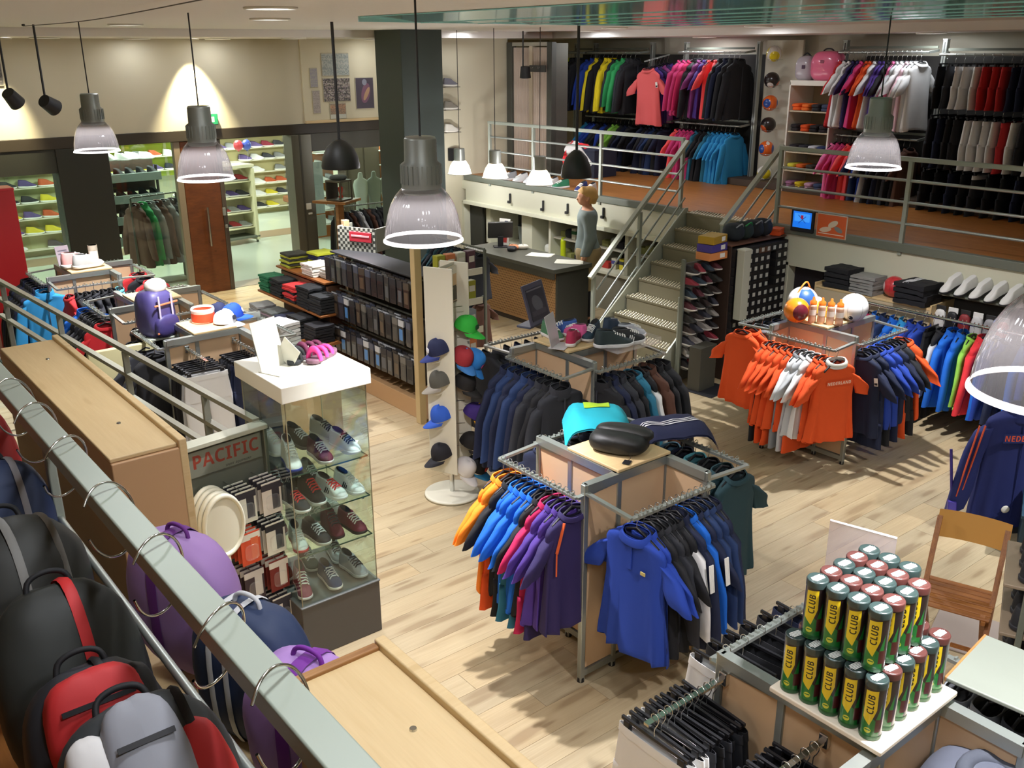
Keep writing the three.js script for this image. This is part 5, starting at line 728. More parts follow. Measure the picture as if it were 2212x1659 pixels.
// ================= under the mezzanine, counter, person =================
{ // white cubbies behind the counter
  const t = thing('wall_shelving', 'white built-in shelving under the mezzanine behind the counter', 'shelving', [9.5, 0, 0]), y0 = 0.58, y1 = 1.2, mW = M(0xdcdcc6, 0.6);
  part('bottom_shelf', g_().span(-0.06, 0.55, y0 - 0.05, y0, -12.5, -8.15, 0.006).get(), mW, t); part('base_panel', g_().span(-0.02, 0.0, 0, y0 - 0.05, -12.5, -8.15).get(), M(0x8e8a78, 0.7), t); part('back_panel', g_().span(0.55, 0.57, 0, y1 + 0.1, -12.5, -8.15).get(), M(0x2c2924, 0.8), t);
  for (const [z, w] of [[-12.5, 0.12], [-11.5, 0.26], [-10.95, 0.05], [-10.0, 0.05], [-9.3, 0.07], [-8.3, 0.08]]) part('divider', g_().rbox(0.6, y1 - y0, w, [0.26, (y0 + y1) / 2, z]).get(), mW, t);
  part('mid_shelf', g_().span(0.0, 0.55, 0.88, 0.9, -10.9, -8.2).get(), M(0xa8a492, 0.7), t);
  const col = [[0x3a3430, 'dark'], [0xd8d8d0, 'white'], [0x8a8c50, 'olive'], [0xb83028, 'red'], [0xd8c838, 'yellow'], [0x2a2c34, 'black'], [0x4a4a88, 'violet'], [0xc8c4b0, 'cream'], [0x2f6a3a, 'green']], r = rng(17);
  const gb = [g_().rbox(0.1, 0.16, 0.09, [0, 0.08, 0]).get(), g_().lathe([[0, 0], [0.035, 0], [0.036, 0.13], [0.02, 0.16], [0.014, 0.2], [0, 0.2]], 14).get(), g_().add(bagGeo(0.14, 0.14, 0.12, 3, 2), [0, 0.07, 0]).get(), g_().rbox(0.12, 0.09, 0.14, [0, 0.045, 0]).get()], gt = g_().box(0.102, 0.05, 0.092, [0, 0.1, 0]).get(), kn = ['carton', 'bottle', 'cloth pouch', 'low box'], kn2 = ['carton', 'bottle', 'pouch', 'low_box'];
  for (const [z0, z1, y, nm] of [[-11.25, -11.05, 0.58, 'narrow bay'], [-10.85, -10.1, 0.58, 'bay by the person, lower'], [-10.85, -10.1, 0.9, 'bay by the person, upper'], [-9.9, -9.4, 0.58, 'bay behind the person, lower'], [-9.9, -9.4, 0.9, 'bay behind the person, upper'], [-9.2, -8.4, 0.58, 'bay behind the stairs, lower'], [-9.2, -8.4, 0.9, 'bay behind the stairs, upper']]) { const n = Math.max(2, Math.round((z1 - z0) / 0.125)); for (let i = 0; i < n; i++) { const q = Math.floor(r() * 4), c = col[Math.floor(r() * 9)], o = thing(kn2[q], c[1] + ' ' + kn[q] + ' in the white shelving, ' + nm + ', ' + ORD[i] + ' from left', kn[q].split(' ').pop(), [9.62 + r() * 0.1, y, z0 + (i + 0.5) * (z1 - z0) / n], 0, 'goods in the white shelving'); part('body', gb[q], M(c[0], 0.6), o); if (q === 0) part('label', gt, M(col[Math.floor(r() * 9)][0], 0.6), o); if (q === 1) part('cap', g_().cyl(0.016, 0.016, 0.03, [0, 0.2, 0]).get(), M(0xd0d0c8, 0.5), o); } }
  const yb = thing('bottle', 'tall yellow green bottle standing out in the white shelving', 'bottle', [9.52, 0.58, -10.7]); part('body', g_().lathe([[0, 0], [0.04, 0], [0.04, 0.28], [0.03, 0.31], [0, 0.31]], 20).get(), M(0xc8d818, 0.4), yb); part('cap', g_().cyl(0.03, 0.03, 0.03, [0, 0.32, 0]).get(), M(0x9aa820, 0.4), yb);
  const rb = thing('bucket', 'grey bucket shaped bin in the left bay of the white shelving', 'bin', [9.75, 0.58, -11.85]); part('body', g_().lathe([[0, 0], [0.11, 0], [0.15, 0.34], [0.145, 0.34], [0.105, 0.02], [0, 0.02]], 28).get(), M(0x6c7474, 0.5), rb);
  const dv = structGroup('door_2'); struct('door_leaf', g_().span(9.42, 9.46, 0, 1.2, -12.95, -12.6).get(), M(0x34352f, 0.6), dv); struct('side_jamb', g_().span(9.3, 9.5, 0, 1.22, -13.02, -12.95).get(), mFascia, dv);  // the leaf here is a dark panel filling the doorway
  // small dark sensors on the fascia
  for (const [z, y, n] of [[-11.7, 1.42, 'left'], [-10.9, 1.4, 'middle'], [-10.35, 1.42, 'right'], [-9.6, 1.45, 'beside the head of the person']]) { const s = thing('fascia_bracket', 'small dark bracket on the white fascia, ' + n, 'bracket', [9.285, y, z], 0, 'fascia brackets'); part('arm', g_().rbox(0.03, 0.14, 0.025, [0, 0, 0]).get(), mDark, s); part('head', g_().rbox(0.04, 0.04, 0.05, [-0.02, -0.06, 0]).get(), mDark, s); }
}
{ // counter
  const t = thing('sales_counter', 'sales counter with dark top and copper perforated front', 'counter', [8.28, 0, -10.1]);
  part('top', g_().rbox(0.68, 0.06, 2.0, [0, 0.88, 0.0]).get(), M(0x4c4c42, 0.45), t);
  part('top_edge', g_().rbox(0.03, 0.09, 2.0, [-0.33, 0.82, 0]).get(), M(0x3a382f, 0.5), t);
  part('end_panel', g_().rbox(0.56, 0.85, 0.04, [0.04, 0.425, 0.94]).get(), M(0x35352e, 0.55), t); part('end_panel', g_().rbox(0.56, 0.85, 0.04, [0.04, 0.425, -0.94]).get(), M(0x35352e, 0.55), t);
  part('front_panel', g_().rbox(0.02, 0.78, 1.84, [-0.22, 0.46, 0]).get(), M(0xb48a5c, 0.4, 0.4), t); part('kick_board', g_().rbox(0.02, 0.1, 1.84, [-0.2, 0.05, 0]).get(), M(0x3a2c20, 0.6), t);
  const pg = g_(), r0 = new THREE.CircleGeometry(0.011, 6); for (let i = 0; i < 52; i++) for (let j = 0; j < 21; j++) pg.add(r0, [-0.2315, 0.12 + j * 0.034, -0.9 + i * 0.035 + (j % 2) * 0.017], [0, -Math.PI / 2, 0]); part('perforations', pg.get(), M(0x7a5836, 0.6), t).userData.kind = 'stuff';
  const paper = (label, x, z, w, d, a) => { const p = thing('paper', label, 'paper', [x, 0.912, z], a, 'papers on the counter'); part('sheet', g_().box(w, 0.004, d, [0, 0, 0]).get(), M(0xeceada, 0.8), p); part('sheet_below', g_().box(w, 0.004, d, [0.015, -0.003, 0.015], [0, 0.08, 0]).get(), M(0xdcdac8, 0.8), p); };
  paper('white sheets of paper in the middle of the counter', 8.42, -9.95, 0.24, 0.34, 0.5); paper('open white booklet at the near end of the counter', 8.42, -9.35, 0.26, 0.36, 0.7);
  const m = thing('monitor', 'dark monitor seen from behind at the far end of the counter', 'monitor', [8.35, 0.91, -10.75], 2.6); part('screen', g_().rbox(0.36, 0.24, 0.04, [0, 0.25, 0], [-0.25, 0, 0]).get(), M(0x2a2a28, 0.5), m); part('stand', g_().rbox(0.08, 0.16, 0.04, [0, 0.08, -0.02]).get(), mBlack, m); part('foot', g_().rbox(0.2, 0.015, 0.16, [0, 0.008, 0]).get(), mBlack, m);
  const li = thing('leaflet_holder', 'white leaflet card with red pictures behind the counter monitor', 'leaflet', [8.5, 0.91, -10.85], -1.2); const lt = canvasTex(128, 256, (c, w, h) => { c.fillStyle = '#e0ded4'; c.fillRect(0, 0, w, h); c.fillStyle = '#28304a'; c.fillRect(64, 20, 40, 60); c.fillStyle = '#b83a34'; c.fillRect(54, 96, 50, 56); c.fillRect(48, 176, 56, 56); c.fillStyle = '#8a8a88'; c.fillRect(14, 60, 26, 40); c.fillRect(12, 130, 26, 60); }); part('card', g_().add(new THREE.BoxGeometry(0.18, 0.38, 0.01), [0, 0.19, 0], [-0.15, 0, 0]).get(), new THREE.MeshPhysicalMaterial({ map: lt, roughness: 0.6 }), li); part('foot', g_().rbox(0.18, 0.01, 0.1, [0, 0.005, -0.02]).get(), mClear, li);
  [[8.4, -10.5, 0xd88a60, 'salmon'], [8.5, -10.42, 0xd8d0c0, 'cream'], [8.3, -10.42, 0x28282c, 'black']].forEach(([x, z, c, n], i) => { const o = thing('pouch', n + ' pouch lying on the counter near the monitor', 'pouch', [x, 0.91, z], i, 'pouches on the counter'); part('body', g_().add(bagGeo(0.16, 0.07, 0.12, 2.6, i), [0, 0.035, 0]).get(), cloth(c), o); part('zip', g_().box(0.1, 0.004, 0.006, [0, 0.07, 0]).get(), mDark, o); });
}
// ---- the person: one signed field, meshed
function sdMesh(bones, box, cell, k, grow = 0, clip) {
  const [x0, y0, z0, x1, y1, z1] = box, S = Math.max(x1 - x0, y1 - y0, z1 - z0), n = Math.ceil(S / cell) + 2, mc = new MarchingCubes(n, new THREE.MeshBasicMaterial(), false, false, 400000); mc.isolation = 0;
  const cx = (x0 + x1) / 2, cy = (y0 + y1) / 2, cz = (z0 + z1) / 2, h = S / 2;
  for (let kz = 0; kz < n; kz++) for (let ky = 0; ky < n; ky++) for (let kx = 0; kx < n; kx++) {
    const x = cx + (kx - n / 2) / (n / 2) * h, y = cy + (ky - n / 2) / (n / 2) * h, z = cz + (kz - n / 2) / (n / 2) * h; let d = 9;
    for (const b of bones) { const [ax, ay, az, ra, bx, by, bz, rb, sq] = b; const dx = bx - ax, dy = by - ay, dz = bz - az, L = dx * dx + dy * dy + dz * dz || 1e-9; let t = ((x - ax) * dx + (y - ay) * dy + (z - az) * dz) / L; t = t < 0 ? 0 : t > 1 ? 1 : t; const ex = (x - ax - dx * t), ey = y - ay - dy * t, ez = (z - az - dz * t) * (sq || 1); const q = Math.sqrt(ex * ex + ey * ey + ez * ez) - (ra + (rb - ra) * t); const hh = Math.max(k - Math.abs(d - q), 0) / k; d = Math.min(d, q) - hh * hh * k * 0.25; }
    d -= grow; if (clip) d = Math.max(d, clip(x, y, z)); mc.field[kx + ky * n + kz * n * n] = -d * 20;
  }
  mc.update(); const c = mc.count, pos = new Float32Array(c * 3), nor = new Float32Array(c * 3);
  for (let i = 0; i < c; i++) { pos[i * 3] = cx + mc.positionArray[i * 3] * h; pos[i * 3 + 1] = cy + mc.positionArray[i * 3 + 1] * h; pos[i * 3 + 2] = cz + mc.positionArray[i * 3 + 2] * h; for (let q = 0; q < 3; q++) nor[i * 3 + q] = mc.normalArray[i * 3 + q]; }
  const g = new THREE.BufferGeometry(); g.setAttribute('position', new THREE.BufferAttribute(pos, 3)); g.setAttribute('normal', new THREE.BufferAttribute(nor, 3)); g.setAttribute('uv', new THREE.BufferAttribute(new Float32Array(c * 2), 2)); return g;
}
{ // local frame: faces +z, left side +x
  const arms = s => [[s * 0.19, 1.5, -0.01, 0.062, s * 0.225, 1.2, -0.03, 0.05], [s * 0.225, 1.2, -0.03, 0.047, s * 0.22, 0.94, 0.05, 0.036]];
  const torso = [[0, 1.06, -0.01, 0.135, 0, 1.2, 0, 0.125, 1.25], [0, 1.2, 0, 0.125, 0, 1.42, 0, 0.15, 1.35], [-0.12, 1.49, -0.01, 0.085, 0.12, 1.49, -0.01, 0.085], [-0.07, 1.0, -0.02, 0.125, 0.07, 1.0, -0.02, 0.125]];
  const legs = s => [[s * 0.09, 0.98, -0.01, 0.105, s * 0.1, 0.54, 0.01, 0.068], [s * 0.1, 0.54, 0.01, 0.065, s * 0.1, 0.36, -0.02, 0.064], [s * 0.1, 0.36, -0.02, 0.064, s * 0.1, 0.1, -0.015, 0.042], [s * 0.1, 0.07, -0.03, 0.045, s * 0.115, 0.045, 0.13, 0.04]];
  const neck = [[0, 1.5, -0.015, 0.06, 0, 1.64, 0.015, 0.055]];
  const head = [[0, 1.75, 0.005, 0.088, 0, 1.73, 0.03, 0.09], [0, 1.69, 0.05, 0.06, 0, 1.655, 0.075, 0.034], [0, 1.73, 0.1, 0.012, 0, 1.7, 0.128, 0.012], [0, 1.672, 0.1, 0.01, 0, 1.668, 0.112, 0.009], [-0.09, 1.72, 0.0, 0.016, -0.092, 1.7, 0.0, 0.012], [0.09, 1.72, 0.0, 0.016, 0.092, 1.7, 0.0, 0.012], [-0.03, 1.755, 0.1, 0.016, 0.03, 1.755, 0.1, 0.016]];
  const hand = s => { const b = [[s * 0.22, 0.93, 0.05, 0.03, s * 0.215, 0.87, 0.065, 0.03]]; for (let i = 0; i < 4; i++) { const z = 0.036 + i * 0.019, L = [0.052, 0.066, 0.07, 0.062][i]; b.push([s * 0.214, 0.86, z, 0.0095, s * 0.208, 0.86 - L * 0.55, z + 0.004, 0.009], [s * 0.208, 0.86 - L * 0.55, z + 0.004, 0.009, s * 0.196, 0.86 - L, z + 0.002, 0.0075]); } b.push([s * 0.212, 0.915, 0.075, 0.012, s * 0.204, 0.875, 0.106, 0.0095], [s * 0.204, 0.875, 0.106, 0.0095, s * 0.2, 0.85, 0.112, 0.008]); return b; };
  const all = [...torso, ...arms(-1), ...arms(1), ...legs(-1), ...legs(1), ...neck];
  const box = [-0.4, -0.02, -0.4, 0.4, 1.9, 0.4];
  const t = thing('person', 'person with short blond hair in a grey long-sleeved shirt and beige shorts standing behind the counter, seen from the left', 'person', [8.83, 0, -9.44], -Math.PI + 0.9);
  t.scale.set(1.08, 1, 1.1); t.userData.label = 'blond person in a grey long-sleeved shirt and beige shorts standing at the counter';
  const skin = M(0xc08a68, 0.6), body = mergeGeometries([sdMesh(all, box, 0.016, 0.05), sdMesh([...head, [0, 1.6, 0.0, 0.054, 0, 1.66, 0.02, 0.055]], [-0.13, 1.58, -0.13, 0.13, 1.86, 0.16], 0.0055, 0.025), sdMesh(hand(1), [0.15, 0.74, 0.0, 0.27, 0.97, 0.13], 0.0035, 0.008), sdMesh(hand(-1), [-0.27, 0.74, 0.0, -0.15, 0.97, 0.13], 0.0035, 0.008)]);
  part('body', body, skin, t);
  const eye = g_(); for (const s of [-1, 1]) eye.sph(0.011, [s * 0.031, 1.732, 0.1]); part('eyes', eye.get(), M(0x2a2622, 0.3), t); part('mouth', g_().rbox(0.04, 0.007, 0.006, [0, 1.664, 0.112]).get(), M(0x9c5a50, 0.6), t);
  part('hair', sdMesh([[0, 1.775, -0.02, 0.098, 0, 1.76, 0.03, 0.094], [0, 1.72, -0.05, 0.08, 0, 1.66, -0.05, 0.055], [0, 1.82, 0.06, 0.05, 0, 1.81, 0.085, 0.03]], [-0.15, 1.56, -0.17, 0.15, 1.9, 0.16], 0.006, 0.03, 0, (x, y, z) => Math.max(z - 0.03 - Math.max(0, y - 1.755) * 1.9 + Math.max(0, 1.72 - y) * 0.6, 1.64 - y) + 0.006 * noise(x * 60, y * 60, z * 60)), M(0xc49a58, 0.75), t);
  const sh = [...torso, ...arms(-1), ...arms(1), [0, 0.98, -0.01, 0.15, 0, 1.06, 0, 0.145, 1.2]];
  part('shirt', sdMesh(sh, box, 0.016, 0.06, 0.018, (x, y, z) => Math.max(0.9 - y + (Math.abs(x) > 0.17 ? -0.1 : 0) - 0.03 * noise(x * 8, 1, z * 8), y - 1.555 - 0.02 * Math.abs(x) * 4, Math.abs(x) > 0.17 && y < 0.97 ? 0.97 - y : -1)), M(0x74807e, 0.9, 0, { sheen: 0.3 }), t);
  part('shorts', sdMesh([...legs(-1), ...legs(1), [-0.07, 1.0, -0.02, 0.13, 0.07, 1.0, -0.02, 0.13]], box, 0.016, 0.05, 0.028, (x, y, z) => Math.max(0.47 - y, y - 1.06)), M(0xa08c64, 0.85), t);
  part('leggings', sdMesh([...legs(-1), ...legs(1)], box, 0.016, 0.03, 0.008, (x, y, z) => Math.max(0.09 - y, y - 0.56)), M(0x1e1e24, 0.8), t);
  const sho = g_(); for (const s of [-1, 1]) sho.add(shoeGeos[0].sole, [s * 0.11, 0, 0.05], [0, -Math.PI / 2, 0]).add(shoeGeos[0].upper, [s * 0.11, 0, 0.05], [0, -Math.PI / 2, 0]); part('shoes', sho.get(), M(0x2a2a2c, 0.7), t);
}
// ---- wall of shoe boxes beside the stairs
{
  const t = thing('shoebox_rack', 'dark frame stacked with shoe boxes right of the stairs', 'rack', [8.82, 0, -6.72]); part('side_panel', g_().rbox(0.02, 1.55, 0.36, [-0.5, 0.775, -0.02]).get(), M(0x3a2a20, 0.6), t); part('side_panel', g_().rbox(0.02, 1.55, 0.36, [0.44, 0.775, -0.02]).get(), M(0x3a2a20, 0.6), t); part('top', g_().rbox(0.98, 0.02, 0.38, [-0.03, 1.56, -0.02]).get(), M(0x6a4632, 0.6), t); part('back_panel', g_().rbox(0.96, 1.5, 0.01, [-0.03, 0.76, -0.2]).get(), M(0x2a2420, 0.8), t);
  const bx = g_().rbox(0.1, 0.098, 0.3, [0, 0.05, 0], [0, 0, 0], 0.003).get(), lid = g_().rbox(0.104, 0.03, 0.304, [0, 0.085, 0], [0, 0, 0], 0.003).get(), lab = g_().box(0.045, 0.045, 0.003, [0.012, 0.04, 0.151]).get(), mB = [M(0x1d1c1e, 0.6), M(0x24211f, 0.6), M(0x5a3a26, 0.6)], mL = M(0xc6c6bc, 0.7), r = rng(29);
  for (let j = 0; j < 15; j++) for (let i = 0; i < 9; i++) { if ((j < 5 && i > 6) || (i > 5 && j > 8 && r() < 0.25)) continue; const b = thing('shoe_box', (r() < 0.02 ? 'brown' : 'black') + ' shoe box in the rack by the stairs, row ' + ORD[j] + ' from floor, ' + ORD[i] + ' from left', 'shoe box', [8.375 + i * 0.105, 0.01 + j * 0.101, -6.66], 0, 'shoe boxes in the rack by the stairs'); b.userData.label = b.userData.label; part('base', bx, mB[r() < 0.08 ? 2 : 0], b); part('lid', lid, mB[1], b); part('label', lab, mL, b); }
  const wp = thing('white_pillar', 'short white pillar in front of the shoe box rack', 'pillar', [8.36, 0.75, -6.42]); part('body', g_().rbox(0.12, 0.78, 0.1, [0, 0.39, 0]).get(), M(0xb4b4a2, 0.6), wp); part('cap', g_().rbox(0.13, 0.02, 0.11, [0, 0.785, 0]).get(), M(0xc4c4b2, 0.6), wp);
  const top = [[8.5, 0x20262c, 'dark grey'], [8.66, 0x23302c, 'dark green'], [8.84, 0x1c1e22, 'black'], [9.0, 0x23262a, 'black']]; top.forEach(([x, c, n], i) => { const g = thing('soft_bag', n + ' soft bag lying on the shoe box rack, ' + ORD[i] + ' from left', 'bag', [x, 1.575, -6.7], 0, 'bags on the shoe box rack'); part('body', g_().add(bagGeo(0.24, 0.2, 0.2, 2.4, i), [0, 0.1, 0]).get(), cloth(c), g); part('strap', g_().tube([[-0.06, 0.16, 0.08], [0, 0.2, 0.11], [0.06, 0.16, 0.08]], 0.008).get(), M(i === 1 ? 0x2f9a50 : 0x8a8c90, 0.7), g); });
  const ob = thing('shoe_box', 'bright orange box on top of the shoe box rack', 'shoe box', [9.2, 1.575, -6.62], 0.3); part('base', g_().rbox(0.2, 0.06, 0.12, [0, 0.03, 0]).get(), M(0xe8541c, 0.6), ob); part('lid', g_().rbox(0.205, 0.03, 0.125, [0, 0.065, 0]).get(), M(0xe05a24, 0.6), ob);
  // shoes on the dark panel on the flank of the stairs
  const pn = thing('shoe_stand', 'dark board crowded with shoes on the flank of the stairs', 'panel', [8.05, 0, -6.72]); part('panel', g_().rbox(0.52, 1.35, 0.03, [0, 0.72, -0.08]).get(), M(0x4c4a40, 0.7), pn); part('side_post', g_().rbox(0.03, 1.45, 0.05, [-0.26, 0.72, -0.06]).get(), mGreyDark, pn); 
  const sc = [0x2a2628, 0x5a2c34, 0x3a3a44, 0x8a2c38, 0x2c2a26, 0x9a948c, 0x33404c, 0x3c302c];
  for (let j = 0; j < 9; j++) { part('shelf', g_().rbox(0.5, 0.006, 0.12, [0, 0.2 + j * 0.135, -0.01]).get(), mClear, pn); for (let i = 0; i < 4; i++) { const k = (j * 5 + i * 3) % 8; shoe(['black', 'maroon', 'slate', 'red', 'brown black', 'grey', 'blue grey', 'dark brown'][k] + ' shoe on the stair flank panel, row ' + ORD[j] + ' from floor, ' + ORD[i] + ' from left', [7.85 + i * 0.13, 0.205 + j * 0.135, -6.72], -Math.PI / 2 + rr(-0.3, 0.3, r), sc[k], { sole: [0xb8b4ac, 0x2a2a2a, 0xd8d4cc][(i + j) % 3], group: 'shoes on the stair flank panel', s: 0.72, simple: true }); } }
  [[0xd88a50, 'orange and white'], [0x4a3c8c, 'purple'], [0xb08c20, 'ochre']].forEach(([c, n], i) => { const p = thing('carton', n + ' carton stacked on the shoe panel by the stairs', 'carton', [8.15, 1.42 + i * 0.09, -6.7], 0.1 * i, 'cartons on the shoe panel'); part('body', g_().rbox(0.3, 0.085, 0.2, [0, 0.043, 0]).get(), M(c, 0.6), p); part('label', g_().rbox(0.08, 0.05, 0.003, [0.06, 0.045, 0.1015]).get(), mTag, p); });
  const fs = thing('floor_bin', 'dark square pedestal on a black base plate at the stair foot', 'pedestal', [7.94, 0, -6.46], 0.1); part('base_plate', g_().rbox(0.44, 0.012, 0.4, [0, 0.006, 0]).get(), M(0x17171b, 0.6), fs); part('body', g_().rbox(0.3, 0.5, 0.16, [-0.02, 0.26, -0.08]).get(), M(0x46443a, 0.6), fs);
}
// ---- right under the mezzanine
{
  struct('wall_under_mezzanine', g_().span(9.55, 9.65, 0, 1.25, -6.5, 4.2).get(), M(0x8f8a7c, 0.9)); const dv = structGroup('door_3'); struct('opening_dark', g_().span(9.44, 9.5, 0, 1.24, -6.5, -6.12).get(), M(0x211c22, 0.8), dv); struct('door_jamb', g_().span(9.3, 9.5, 0, 1.26, -6.6, -6.5, 0.006).get(), mFascia, dv);  // dark sheet fills the opening, standing in for its darkness
  const t = thing('wall_shelf', 'pale wooden shelf box under the mezzanine holding folded clothes', 'shelf', [9.25, 1.12, -5.25]); part('board', g_().rbox(0.5, 0.03, 1.34, [0, 0, 0]).uv(1), mBirch, t); part('front_panel', g_().rbox(0.02, 0.2, 1.34, [-0.24, -0.1, 0]).uv(1), M(0xc8b898, 0.6), t); part('end_panel', g_().rbox(0.5, 0.26, 0.02, [0, -0.08, -0.67]).uv(1), mBirch, t); part('end_panel', g_().rbox(0.5, 0.26, 0.02, [0, -0.08, 0.67]).uv(1), mBirch, t);
  stack('black', 0x1b1c20, 4, [9.15, 1.136, -5.68], 'left end of the shelf under the mezzanine', 0.3, 0.28, Math.PI / 2, 0.06); stack('grey', 0x8c8c88, 6, [9.12, 1.136, -5.36], 'shelf under the mezzanine', 0.28, 0.26, Math.PI / 2, 0.034);
  ball('shiny red ball between folded clothes under the mezzanine', [9.15, 1.25, -5.08], 0.11, 'red', 1);
  stack('black', 0x17181d, 4, [9.12, 1.136, -4.8], 'right end of the shelf under the mezzanine', 0.34, 0.34, Math.PI / 2, 0.06, [0xd8d8dc, 3]);
  // slippers in a row
  for (let i = 0; i < 8; i++) { const z = -4.5 + i * 0.15; shoe('white bath slipper on the wall row under the mezzanine, ' + ORD[i] + ' from left', [9.22, 1.32 - i * 0.002, z], Math.PI - 0.3, 0xdcdcd8, { sole: 0x2a2a2c, group: 'white slippers under the mezzanine', simple: true, roll: -0.35 }); }
  const bar = thing('wall_bar', 'dark wall bar under the mezzanine carrying slippers and packs', 'wall bar', [9.3, 1.24, -3.9]); part('bar', g_().rbox(0.3, 0.02, 1.4, [0, 0.03, 0]).get(), mGreyDark, bar); part('back_panel', g_().rbox(0.02, 0.5, 1.4, [0.16, -0.2, 0]).get(), M(0x4a4844, 0.7), bar);
  const PK = [[0xe4e4e0, 'white'], [0xc8c8c8, 'grey'], [0x2a2a2e, 'black'], [0x1e1e22, 'black'], [0x9c9ca0, 'silver'], [0x24242a, 'black'], [0x8a2c30, 'dark red'], [0xd8482c, 'orange red']];
  for (let i = 0; i < 10; i++) { const k = PK[(i * 3) % 8], p = thing('shin_pad_pack', k[1] + ' pack hanging below the slippers, ' + ORD[i] + ' from left', 'pack', [9.1, 1.14, -4.52 + i * 0.125], 0, 'packs below the slippers'); part('body', g_().add(bagGeo(0.11, 0.24, 0.07, 3.4, i), [0, -0.13, 0]).get(), M(k[0], 0.5), p); part('header_card', g_().rbox(0.012, 0.06, 0.1, [0, 0.0, 0]).get(), M(i % 2 ? 0xe8e8e4 : 0x2a2a2a, 0.6), p); }
  const hr = thing('hang_rail', 'chrome rail under the mezzanine full of blue jackets', 'clothes rail', [8.95, 1.08, -4.5]); part('rail', g_().bar([0, 0, -0.95], [0, 0, 1.1], 0.03, 0.03, true).get(), mChrome, hr); part('bracket', g_().bar([0, 0, -0.9], [0.6, 0.02, -0.9], 0.02, 0.03).get(), mAlu, hr); part('bracket', g_().bar([0, 0, 1.0], [0.6, 0.02, 1.0], 0.02, 0.03).get(), mAlu, hr); const nn = g_(); for (let i = 0; i < 30; i++) nn.rbox(0.01, 0.022, 0.012, [0, 0.02, -0.2 + i * 0.04]); part('notches', nn.get(), mChrome, hr).userData.kind = 'stuff';
  hangRow([8.95, 1.07, -5.35], [8.95, 1.07, -3.45], ['jacket:navy', 'jacket:pink', 'jacket:blue', 'jacket:dark_blue', 'jacket:blue', 'jacket:azure', 'jacket:royal', 'jacket:royal', 'trousers:black', 'top:black:sleeve=light_grey', 'jacket:blue', 'jacket:blue', 'top:light_green', 'jacket:bright_red', 'jacket:blue', 'jacket:royal', 'jacket:navy', 'jacket:blue', 'jacket:royal'], 'the blue jacket rail under the mezzanine', { jitter: 0.14 });
  hangRow([8.9, 0.98, -5.6], [8.5, 0.98, -5.6], ['tee:light_green', 'tee:pink', 'tee:aqua', 'tee:azure'], 'the short arm left of the jacket rail', { lod: 0 });
}
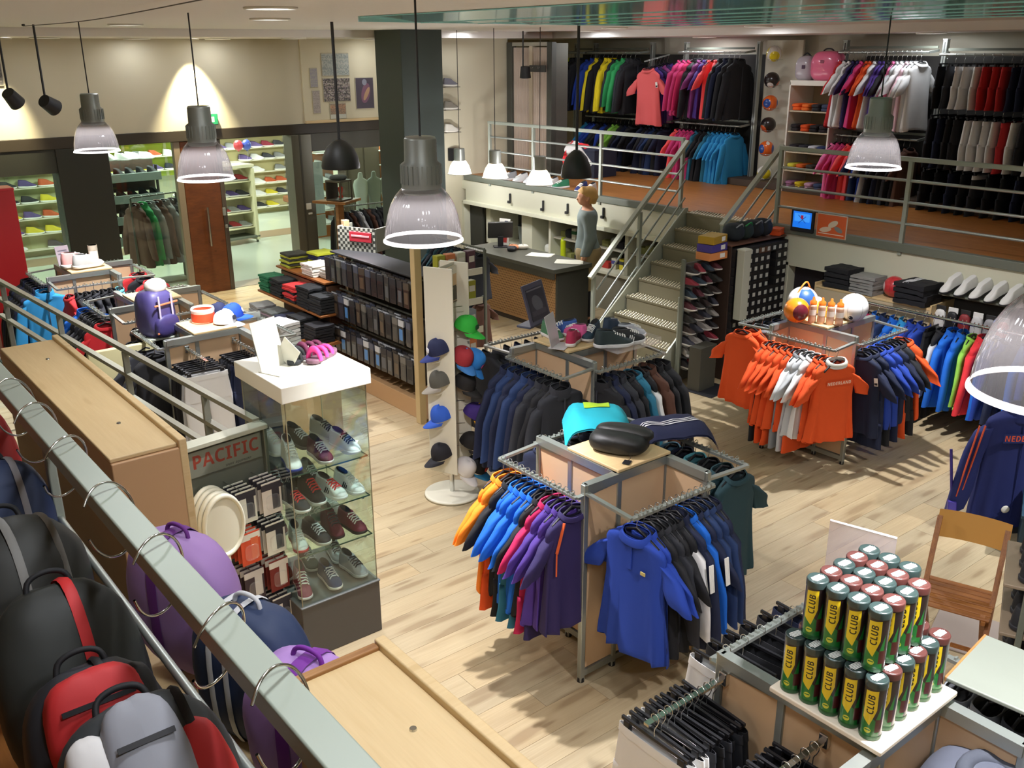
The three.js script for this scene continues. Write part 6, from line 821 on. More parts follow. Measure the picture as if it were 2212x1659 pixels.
// ================= things on the racks =================
{ // front rack top
  const o = thing('folded_garment', 'black folded rain garment with a small tag on the front rack board', 'folded garment', [3.76, 1.335, -3.7], 0.5); part('body', g_().add(bagGeo(0.34, 0.13, 0.24, 3, 3), [0, 0.06, 0]).get(), M(0x1b1c1b, 0.5, 0, { sheen: 0.4 }), o); part('fold', g_().add(bagGeo(0.34, 0.09, 0.14, 2.6, 8), [0.05, 0.1, 0.02]).get(), M(0x20211f, 0.5), o); part('hang_tag', g_().rbox(0.06, 0.003, 0.045, [-0.17, 0.004, 0.1]).get(), mBlack, o); part('tag_string', g_().tube([[-0.1, 0.03, 0.08], [-0.13, 0.015, 0.11], [-0.15, 0.006, 0.1]], 0.0015, 10, 4).get(), mBlack, o);
  const dr = (label, p, turn, w, d, c, ex) => { const R = []; const n = 15, m = 15; for (let j = 0; j <= m; j++) { const r = []; for (let i = 0; i <= n; i++) { const x = (i / n - 0.5) * w, z = (j / m - 0.5) * d, e = Math.max(0, Math.abs(z) / (d / 2) - 0.5); r.push([x * (1 + 0.04 * noise(z * 8, 1, 2)), 0.05 * (1 - (2 * x / w) ** 4) + 0.02 * noise(x * 9, z * 9, 5) - e * e * 0.5, z * (1 - 0.25 * e)]); } R.push(r); } const g = loft(R, false), t = thing('draped_garment', label, 'garment', p, turn, 'garments laid on the front rack'); part('body', g_().add(g).add(g, [0, -0.012, 0]).get(), cloth(c), t); if (ex) ex(t, R); return t; };
  dr('turquoise garment with a lime print laid over the back of the front rack', [3.98, 1.36, -4.12], 0.9, 0.44, 0.5, 0x1aa6b8, (t, R) => { const g = loft(R.slice(5, 11).map(r => r.slice(9, 15).map(p => [p[0], p[1] + 0.006, p[2]])), false); part('print', g, M(0xa8d030, 0.8), t); });
  dr('navy track jacket with white stripes laid on the right arm of the front rack', [4.22, 1.35, -3.72], 1.2, 0.34, 0.62, 0x1a2040, (t, R) => { for (let q = 0; q < 3; q++) part('stripe', loft(R.map(r => [0, 1].map(k => { const a = r[5 + q * 1], b = r[6 + q]; const f = 0.2 + 0.45 * k; return [lerp(a[0], b[0], f), lerp(a[1], b[1], f) + 0.005, a[2]]; })), false), M(0xd8d8dc, 0.8), t); });
  // mid floor rack: trainers, card, tray
  const A = 'on the mid floor rack'; const S = [[5.02, -5.5, 0xb02c50, 'pink and maroon'], [5.14, -5.62, 0xd05a90, 'pink'], [5.1, -5.74, 0x3a60a8, 'blue'], [5.22, -5.5, 0x263c4c, 'dark blue'], [4.98, -5.72, 0x4a7a58, 'green']];
  S.forEach(([x, z, c, n], i) => shoe(n + ' trainer on the board of the mid floor rack', [x, 1.335, z], 0.6 + i, c, { sole: 0xdcd8d4, group: 'trainers ' + A }));
  [[5.2, -5.22, 0x2c3a3c, 'dark green'], [5.34, -5.2, 0x25292c, 'black and white'], [5.46, -5.28, 0xb8bcc4, 'white and blue'], [5.36, -5.38, 0x24364a, 'navy high']].forEach(([x, z, c, n], i) => shoe(n + ' trainer in the clear tray of the mid floor rack', [x, 1.335, z], -0.4 + i * 0.25, c, { sole: 0xe0e0e0, stripe: i === 1 ? 0xd8d8d8 : 0, high: i === 3, group: 'trainers ' + A, s: 1.15 }));
  const tr = thing('clear_tray', 'clear plastic tray holding trainers on the mid floor rack', 'tray', [5.36, 1.322, -5.26]); part('base', g_().box(0.5, 0.004, 0.36, [0, 0.002, 0]).get(), mClear, tr); part('rim', g_().box(0.5, 0.05, 0.004, [0, 0.027, 0.18]).box(0.5, 0.05, 0.004, [0, 0.027, -0.18]).box(0.004, 0.05, 0.36, [0.25, 0.027, 0]).box(0.004, 0.05, 0.36, [-0.25, 0.027, 0]).get(), mClear, tr);
  const cd = thing('card_holder', 'bent white plastic card holder on the mid floor rack', 'card holder', [4.86, 1.335, -5.54], 0.5); part('upright_sheet', g_().box(0.2, 0.26, 0.004, [0, 0.13, -0.03], [-0.25, 0, 0]).get(), M(0xc8c4c4, 0.35), cd); part('foot_sheet', g_().box(0.2, 0.004, 0.14, [0, 0.003, 0.04]).get(), M(0xc8c4c4, 0.35), cd);
  const sn = thing('picture_stand', 'tilted dark framed picture stand behind the card holder', 'picture', [5.14, 1.33, -6.12], 0.35); part('frame', g_().rbox(0.34, 0.36, 0.02, [0, 0.2, 0], [-0.3, 0, 0]).get(), M(0x4a4858, 0.5), sn); const st = canvasTex(256, 256, (c, w, h) => { c.fillStyle = '#2c2a34'; c.fillRect(0, 0, w, h); c.fillStyle = '#5a5a62'; c.beginPath(); c.ellipse(w * 0.5, h * 0.5, 80, 60, 0.6, 0, 7); c.fill(); c.fillStyle = '#3e3c46'; c.fillRect(20, h * 0.7, w - 40, 40); c.fillStyle = '#6a6870'; c.fillRect(10, 8, w - 20, 12); }); part('picture', g_().add(new THREE.BoxGeometry(0.28, 0.28, 0.003), [0, 0.2, 0.012], [-0.3, 0, 0]).get(), new THREE.MeshPhysicalMaterial({ map: st, roughness: 0.4 }), sn); part('foot', g_().rbox(0.3, 0.02, 0.14, [0, 0.01, -0.04]).get(), M(0x55596a, 0.5), sn);
  // football rack top
  const y = 1.243; ball('orange football with maroon panels on the football rack', [7.27, y + 0.1, -4.95], 0.115, 'maroon', 2.6); ball('large white football on the football rack', [7.72, y + 0.11, -4.65], 0.13, 'white', 1); ball('small white ball left of the large white football', [7.6, y + 0.06, -4.74], 0.075, 'white', 2.2); ball('yellow and orange ball behind the small white ball', [7.62, y + 0.08, -4.98], 0.085, 'yellow', 0.4);
  for (let i = 0; i < 4; i++) { const b = thing('drink_bottle', 'clear drink bottle with orange cap on the football rack, ' + ORD[i] + ' from left', 'bottle', [7.33 + i * 0.035, y, -4.82 + i * 0.07], 0, 'drink bottles on the football rack'); part('body', g_().lathe([[0, 0], [0.034, 0], [0.036, 0.03], [0.032, 0.09], [0.036, 0.15], [0.03, 0.175], [0, 0.176]], 24).get(), M(0xe8c0a4, 0.3, 0, { transmission: 0.35, thickness: 0 }), b); part('cap', g_().lathe([[0.031, 0.172], [0.031, 0.2], [0.012, 0.215], [0.01, 0.24], [0, 0.242]], 20).get(), M(0xf07820, 0.4), b); part('label', g_().cyl(0.0345, 0.0345, 0.05, [0, 0.1, 0], [0, 0, 0], 24, true).get(), M(0xf0e0d4, 0.5), b); }
  const hb = thing('ball_bag', 'blue, white and orange ball in a net bag at the back of the football rack', 'ball', [7.5, y + 0.13, -5.05]); part('cover', g_().sph(0.14, [0, 0, 0], [1, 0.95, 1], 28).get(), MB_.white, hb); part('panel', g_().add(new THREE.SphereGeometry(0.1415, 20, 12, 0.3, 1.3, 0.5, 1.2)).get(), M(0x2a5a9c, 0.4), hb); part('panel', g_().add(new THREE.SphereGeometry(0.1415, 20, 12, 2.4, 0.9, 0.4, 1.3)).get(), M(0xe07a20, 0.4), hb); part('strap', g_().tube([[-0.1, 0.08, 0], [-0.04, 0.17, 0.02], [0.05, 0.17, 0], [0.11, 0.08, 0]], 0.008).get(), M(0xe08a2c, 0.6), hb);
  const oc = thing('box', 'small yellow and orange box beside the ball net', 'box', [7.66, y, -4.85], 0.4); part('body', g_().rbox(0.16, 0.07, 0.1, [0, 0.035, 0]).get(), M(0xe8a818, 0.5), oc); part('lid_print', g_().rbox(0.1, 0.004, 0.06, [0, 0.071, 0]).get(), M(0xe0602c, 0.5), oc);
  // left aisle racks
  shoe('pink and grey trainer on the farthest left rack, left of two', [2.72, 1.335, -11.25], 0.3, 0xd89a94, { sole: 0xe8e6e2, s: 1.3, group: 'trainers on the farthest left rack' }); shoe('grey and white trainer on the farthest left rack, right of two', [2.8, 1.335, -11.12], 0.2, 0xb8b8b4, { sole: 0xe8e6e2, s: 1.2, group: 'trainers on the farthest left rack' });
  const rl = thing('paper_roll', 'white upright roll beside the pink trainer on the farthest left rack', 'roll', [2.93, 1.333, -11.35]); part('body', g_().cyl(0.05, 0.05, 0.2, [0, 0.1, 0], [0, 0, 0], 24).get(), mWhite, rl); part('end_ring', g_().cyl(0.052, 0.052, 0.06, [0, 0.17, 0], [0, 0, 0], 24).get(), M(0xb8b09c, 0.6), rl);
  const pc = thing('price_sign', 'small printed price sign behind the pink trainer', 'sign', [2.62, 1.333, -11.4], 0.3); part('card', g_().rbox(0.16, 0.22, 0.006, [0, 0.11, 0], [-0.2, 0, 0]).get(), M(0xb0a4ac, 0.6), pc); for (let i = 0; i < 4; i++) part('print_line', g_().box(0.11, 0.014, 0.002, [0, 0.06 + i * 0.035, 0.012 - i * 0.007], [-0.2, 0, 0]).get(), M(0x6a6470, 0.6), pc);
  const bp = thing('backpack', 'purple checked backpack standing between the left racks', 'backpack', [2.62, 1.2, -8.42], 0.4); part('body', g_().add(bagGeo(0.3, 0.44, 0.28, 3.4, 3), [0, 0.2, 0], [0, Math.PI / 2, 0]).get(), M(0x4a4278, 0.5, 0, { clearcoat: 0.4 }), bp); part('front_pocket', g_().add(bagGeo(0.24, 0.2, 0.1, 3, 4), [0, 0.1, 0.13], [0, Math.PI / 2, 0]).get(), M(0x3c3468, 0.5), bp); for (const x of [-0.08, 0.06]) part('strap', g_().rbox(0.02, 0.36, 0.01, [x, 0.2, 0.155]).get(), M(0xb8b0c8, 0.6), bp); for (const yy of [0.3, 0.05]) part('strap', g_().rbox(0.26, 0.018, 0.01, [0, yy, 0.153]).get(), M(0xc87850, 0.6), bp); part('paper_stuffing', g_().add(bagGeo(0.16, 0.14, 0.2, 2.2, 6), [0.02, 0.44, 0.02]).get(), mWhite, bp);
  const cp = thing('backpack_post', 'grey rack post arm under the purple backpack', 'rack arm', [2.62, 1.19, -8.42]); part('bar', g_().rbox(0.34, 0.02, 0.3, [0, 0, 0]).get(), mGrey, cp);
  const vz = thing('sun_visor', 'red and white sun visor standing on the cap rack', 'visor', [2.94, 1.335, -8.12], 0.4); part('band', g_().lathe([[0.1, 0], [0.102, 0.05], [0.1, 0.1], [0.095, 0.1], [0.096, 0.0]], 36).get(), M(0xe8502c, 0.7), vz); part('band_top', g_().lathe([[0.1, 0.07], [0.104, 0.1], [0.098, 0.12], [0.093, 0.1]], 36).get(), M(0xf0d0c8, 0.7), vz);
  cap('white cap with dark trim on the cap rack', [3.06, 1.335, -7.94], 0.8, 0xf0f0f0, 0xe8e8ec, { group: 'caps on the cap rack', logo: 0x2a2c3c }); cap('blue cap with white front on the cap rack', [3.2, 1.335, -8.1], 1.2, 0x1e4cb8, 0x2a60d0, { group: 'caps on the cap rack', logo: 0xe8e8f0 }); cap('navy cap behind the blue one on the cap rack', [3.12, 1.335, -8.22], 0.2, 0x1c2448, 0x1c2448, { group: 'caps on the cap rack' });
}
struct('trim_1', g_().span(1.95, 2.5, 0, 1.2, -8.26, -8.2, 0.006).get(), M(0xc4bd90, 0.6));
// ================= bottle cans =================
{
  const bd = thing('display_board', 'pale board under the pyramid of cans on the bottom right rack', 'board', [2.86, 1.335, -1.5]); part('board', g_().rbox(0.52, 0.022, 0.46, [0, 0, 0]).uv(1), M(0xe8dcc8, 0.5), bd); part('support', g_().rbox(0.46, 0.02, 0.4, [0, -0.02, 0]).get(), mGrey, bd);
  const lt = canvasTex(512, 512, (c, w, h) => { // label: u around, v up
    c.fillStyle = '#241a1c'; c.fillRect(0, 0, w, h); const draw = x0 => { c.save(); c.translate(x0, 0); c.fillStyle = '#16702c'; c.beginPath(); c.moveTo(0, 0.42 * h); c.lineTo(0, h); c.lineTo(150, h); c.lineTo(150, 0.3 * h); c.lineTo(110, 0.62 * h); c.closePath(); c.fill(); c.fillStyle = '#e2c41c'; c.beginPath(); c.moveTo(12, 0.1 * h); c.lineTo(108, 0.06 * h); c.lineTo(112, 0.42 * h); c.lineTo(70, 0.72 * h); c.lineTo(12, 0.6 * h); c.closePath(); c.fill(); c.fillStyle = '#4a1a1c'; c.fillRect(112, 0.6 * h, 60, 0.24 * h); c.fillStyle = '#c8c83a'; c.beginPath(); c.arc(60, 0.82 * h, 26, 0, 7); c.fill(); c.fillStyle = '#16702c'; c.fillRect(40, 0.8 * h, 40, 10); c.save(); c.translate(62, 0.33 * h); c.rotate(-Math.PI / 2); c.fillStyle = '#1c1a12'; c.font = 'bold 74px sans-serif'; c.textAlign = 'center'; c.textBaseline = 'middle'; c.fillText('CLUB', 0, 0, 190); c.restore(); c.restore(); };
    draw(0); draw(256); c.fillStyle = '#145a28'; c.fillRect(0, 0.95 * h, w, h * 0.05); });
  const mLab = new THREE.MeshPhysicalMaterial({ map: lt, roughness: 0.28, clearcoat: 0.7, clearcoatRoughness: 0.1 });
  const R = 0.0375, h = 0.235, body = g_().cyl(R, R, h - 0.02, [0, (h - 0.02) / 2, 0], [0, 0, 0], 36, true).get(), bt = g_().lathe([[0, 0.002], [R * 0.9, 0.0], [R + 0.001, 0.006], [R + 0.001, 0.016]], 32).get(), lid = g_().lathe([[R + 0.0015, h - 0.028], [R + 0.0015, h - 0.006], [R - 0.002, h], [R - 0.006, h - 0.003], [0, h - 0.003]], 32).get(), ribs = g_(); for (let i = -2; i <= 2; i++) ribs.rbox(0.058 - Math.abs(i) * 0.006, 0.003, 0.004, [0, h - 0.001, i * 0.006]);
  const RB = ribs.get(), mG = M(0x2e3c3a, 0.3, 0, { clearcoat: 0.6 }), mR = M(0x54302c, 0.3, 0, { clearcoat: 0.6 }), mSt = M(0xe8e8e4, 0.4);
  const can = (x, y, z, label, red) => { const t = thing('ball_can', label, 'can', [x, y, z], -2.1 + rr(-0.12, 0.12), 'green and yellow ball cans'); part('label_sleeve', body, mLab, t); part('base_ring', bt, M(0x145a28, 0.4), t); const l = part('lid', lid, red ? mR : mG, t); part('lid_ribs', RB, mSt, l).rotation.y = 2.1 - 0.12; };
  const y0 = 1.348;
  for (let i = 0; i < 6; i++) for (let j = 0; j < 5; j++) can(2.655 + i * 0.082, y0, -1.675 + j * 0.082, 'green and yellow ball can, lower layer, ' + ORD[j] + ' from left, ' + ORD[i] + ' row back', i % 2);
  for (let i = 0; i < 5; i++) for (let j = 0; j < 4; j++) { if (i === 4 && j === 3) continue; can(2.69 + i * 0.082, y0 + h + 0.004, -1.635 + j * 0.082, 'green and yellow ball can, upper layer, ' + ORD[j] + ' from left, ' + ORD[i] + ' row back', i % 2); }
  const lf = thing('acrylic_sheet', 'clear plastic sheet standing behind the pyramid of cans', 'sheet', [3.16, 1.35, -1.75], -1.3); part('sheet', g_().box(0.26, 0.46, 0.004, [0, 0.23, 0]).get(), M(0xe4dede, 0.15, 0, { transmission: 0.82, thickness: 0 }), lf); part('edge', g_().box(0.26, 0.006, 0.006, [0, 0.46, 0]).get(), M(0xe8e4e4, 0.3), lf);
  const gr = thing('soft_jacket', 'blue grey fleece jacket heaped right of the cans', 'jacket', [3.02, 1.0, -1.08], 0.2); part('body', g_().add(bagGeo(0.44, 0.36, 0.4, 2.6, 7), [0, 0, 0]).get(), cloth(0x4c505c), gr); part('collar', g_().add(new THREE.TorusGeometry(0.09, 0.03, 10, 24), [-0.03, 0.17, 0.02], [Math.PI / 2, 0, 0], [1.2, 1, 1]).get(), cloth(0x40444e), gr); part('sleeve', g_().add(bagGeo(0.16, 0.34, 0.14, 2.4, 5), [0.16, -0.02, 0.18], [0.4, 0, 0.5]).get(), cloth(0x4c505c), gr);
  const gb = thing('grey_board', 'grey green board on the rack at the right edge', 'board', [3.42, 1.31, -1.2], 0.1); part('board', g_().rbox(0.4, 0.02, 0.36, [0, 0, 0]).get(), M(0x80857a, 0.5), gb); part('edge', g_().rbox(0.4, 0.024, 0.012, [0, 0, -0.18]).uv(1), mOak, gb); part('leg', g_().rbox(0.04, 1.3, 0.04, [0.1, -0.66, 0]).get(), mGrey, gb);
  const nt = thing('hook_rail', 'chrome hook rail under the grey board at the right edge', 'rail', [3.3, 1.25, -1.02], 0.1); part('rail', g_().bar([-0.2, 0, 0], [0.3, 0, 0], 0.02, 0.02).get(), mChrome, nt); for (let i = 0; i < 7; i++) part('hook', HOOK, mChrome, nt).position.set(-0.16 + i * 0.065, 0.01, 0);
}
// ================= folding chair, right side =================
{
  const t = thing('folding_chair', 'light wooden folding chair with slatted seat and curved back', 'chair', [5.2, 0, -2.22], -1.25), mW = new THREE.MeshPhysicalMaterial({ map: T_oak, color: 0xf0d8b8, roughness: 0.5 });
  for (let i = 0; i < 7; i++) part('seat_slat', g_().rbox(0.4, 0.014, 0.045, [0, 0.45, -0.18 + i * 0.054]).uv(1, i * 0.3), mW, t);
  for (const s of [-1, 1]) { part('front_leg', g_().bar([s * 0.19, 0, 0.22], [s * 0.19, 0.86, -0.24], 0.03, 0.024).get(), mW, t); part('rear_leg', g_().bar([s * 0.16, 0, -0.26], [s * 0.16, 0.46, 0.14], 0.028, 0.024).get(), mW, t); part('seat_rail', g_().bar([s * 0.17, 0.435, -0.2], [s * 0.17, 0.435, 0.18], 0.022, 0.022).get(), mW, t); }
  part('stretcher', g_().bar([-0.19, 0.2, 0.11], [0.19, 0.2, 0.11], 0.02, 0.02).get(), mW, t);
  const R = []; for (let j = 0; j <= 6; j++) R.push(Array.from({ length: 15 }, (_, i) => { const a = (i / 14 - 0.5) * 1.3; return [Math.sin(a) * 0.34, 0.7 + j * 0.028, -0.3 + Math.cos(a) * 0.0 + 0.09 * (1 - Math.cos(a)) * 4 * 0.4 - j * 0.006]; })); const bg = loft(R, false); part('backrest', g_().add(bg).add(bg, [0, 0, -0.014]).get(), new THREE.MeshPhysicalMaterial({ color: 0xd09a4c, roughness: 0.5 }), t);
  const sheet = thing('grey_mat', 'grey cardboard sheet on the floor behind the folding chair', 'sheet', [5.62, 0.0, -2.2], 0.3); part('sheet', g_().rbox(0.5, 0.012, 0.6, [0, 0.006, 0]).get(), M(0xa89a90, 0.7), sheet);
  // dark shoe stand at the right edge
  const sr = thing('shoe_stand', 'wooden shoe stand with black shoes at the right edge', 'shoe stand', [4.72, 0, -1.58], 0.4); for (let i = 0; i < 4; i++) part('shelf', g_().rbox(0.5, 0.02, 0.3, [0, 0.3 + i * 0.27, -i * 0.02]).uv(1), M(0x8c7c66, 0.6), sr); for (const s of [-1, 1]) part('side_post', g_().rbox(0.03, 1.2, 0.03, [s * 0.26, 0.6, -0.1]).get(), mGreyDark, sr);
  for (let i = 0; i < 4; i++) for (let j = 0; j < 3; j++) shoe('black shoe on the wooden stand at the right edge, shelf ' + ORD[i] + ' from floor, ' + ORD[j] + ' from left', [4.56 + j * 0.14, 0.312 + i * 0.27, -1.52 - j * 0.06], -1.0, 0x1f2024, { sole: 0x2a2a2e, group: 'black shoes at the right edge' });
  // navy tracksuit at the right edge
  const g = garment('long', 'royal', [7.28, 1.12, -2.86], -0.7, 'navy blue tracksuit top with orange lettering and orange sleeve stripes, right edge', undefined, { sc: 1.25, v: 1 });
  g.traverse(m => { if (m.isMesh && m.name !== 'dark_opening') m.material = cloth(0x182460); });
  const tx = canvasTex(512, 96, (c, w, h) => { c.fillStyle = '#182460'; c.fillRect(0, 0, w, h); c.fillStyle = '#d8502c'; c.font = 'bold 84px sans-serif'; c.textAlign = 'center'; c.textBaseline = 'middle'; c.fillText('NEDERLAND', w / 2, h / 2, w - 16); });
  part('chest_lettering', g_().add(new THREE.PlaneGeometry(0.3, 0.06)).get(), new THREE.MeshPhysicalMaterial({ map: tx, roughness: 0.8 }), g).position.set(0.02, -0.27, 0.08);
  for (const s of [-1, 1]) for (let q = 0; q < 2; q++) part('sleeve_stripe', g_().bar([s * (0.235 + q * 0.035), -0.2, 0.042], [s * (0.315 + q * 0.025), -0.68, 0.034], 0.014, 0.006).get(), M(0xc8502c, 0.8), g);
  const pb = part('club_badge', g_().add(bagGeo(0.05, 0.05, 0.012, 2, 3), [0, 0, 0], [0, Math.PI / 2, 0]).get(), mWhite, g); pb.position.set(-0.04, -0.75, 0.075);
  const hs = thing('mannequin_stand', 'dark stand carrying the navy tracksuit at the right edge', 'stand', [7.28, 0, -2.86], -0.7); part('pole', g_().cyl(0.016, 0.016, 1.12, [0, 0.56, -0.02], [0, 0, 0], 12).get(), mDark, hs); part('base', g_().cyl(0.16, 0.17, 0.02, [0, 0.01, -0.02], [0, 0, 0], 28).get(), mDark, hs);
  const br = thing('broom', 'purple hand broom with pale bristles leaning by the navy tracksuit', 'broom', [6.92, 0, -3.12], 0.6); part('bristles', g_().shape([[-0.13, 0], [0.13, 0], [0.1, 0.1], [-0.1, 0.1]], 0.05, [0, 0, -0.025]).get(), M(0x9a94b0, 0.8), br); part('head', g_().shape([[-0.1, 0.1], [0.1, 0.1], [0.04, 0.22], [-0.03, 0.22]], 0.05, [0, 0, -0.025], [0, 0, 0], 0.006).get(), M(0x3a2c84, 0.5), br); part('handle', g_().bar([0, 0.2, 0], [0.1, 0.62, -0.05], 0.022, 0.022, true).get(), M(0x3a2c84, 0.5), br);
  const bn = thing('bin', 'dark teal bin below the navy tracksuit', 'bin', [7.1, 0, -2.5], 0.4); part('body', g_().rbox(0.5, 0.34, 0.3, [0, 0.17, 0]).get(), M(0x1f3a4a, 0.6), bn); part('rim', g_().rbox(0.53, 0.03, 0.33, [0, 0.35, 0]).get(), M(0x24465a, 0.6), bn);
}
// ================= folded clothes table, pack gondola =================
{
  const t = thing('folded_table', 'stepped wooden table stacked with folded clothes beside the entrance', 'table', [4.95, 0, -10.1]); const L = [[1.13, 4.86, 5.4, -10.75, -9.5], [0.83, 4.66, 4.9, -10.9, -9.25], [0.53, 4.5, 4.84, -10.9, -9.15]];
  L.forEach(([y, x0, x1, z0, z1]) => part('board', g_().span(x0 - 4.95, x1 - 4.95, y - 0.025, y, z0 + 10.1, z1 + 10.1, 0.006).uv(1, y), new THREE.MeshPhysicalMaterial({ map: T_oak, color: 0xd8bc98, roughness: 0.5 }), t)); part('carcass', g_().rbox(0.4, 1.08, 1.2, [0.15, 0.54, 0]).get(), M(0x6a4a34, 0.6), t); for (const [x, z] of [[-0.4, -0.7], [-0.4, 0.85]]) part('leg', g_().rbox(0.04, 0.52, 0.04, [x, 0.26, z]).get(), M(0x8a6a48, 0.6), t);
  const q = Math.PI;
  stack(['lime striped', 'dark striped'], [0xa8ac34, 0x3a3c30], 6, [5.02, 1.132, -10.55], 'top board, left of the white pile', 0.26, 0.26, q, 0.03);
  stack(['navy', 'lime'], [0x1c2240, 0x1e2444, 0xb8c030], 6, [5.24, 1.132, -10.25], 'top board, back', 0.26, 0.26, q, 0.036);
  stack(['white', 'cream'], [0xd8d4c6, 0xcac6b8], 5, [5.02, 1.132, -9.95], 'top board, middle', 0.28, 0.28, q, 0.03);
  stack('pale grey', 0xb8b4a8, 4, [5.08, 1.132, -9.66], 'top board, right', 0.26, 0.24, q, 0.03);
  stack('green', 0x1f6a44, 6, [4.78, 0.832, -10.72], 'middle board, far left', 0.22, 0.26, q, 0.036);
  stack('black', 0x1a1d1c, 6, [4.78, 0.832, -10.4], 'middle board, second from left', 0.22, 0.28, q, 0.038);
  stack(['black', 'red'], [0x1b1c1e, 0xb82828, 0xc03030], 6, [4.78, 0.832, -10.05], 'middle board, with red folds', 0.22, 0.28, q, 0.036);
  stack('black', 0x17191b, 7, [4.78, 0.832, -9.7], 'middle board, second from right', 0.22, 0.3, q, 0.038);
  stack('black', 0x1d2022, 6, [4.78, 0.832, -9.4], 'middle board, right end', 0.22, 0.26, q, 0.036);
  stack('grey', 0x8a8c88, 5, [4.62, 0.532, -10.7], 'low board, far left', 0.24, 0.28, q, 0.036);
  stack(['dark grey', 'mauve'], [0x5a5e5a, 0x8a7a86], 5, [4.62, 0.532, -10.35], 'low board, second from left', 0.24, 0.28, q, 0.034);
  stack(['navy', 'blue'], [0x20263c, 0x2a4c8c], 5, [4.62, 0.532, -10.0], 'low board, middle', 0.24, 0.28, q, 0.034);
  stack('black', 0x16181a, 7, [4.64, 0.532, -9.66], 'low board, second from right', 0.24, 0.3, q, 0.036);
  stack('black', 0x1a1a1e, 6, [4.66, 0.532, -9.32], 'low board, right end', 0.24, 0.26, q, 0.036);
  stack('white', 0xe2e2e0, 6, [3.62, 1.0, -8.05], 'the small plinth right of the caps', 0.26, 0.28, 0.3, 0.04);
  stack(['grey', 'dark grey'], [0x9a9c9c, 0x5a5e60], 6, [3.9, 0.7, -7.9], 'the low plinth right of the caps', 0.26, 0.28, 0.3, 0.04);
  const pl = thing('plinth', 'pale laminate plinth carrying white shirts right of the caps', 'plinth', [3.62, 0, -8.05], 0); part('body', g_().rbox(0.34, 0.98, 0.36, [0, 0.49, 0]).get(), mPanel, pl); part('top', g_().rbox(0.35, 0.02, 0.37, [0, 0.99, 0]).get(), mGrey, pl);
  const p2 = thing('plinth', 'low laminate plinth carrying grey shirts right of the caps', 'plinth', [3.9, 0, -7.9], 0); part('body', g_().rbox(0.3, 0.68, 0.34, [0, 0.34, 0]).get(), mPanel, p2); part('top', g_().rbox(0.31, 0.02, 0.35, [0, 0.69, 0]).get(), mGrey, p2);
}
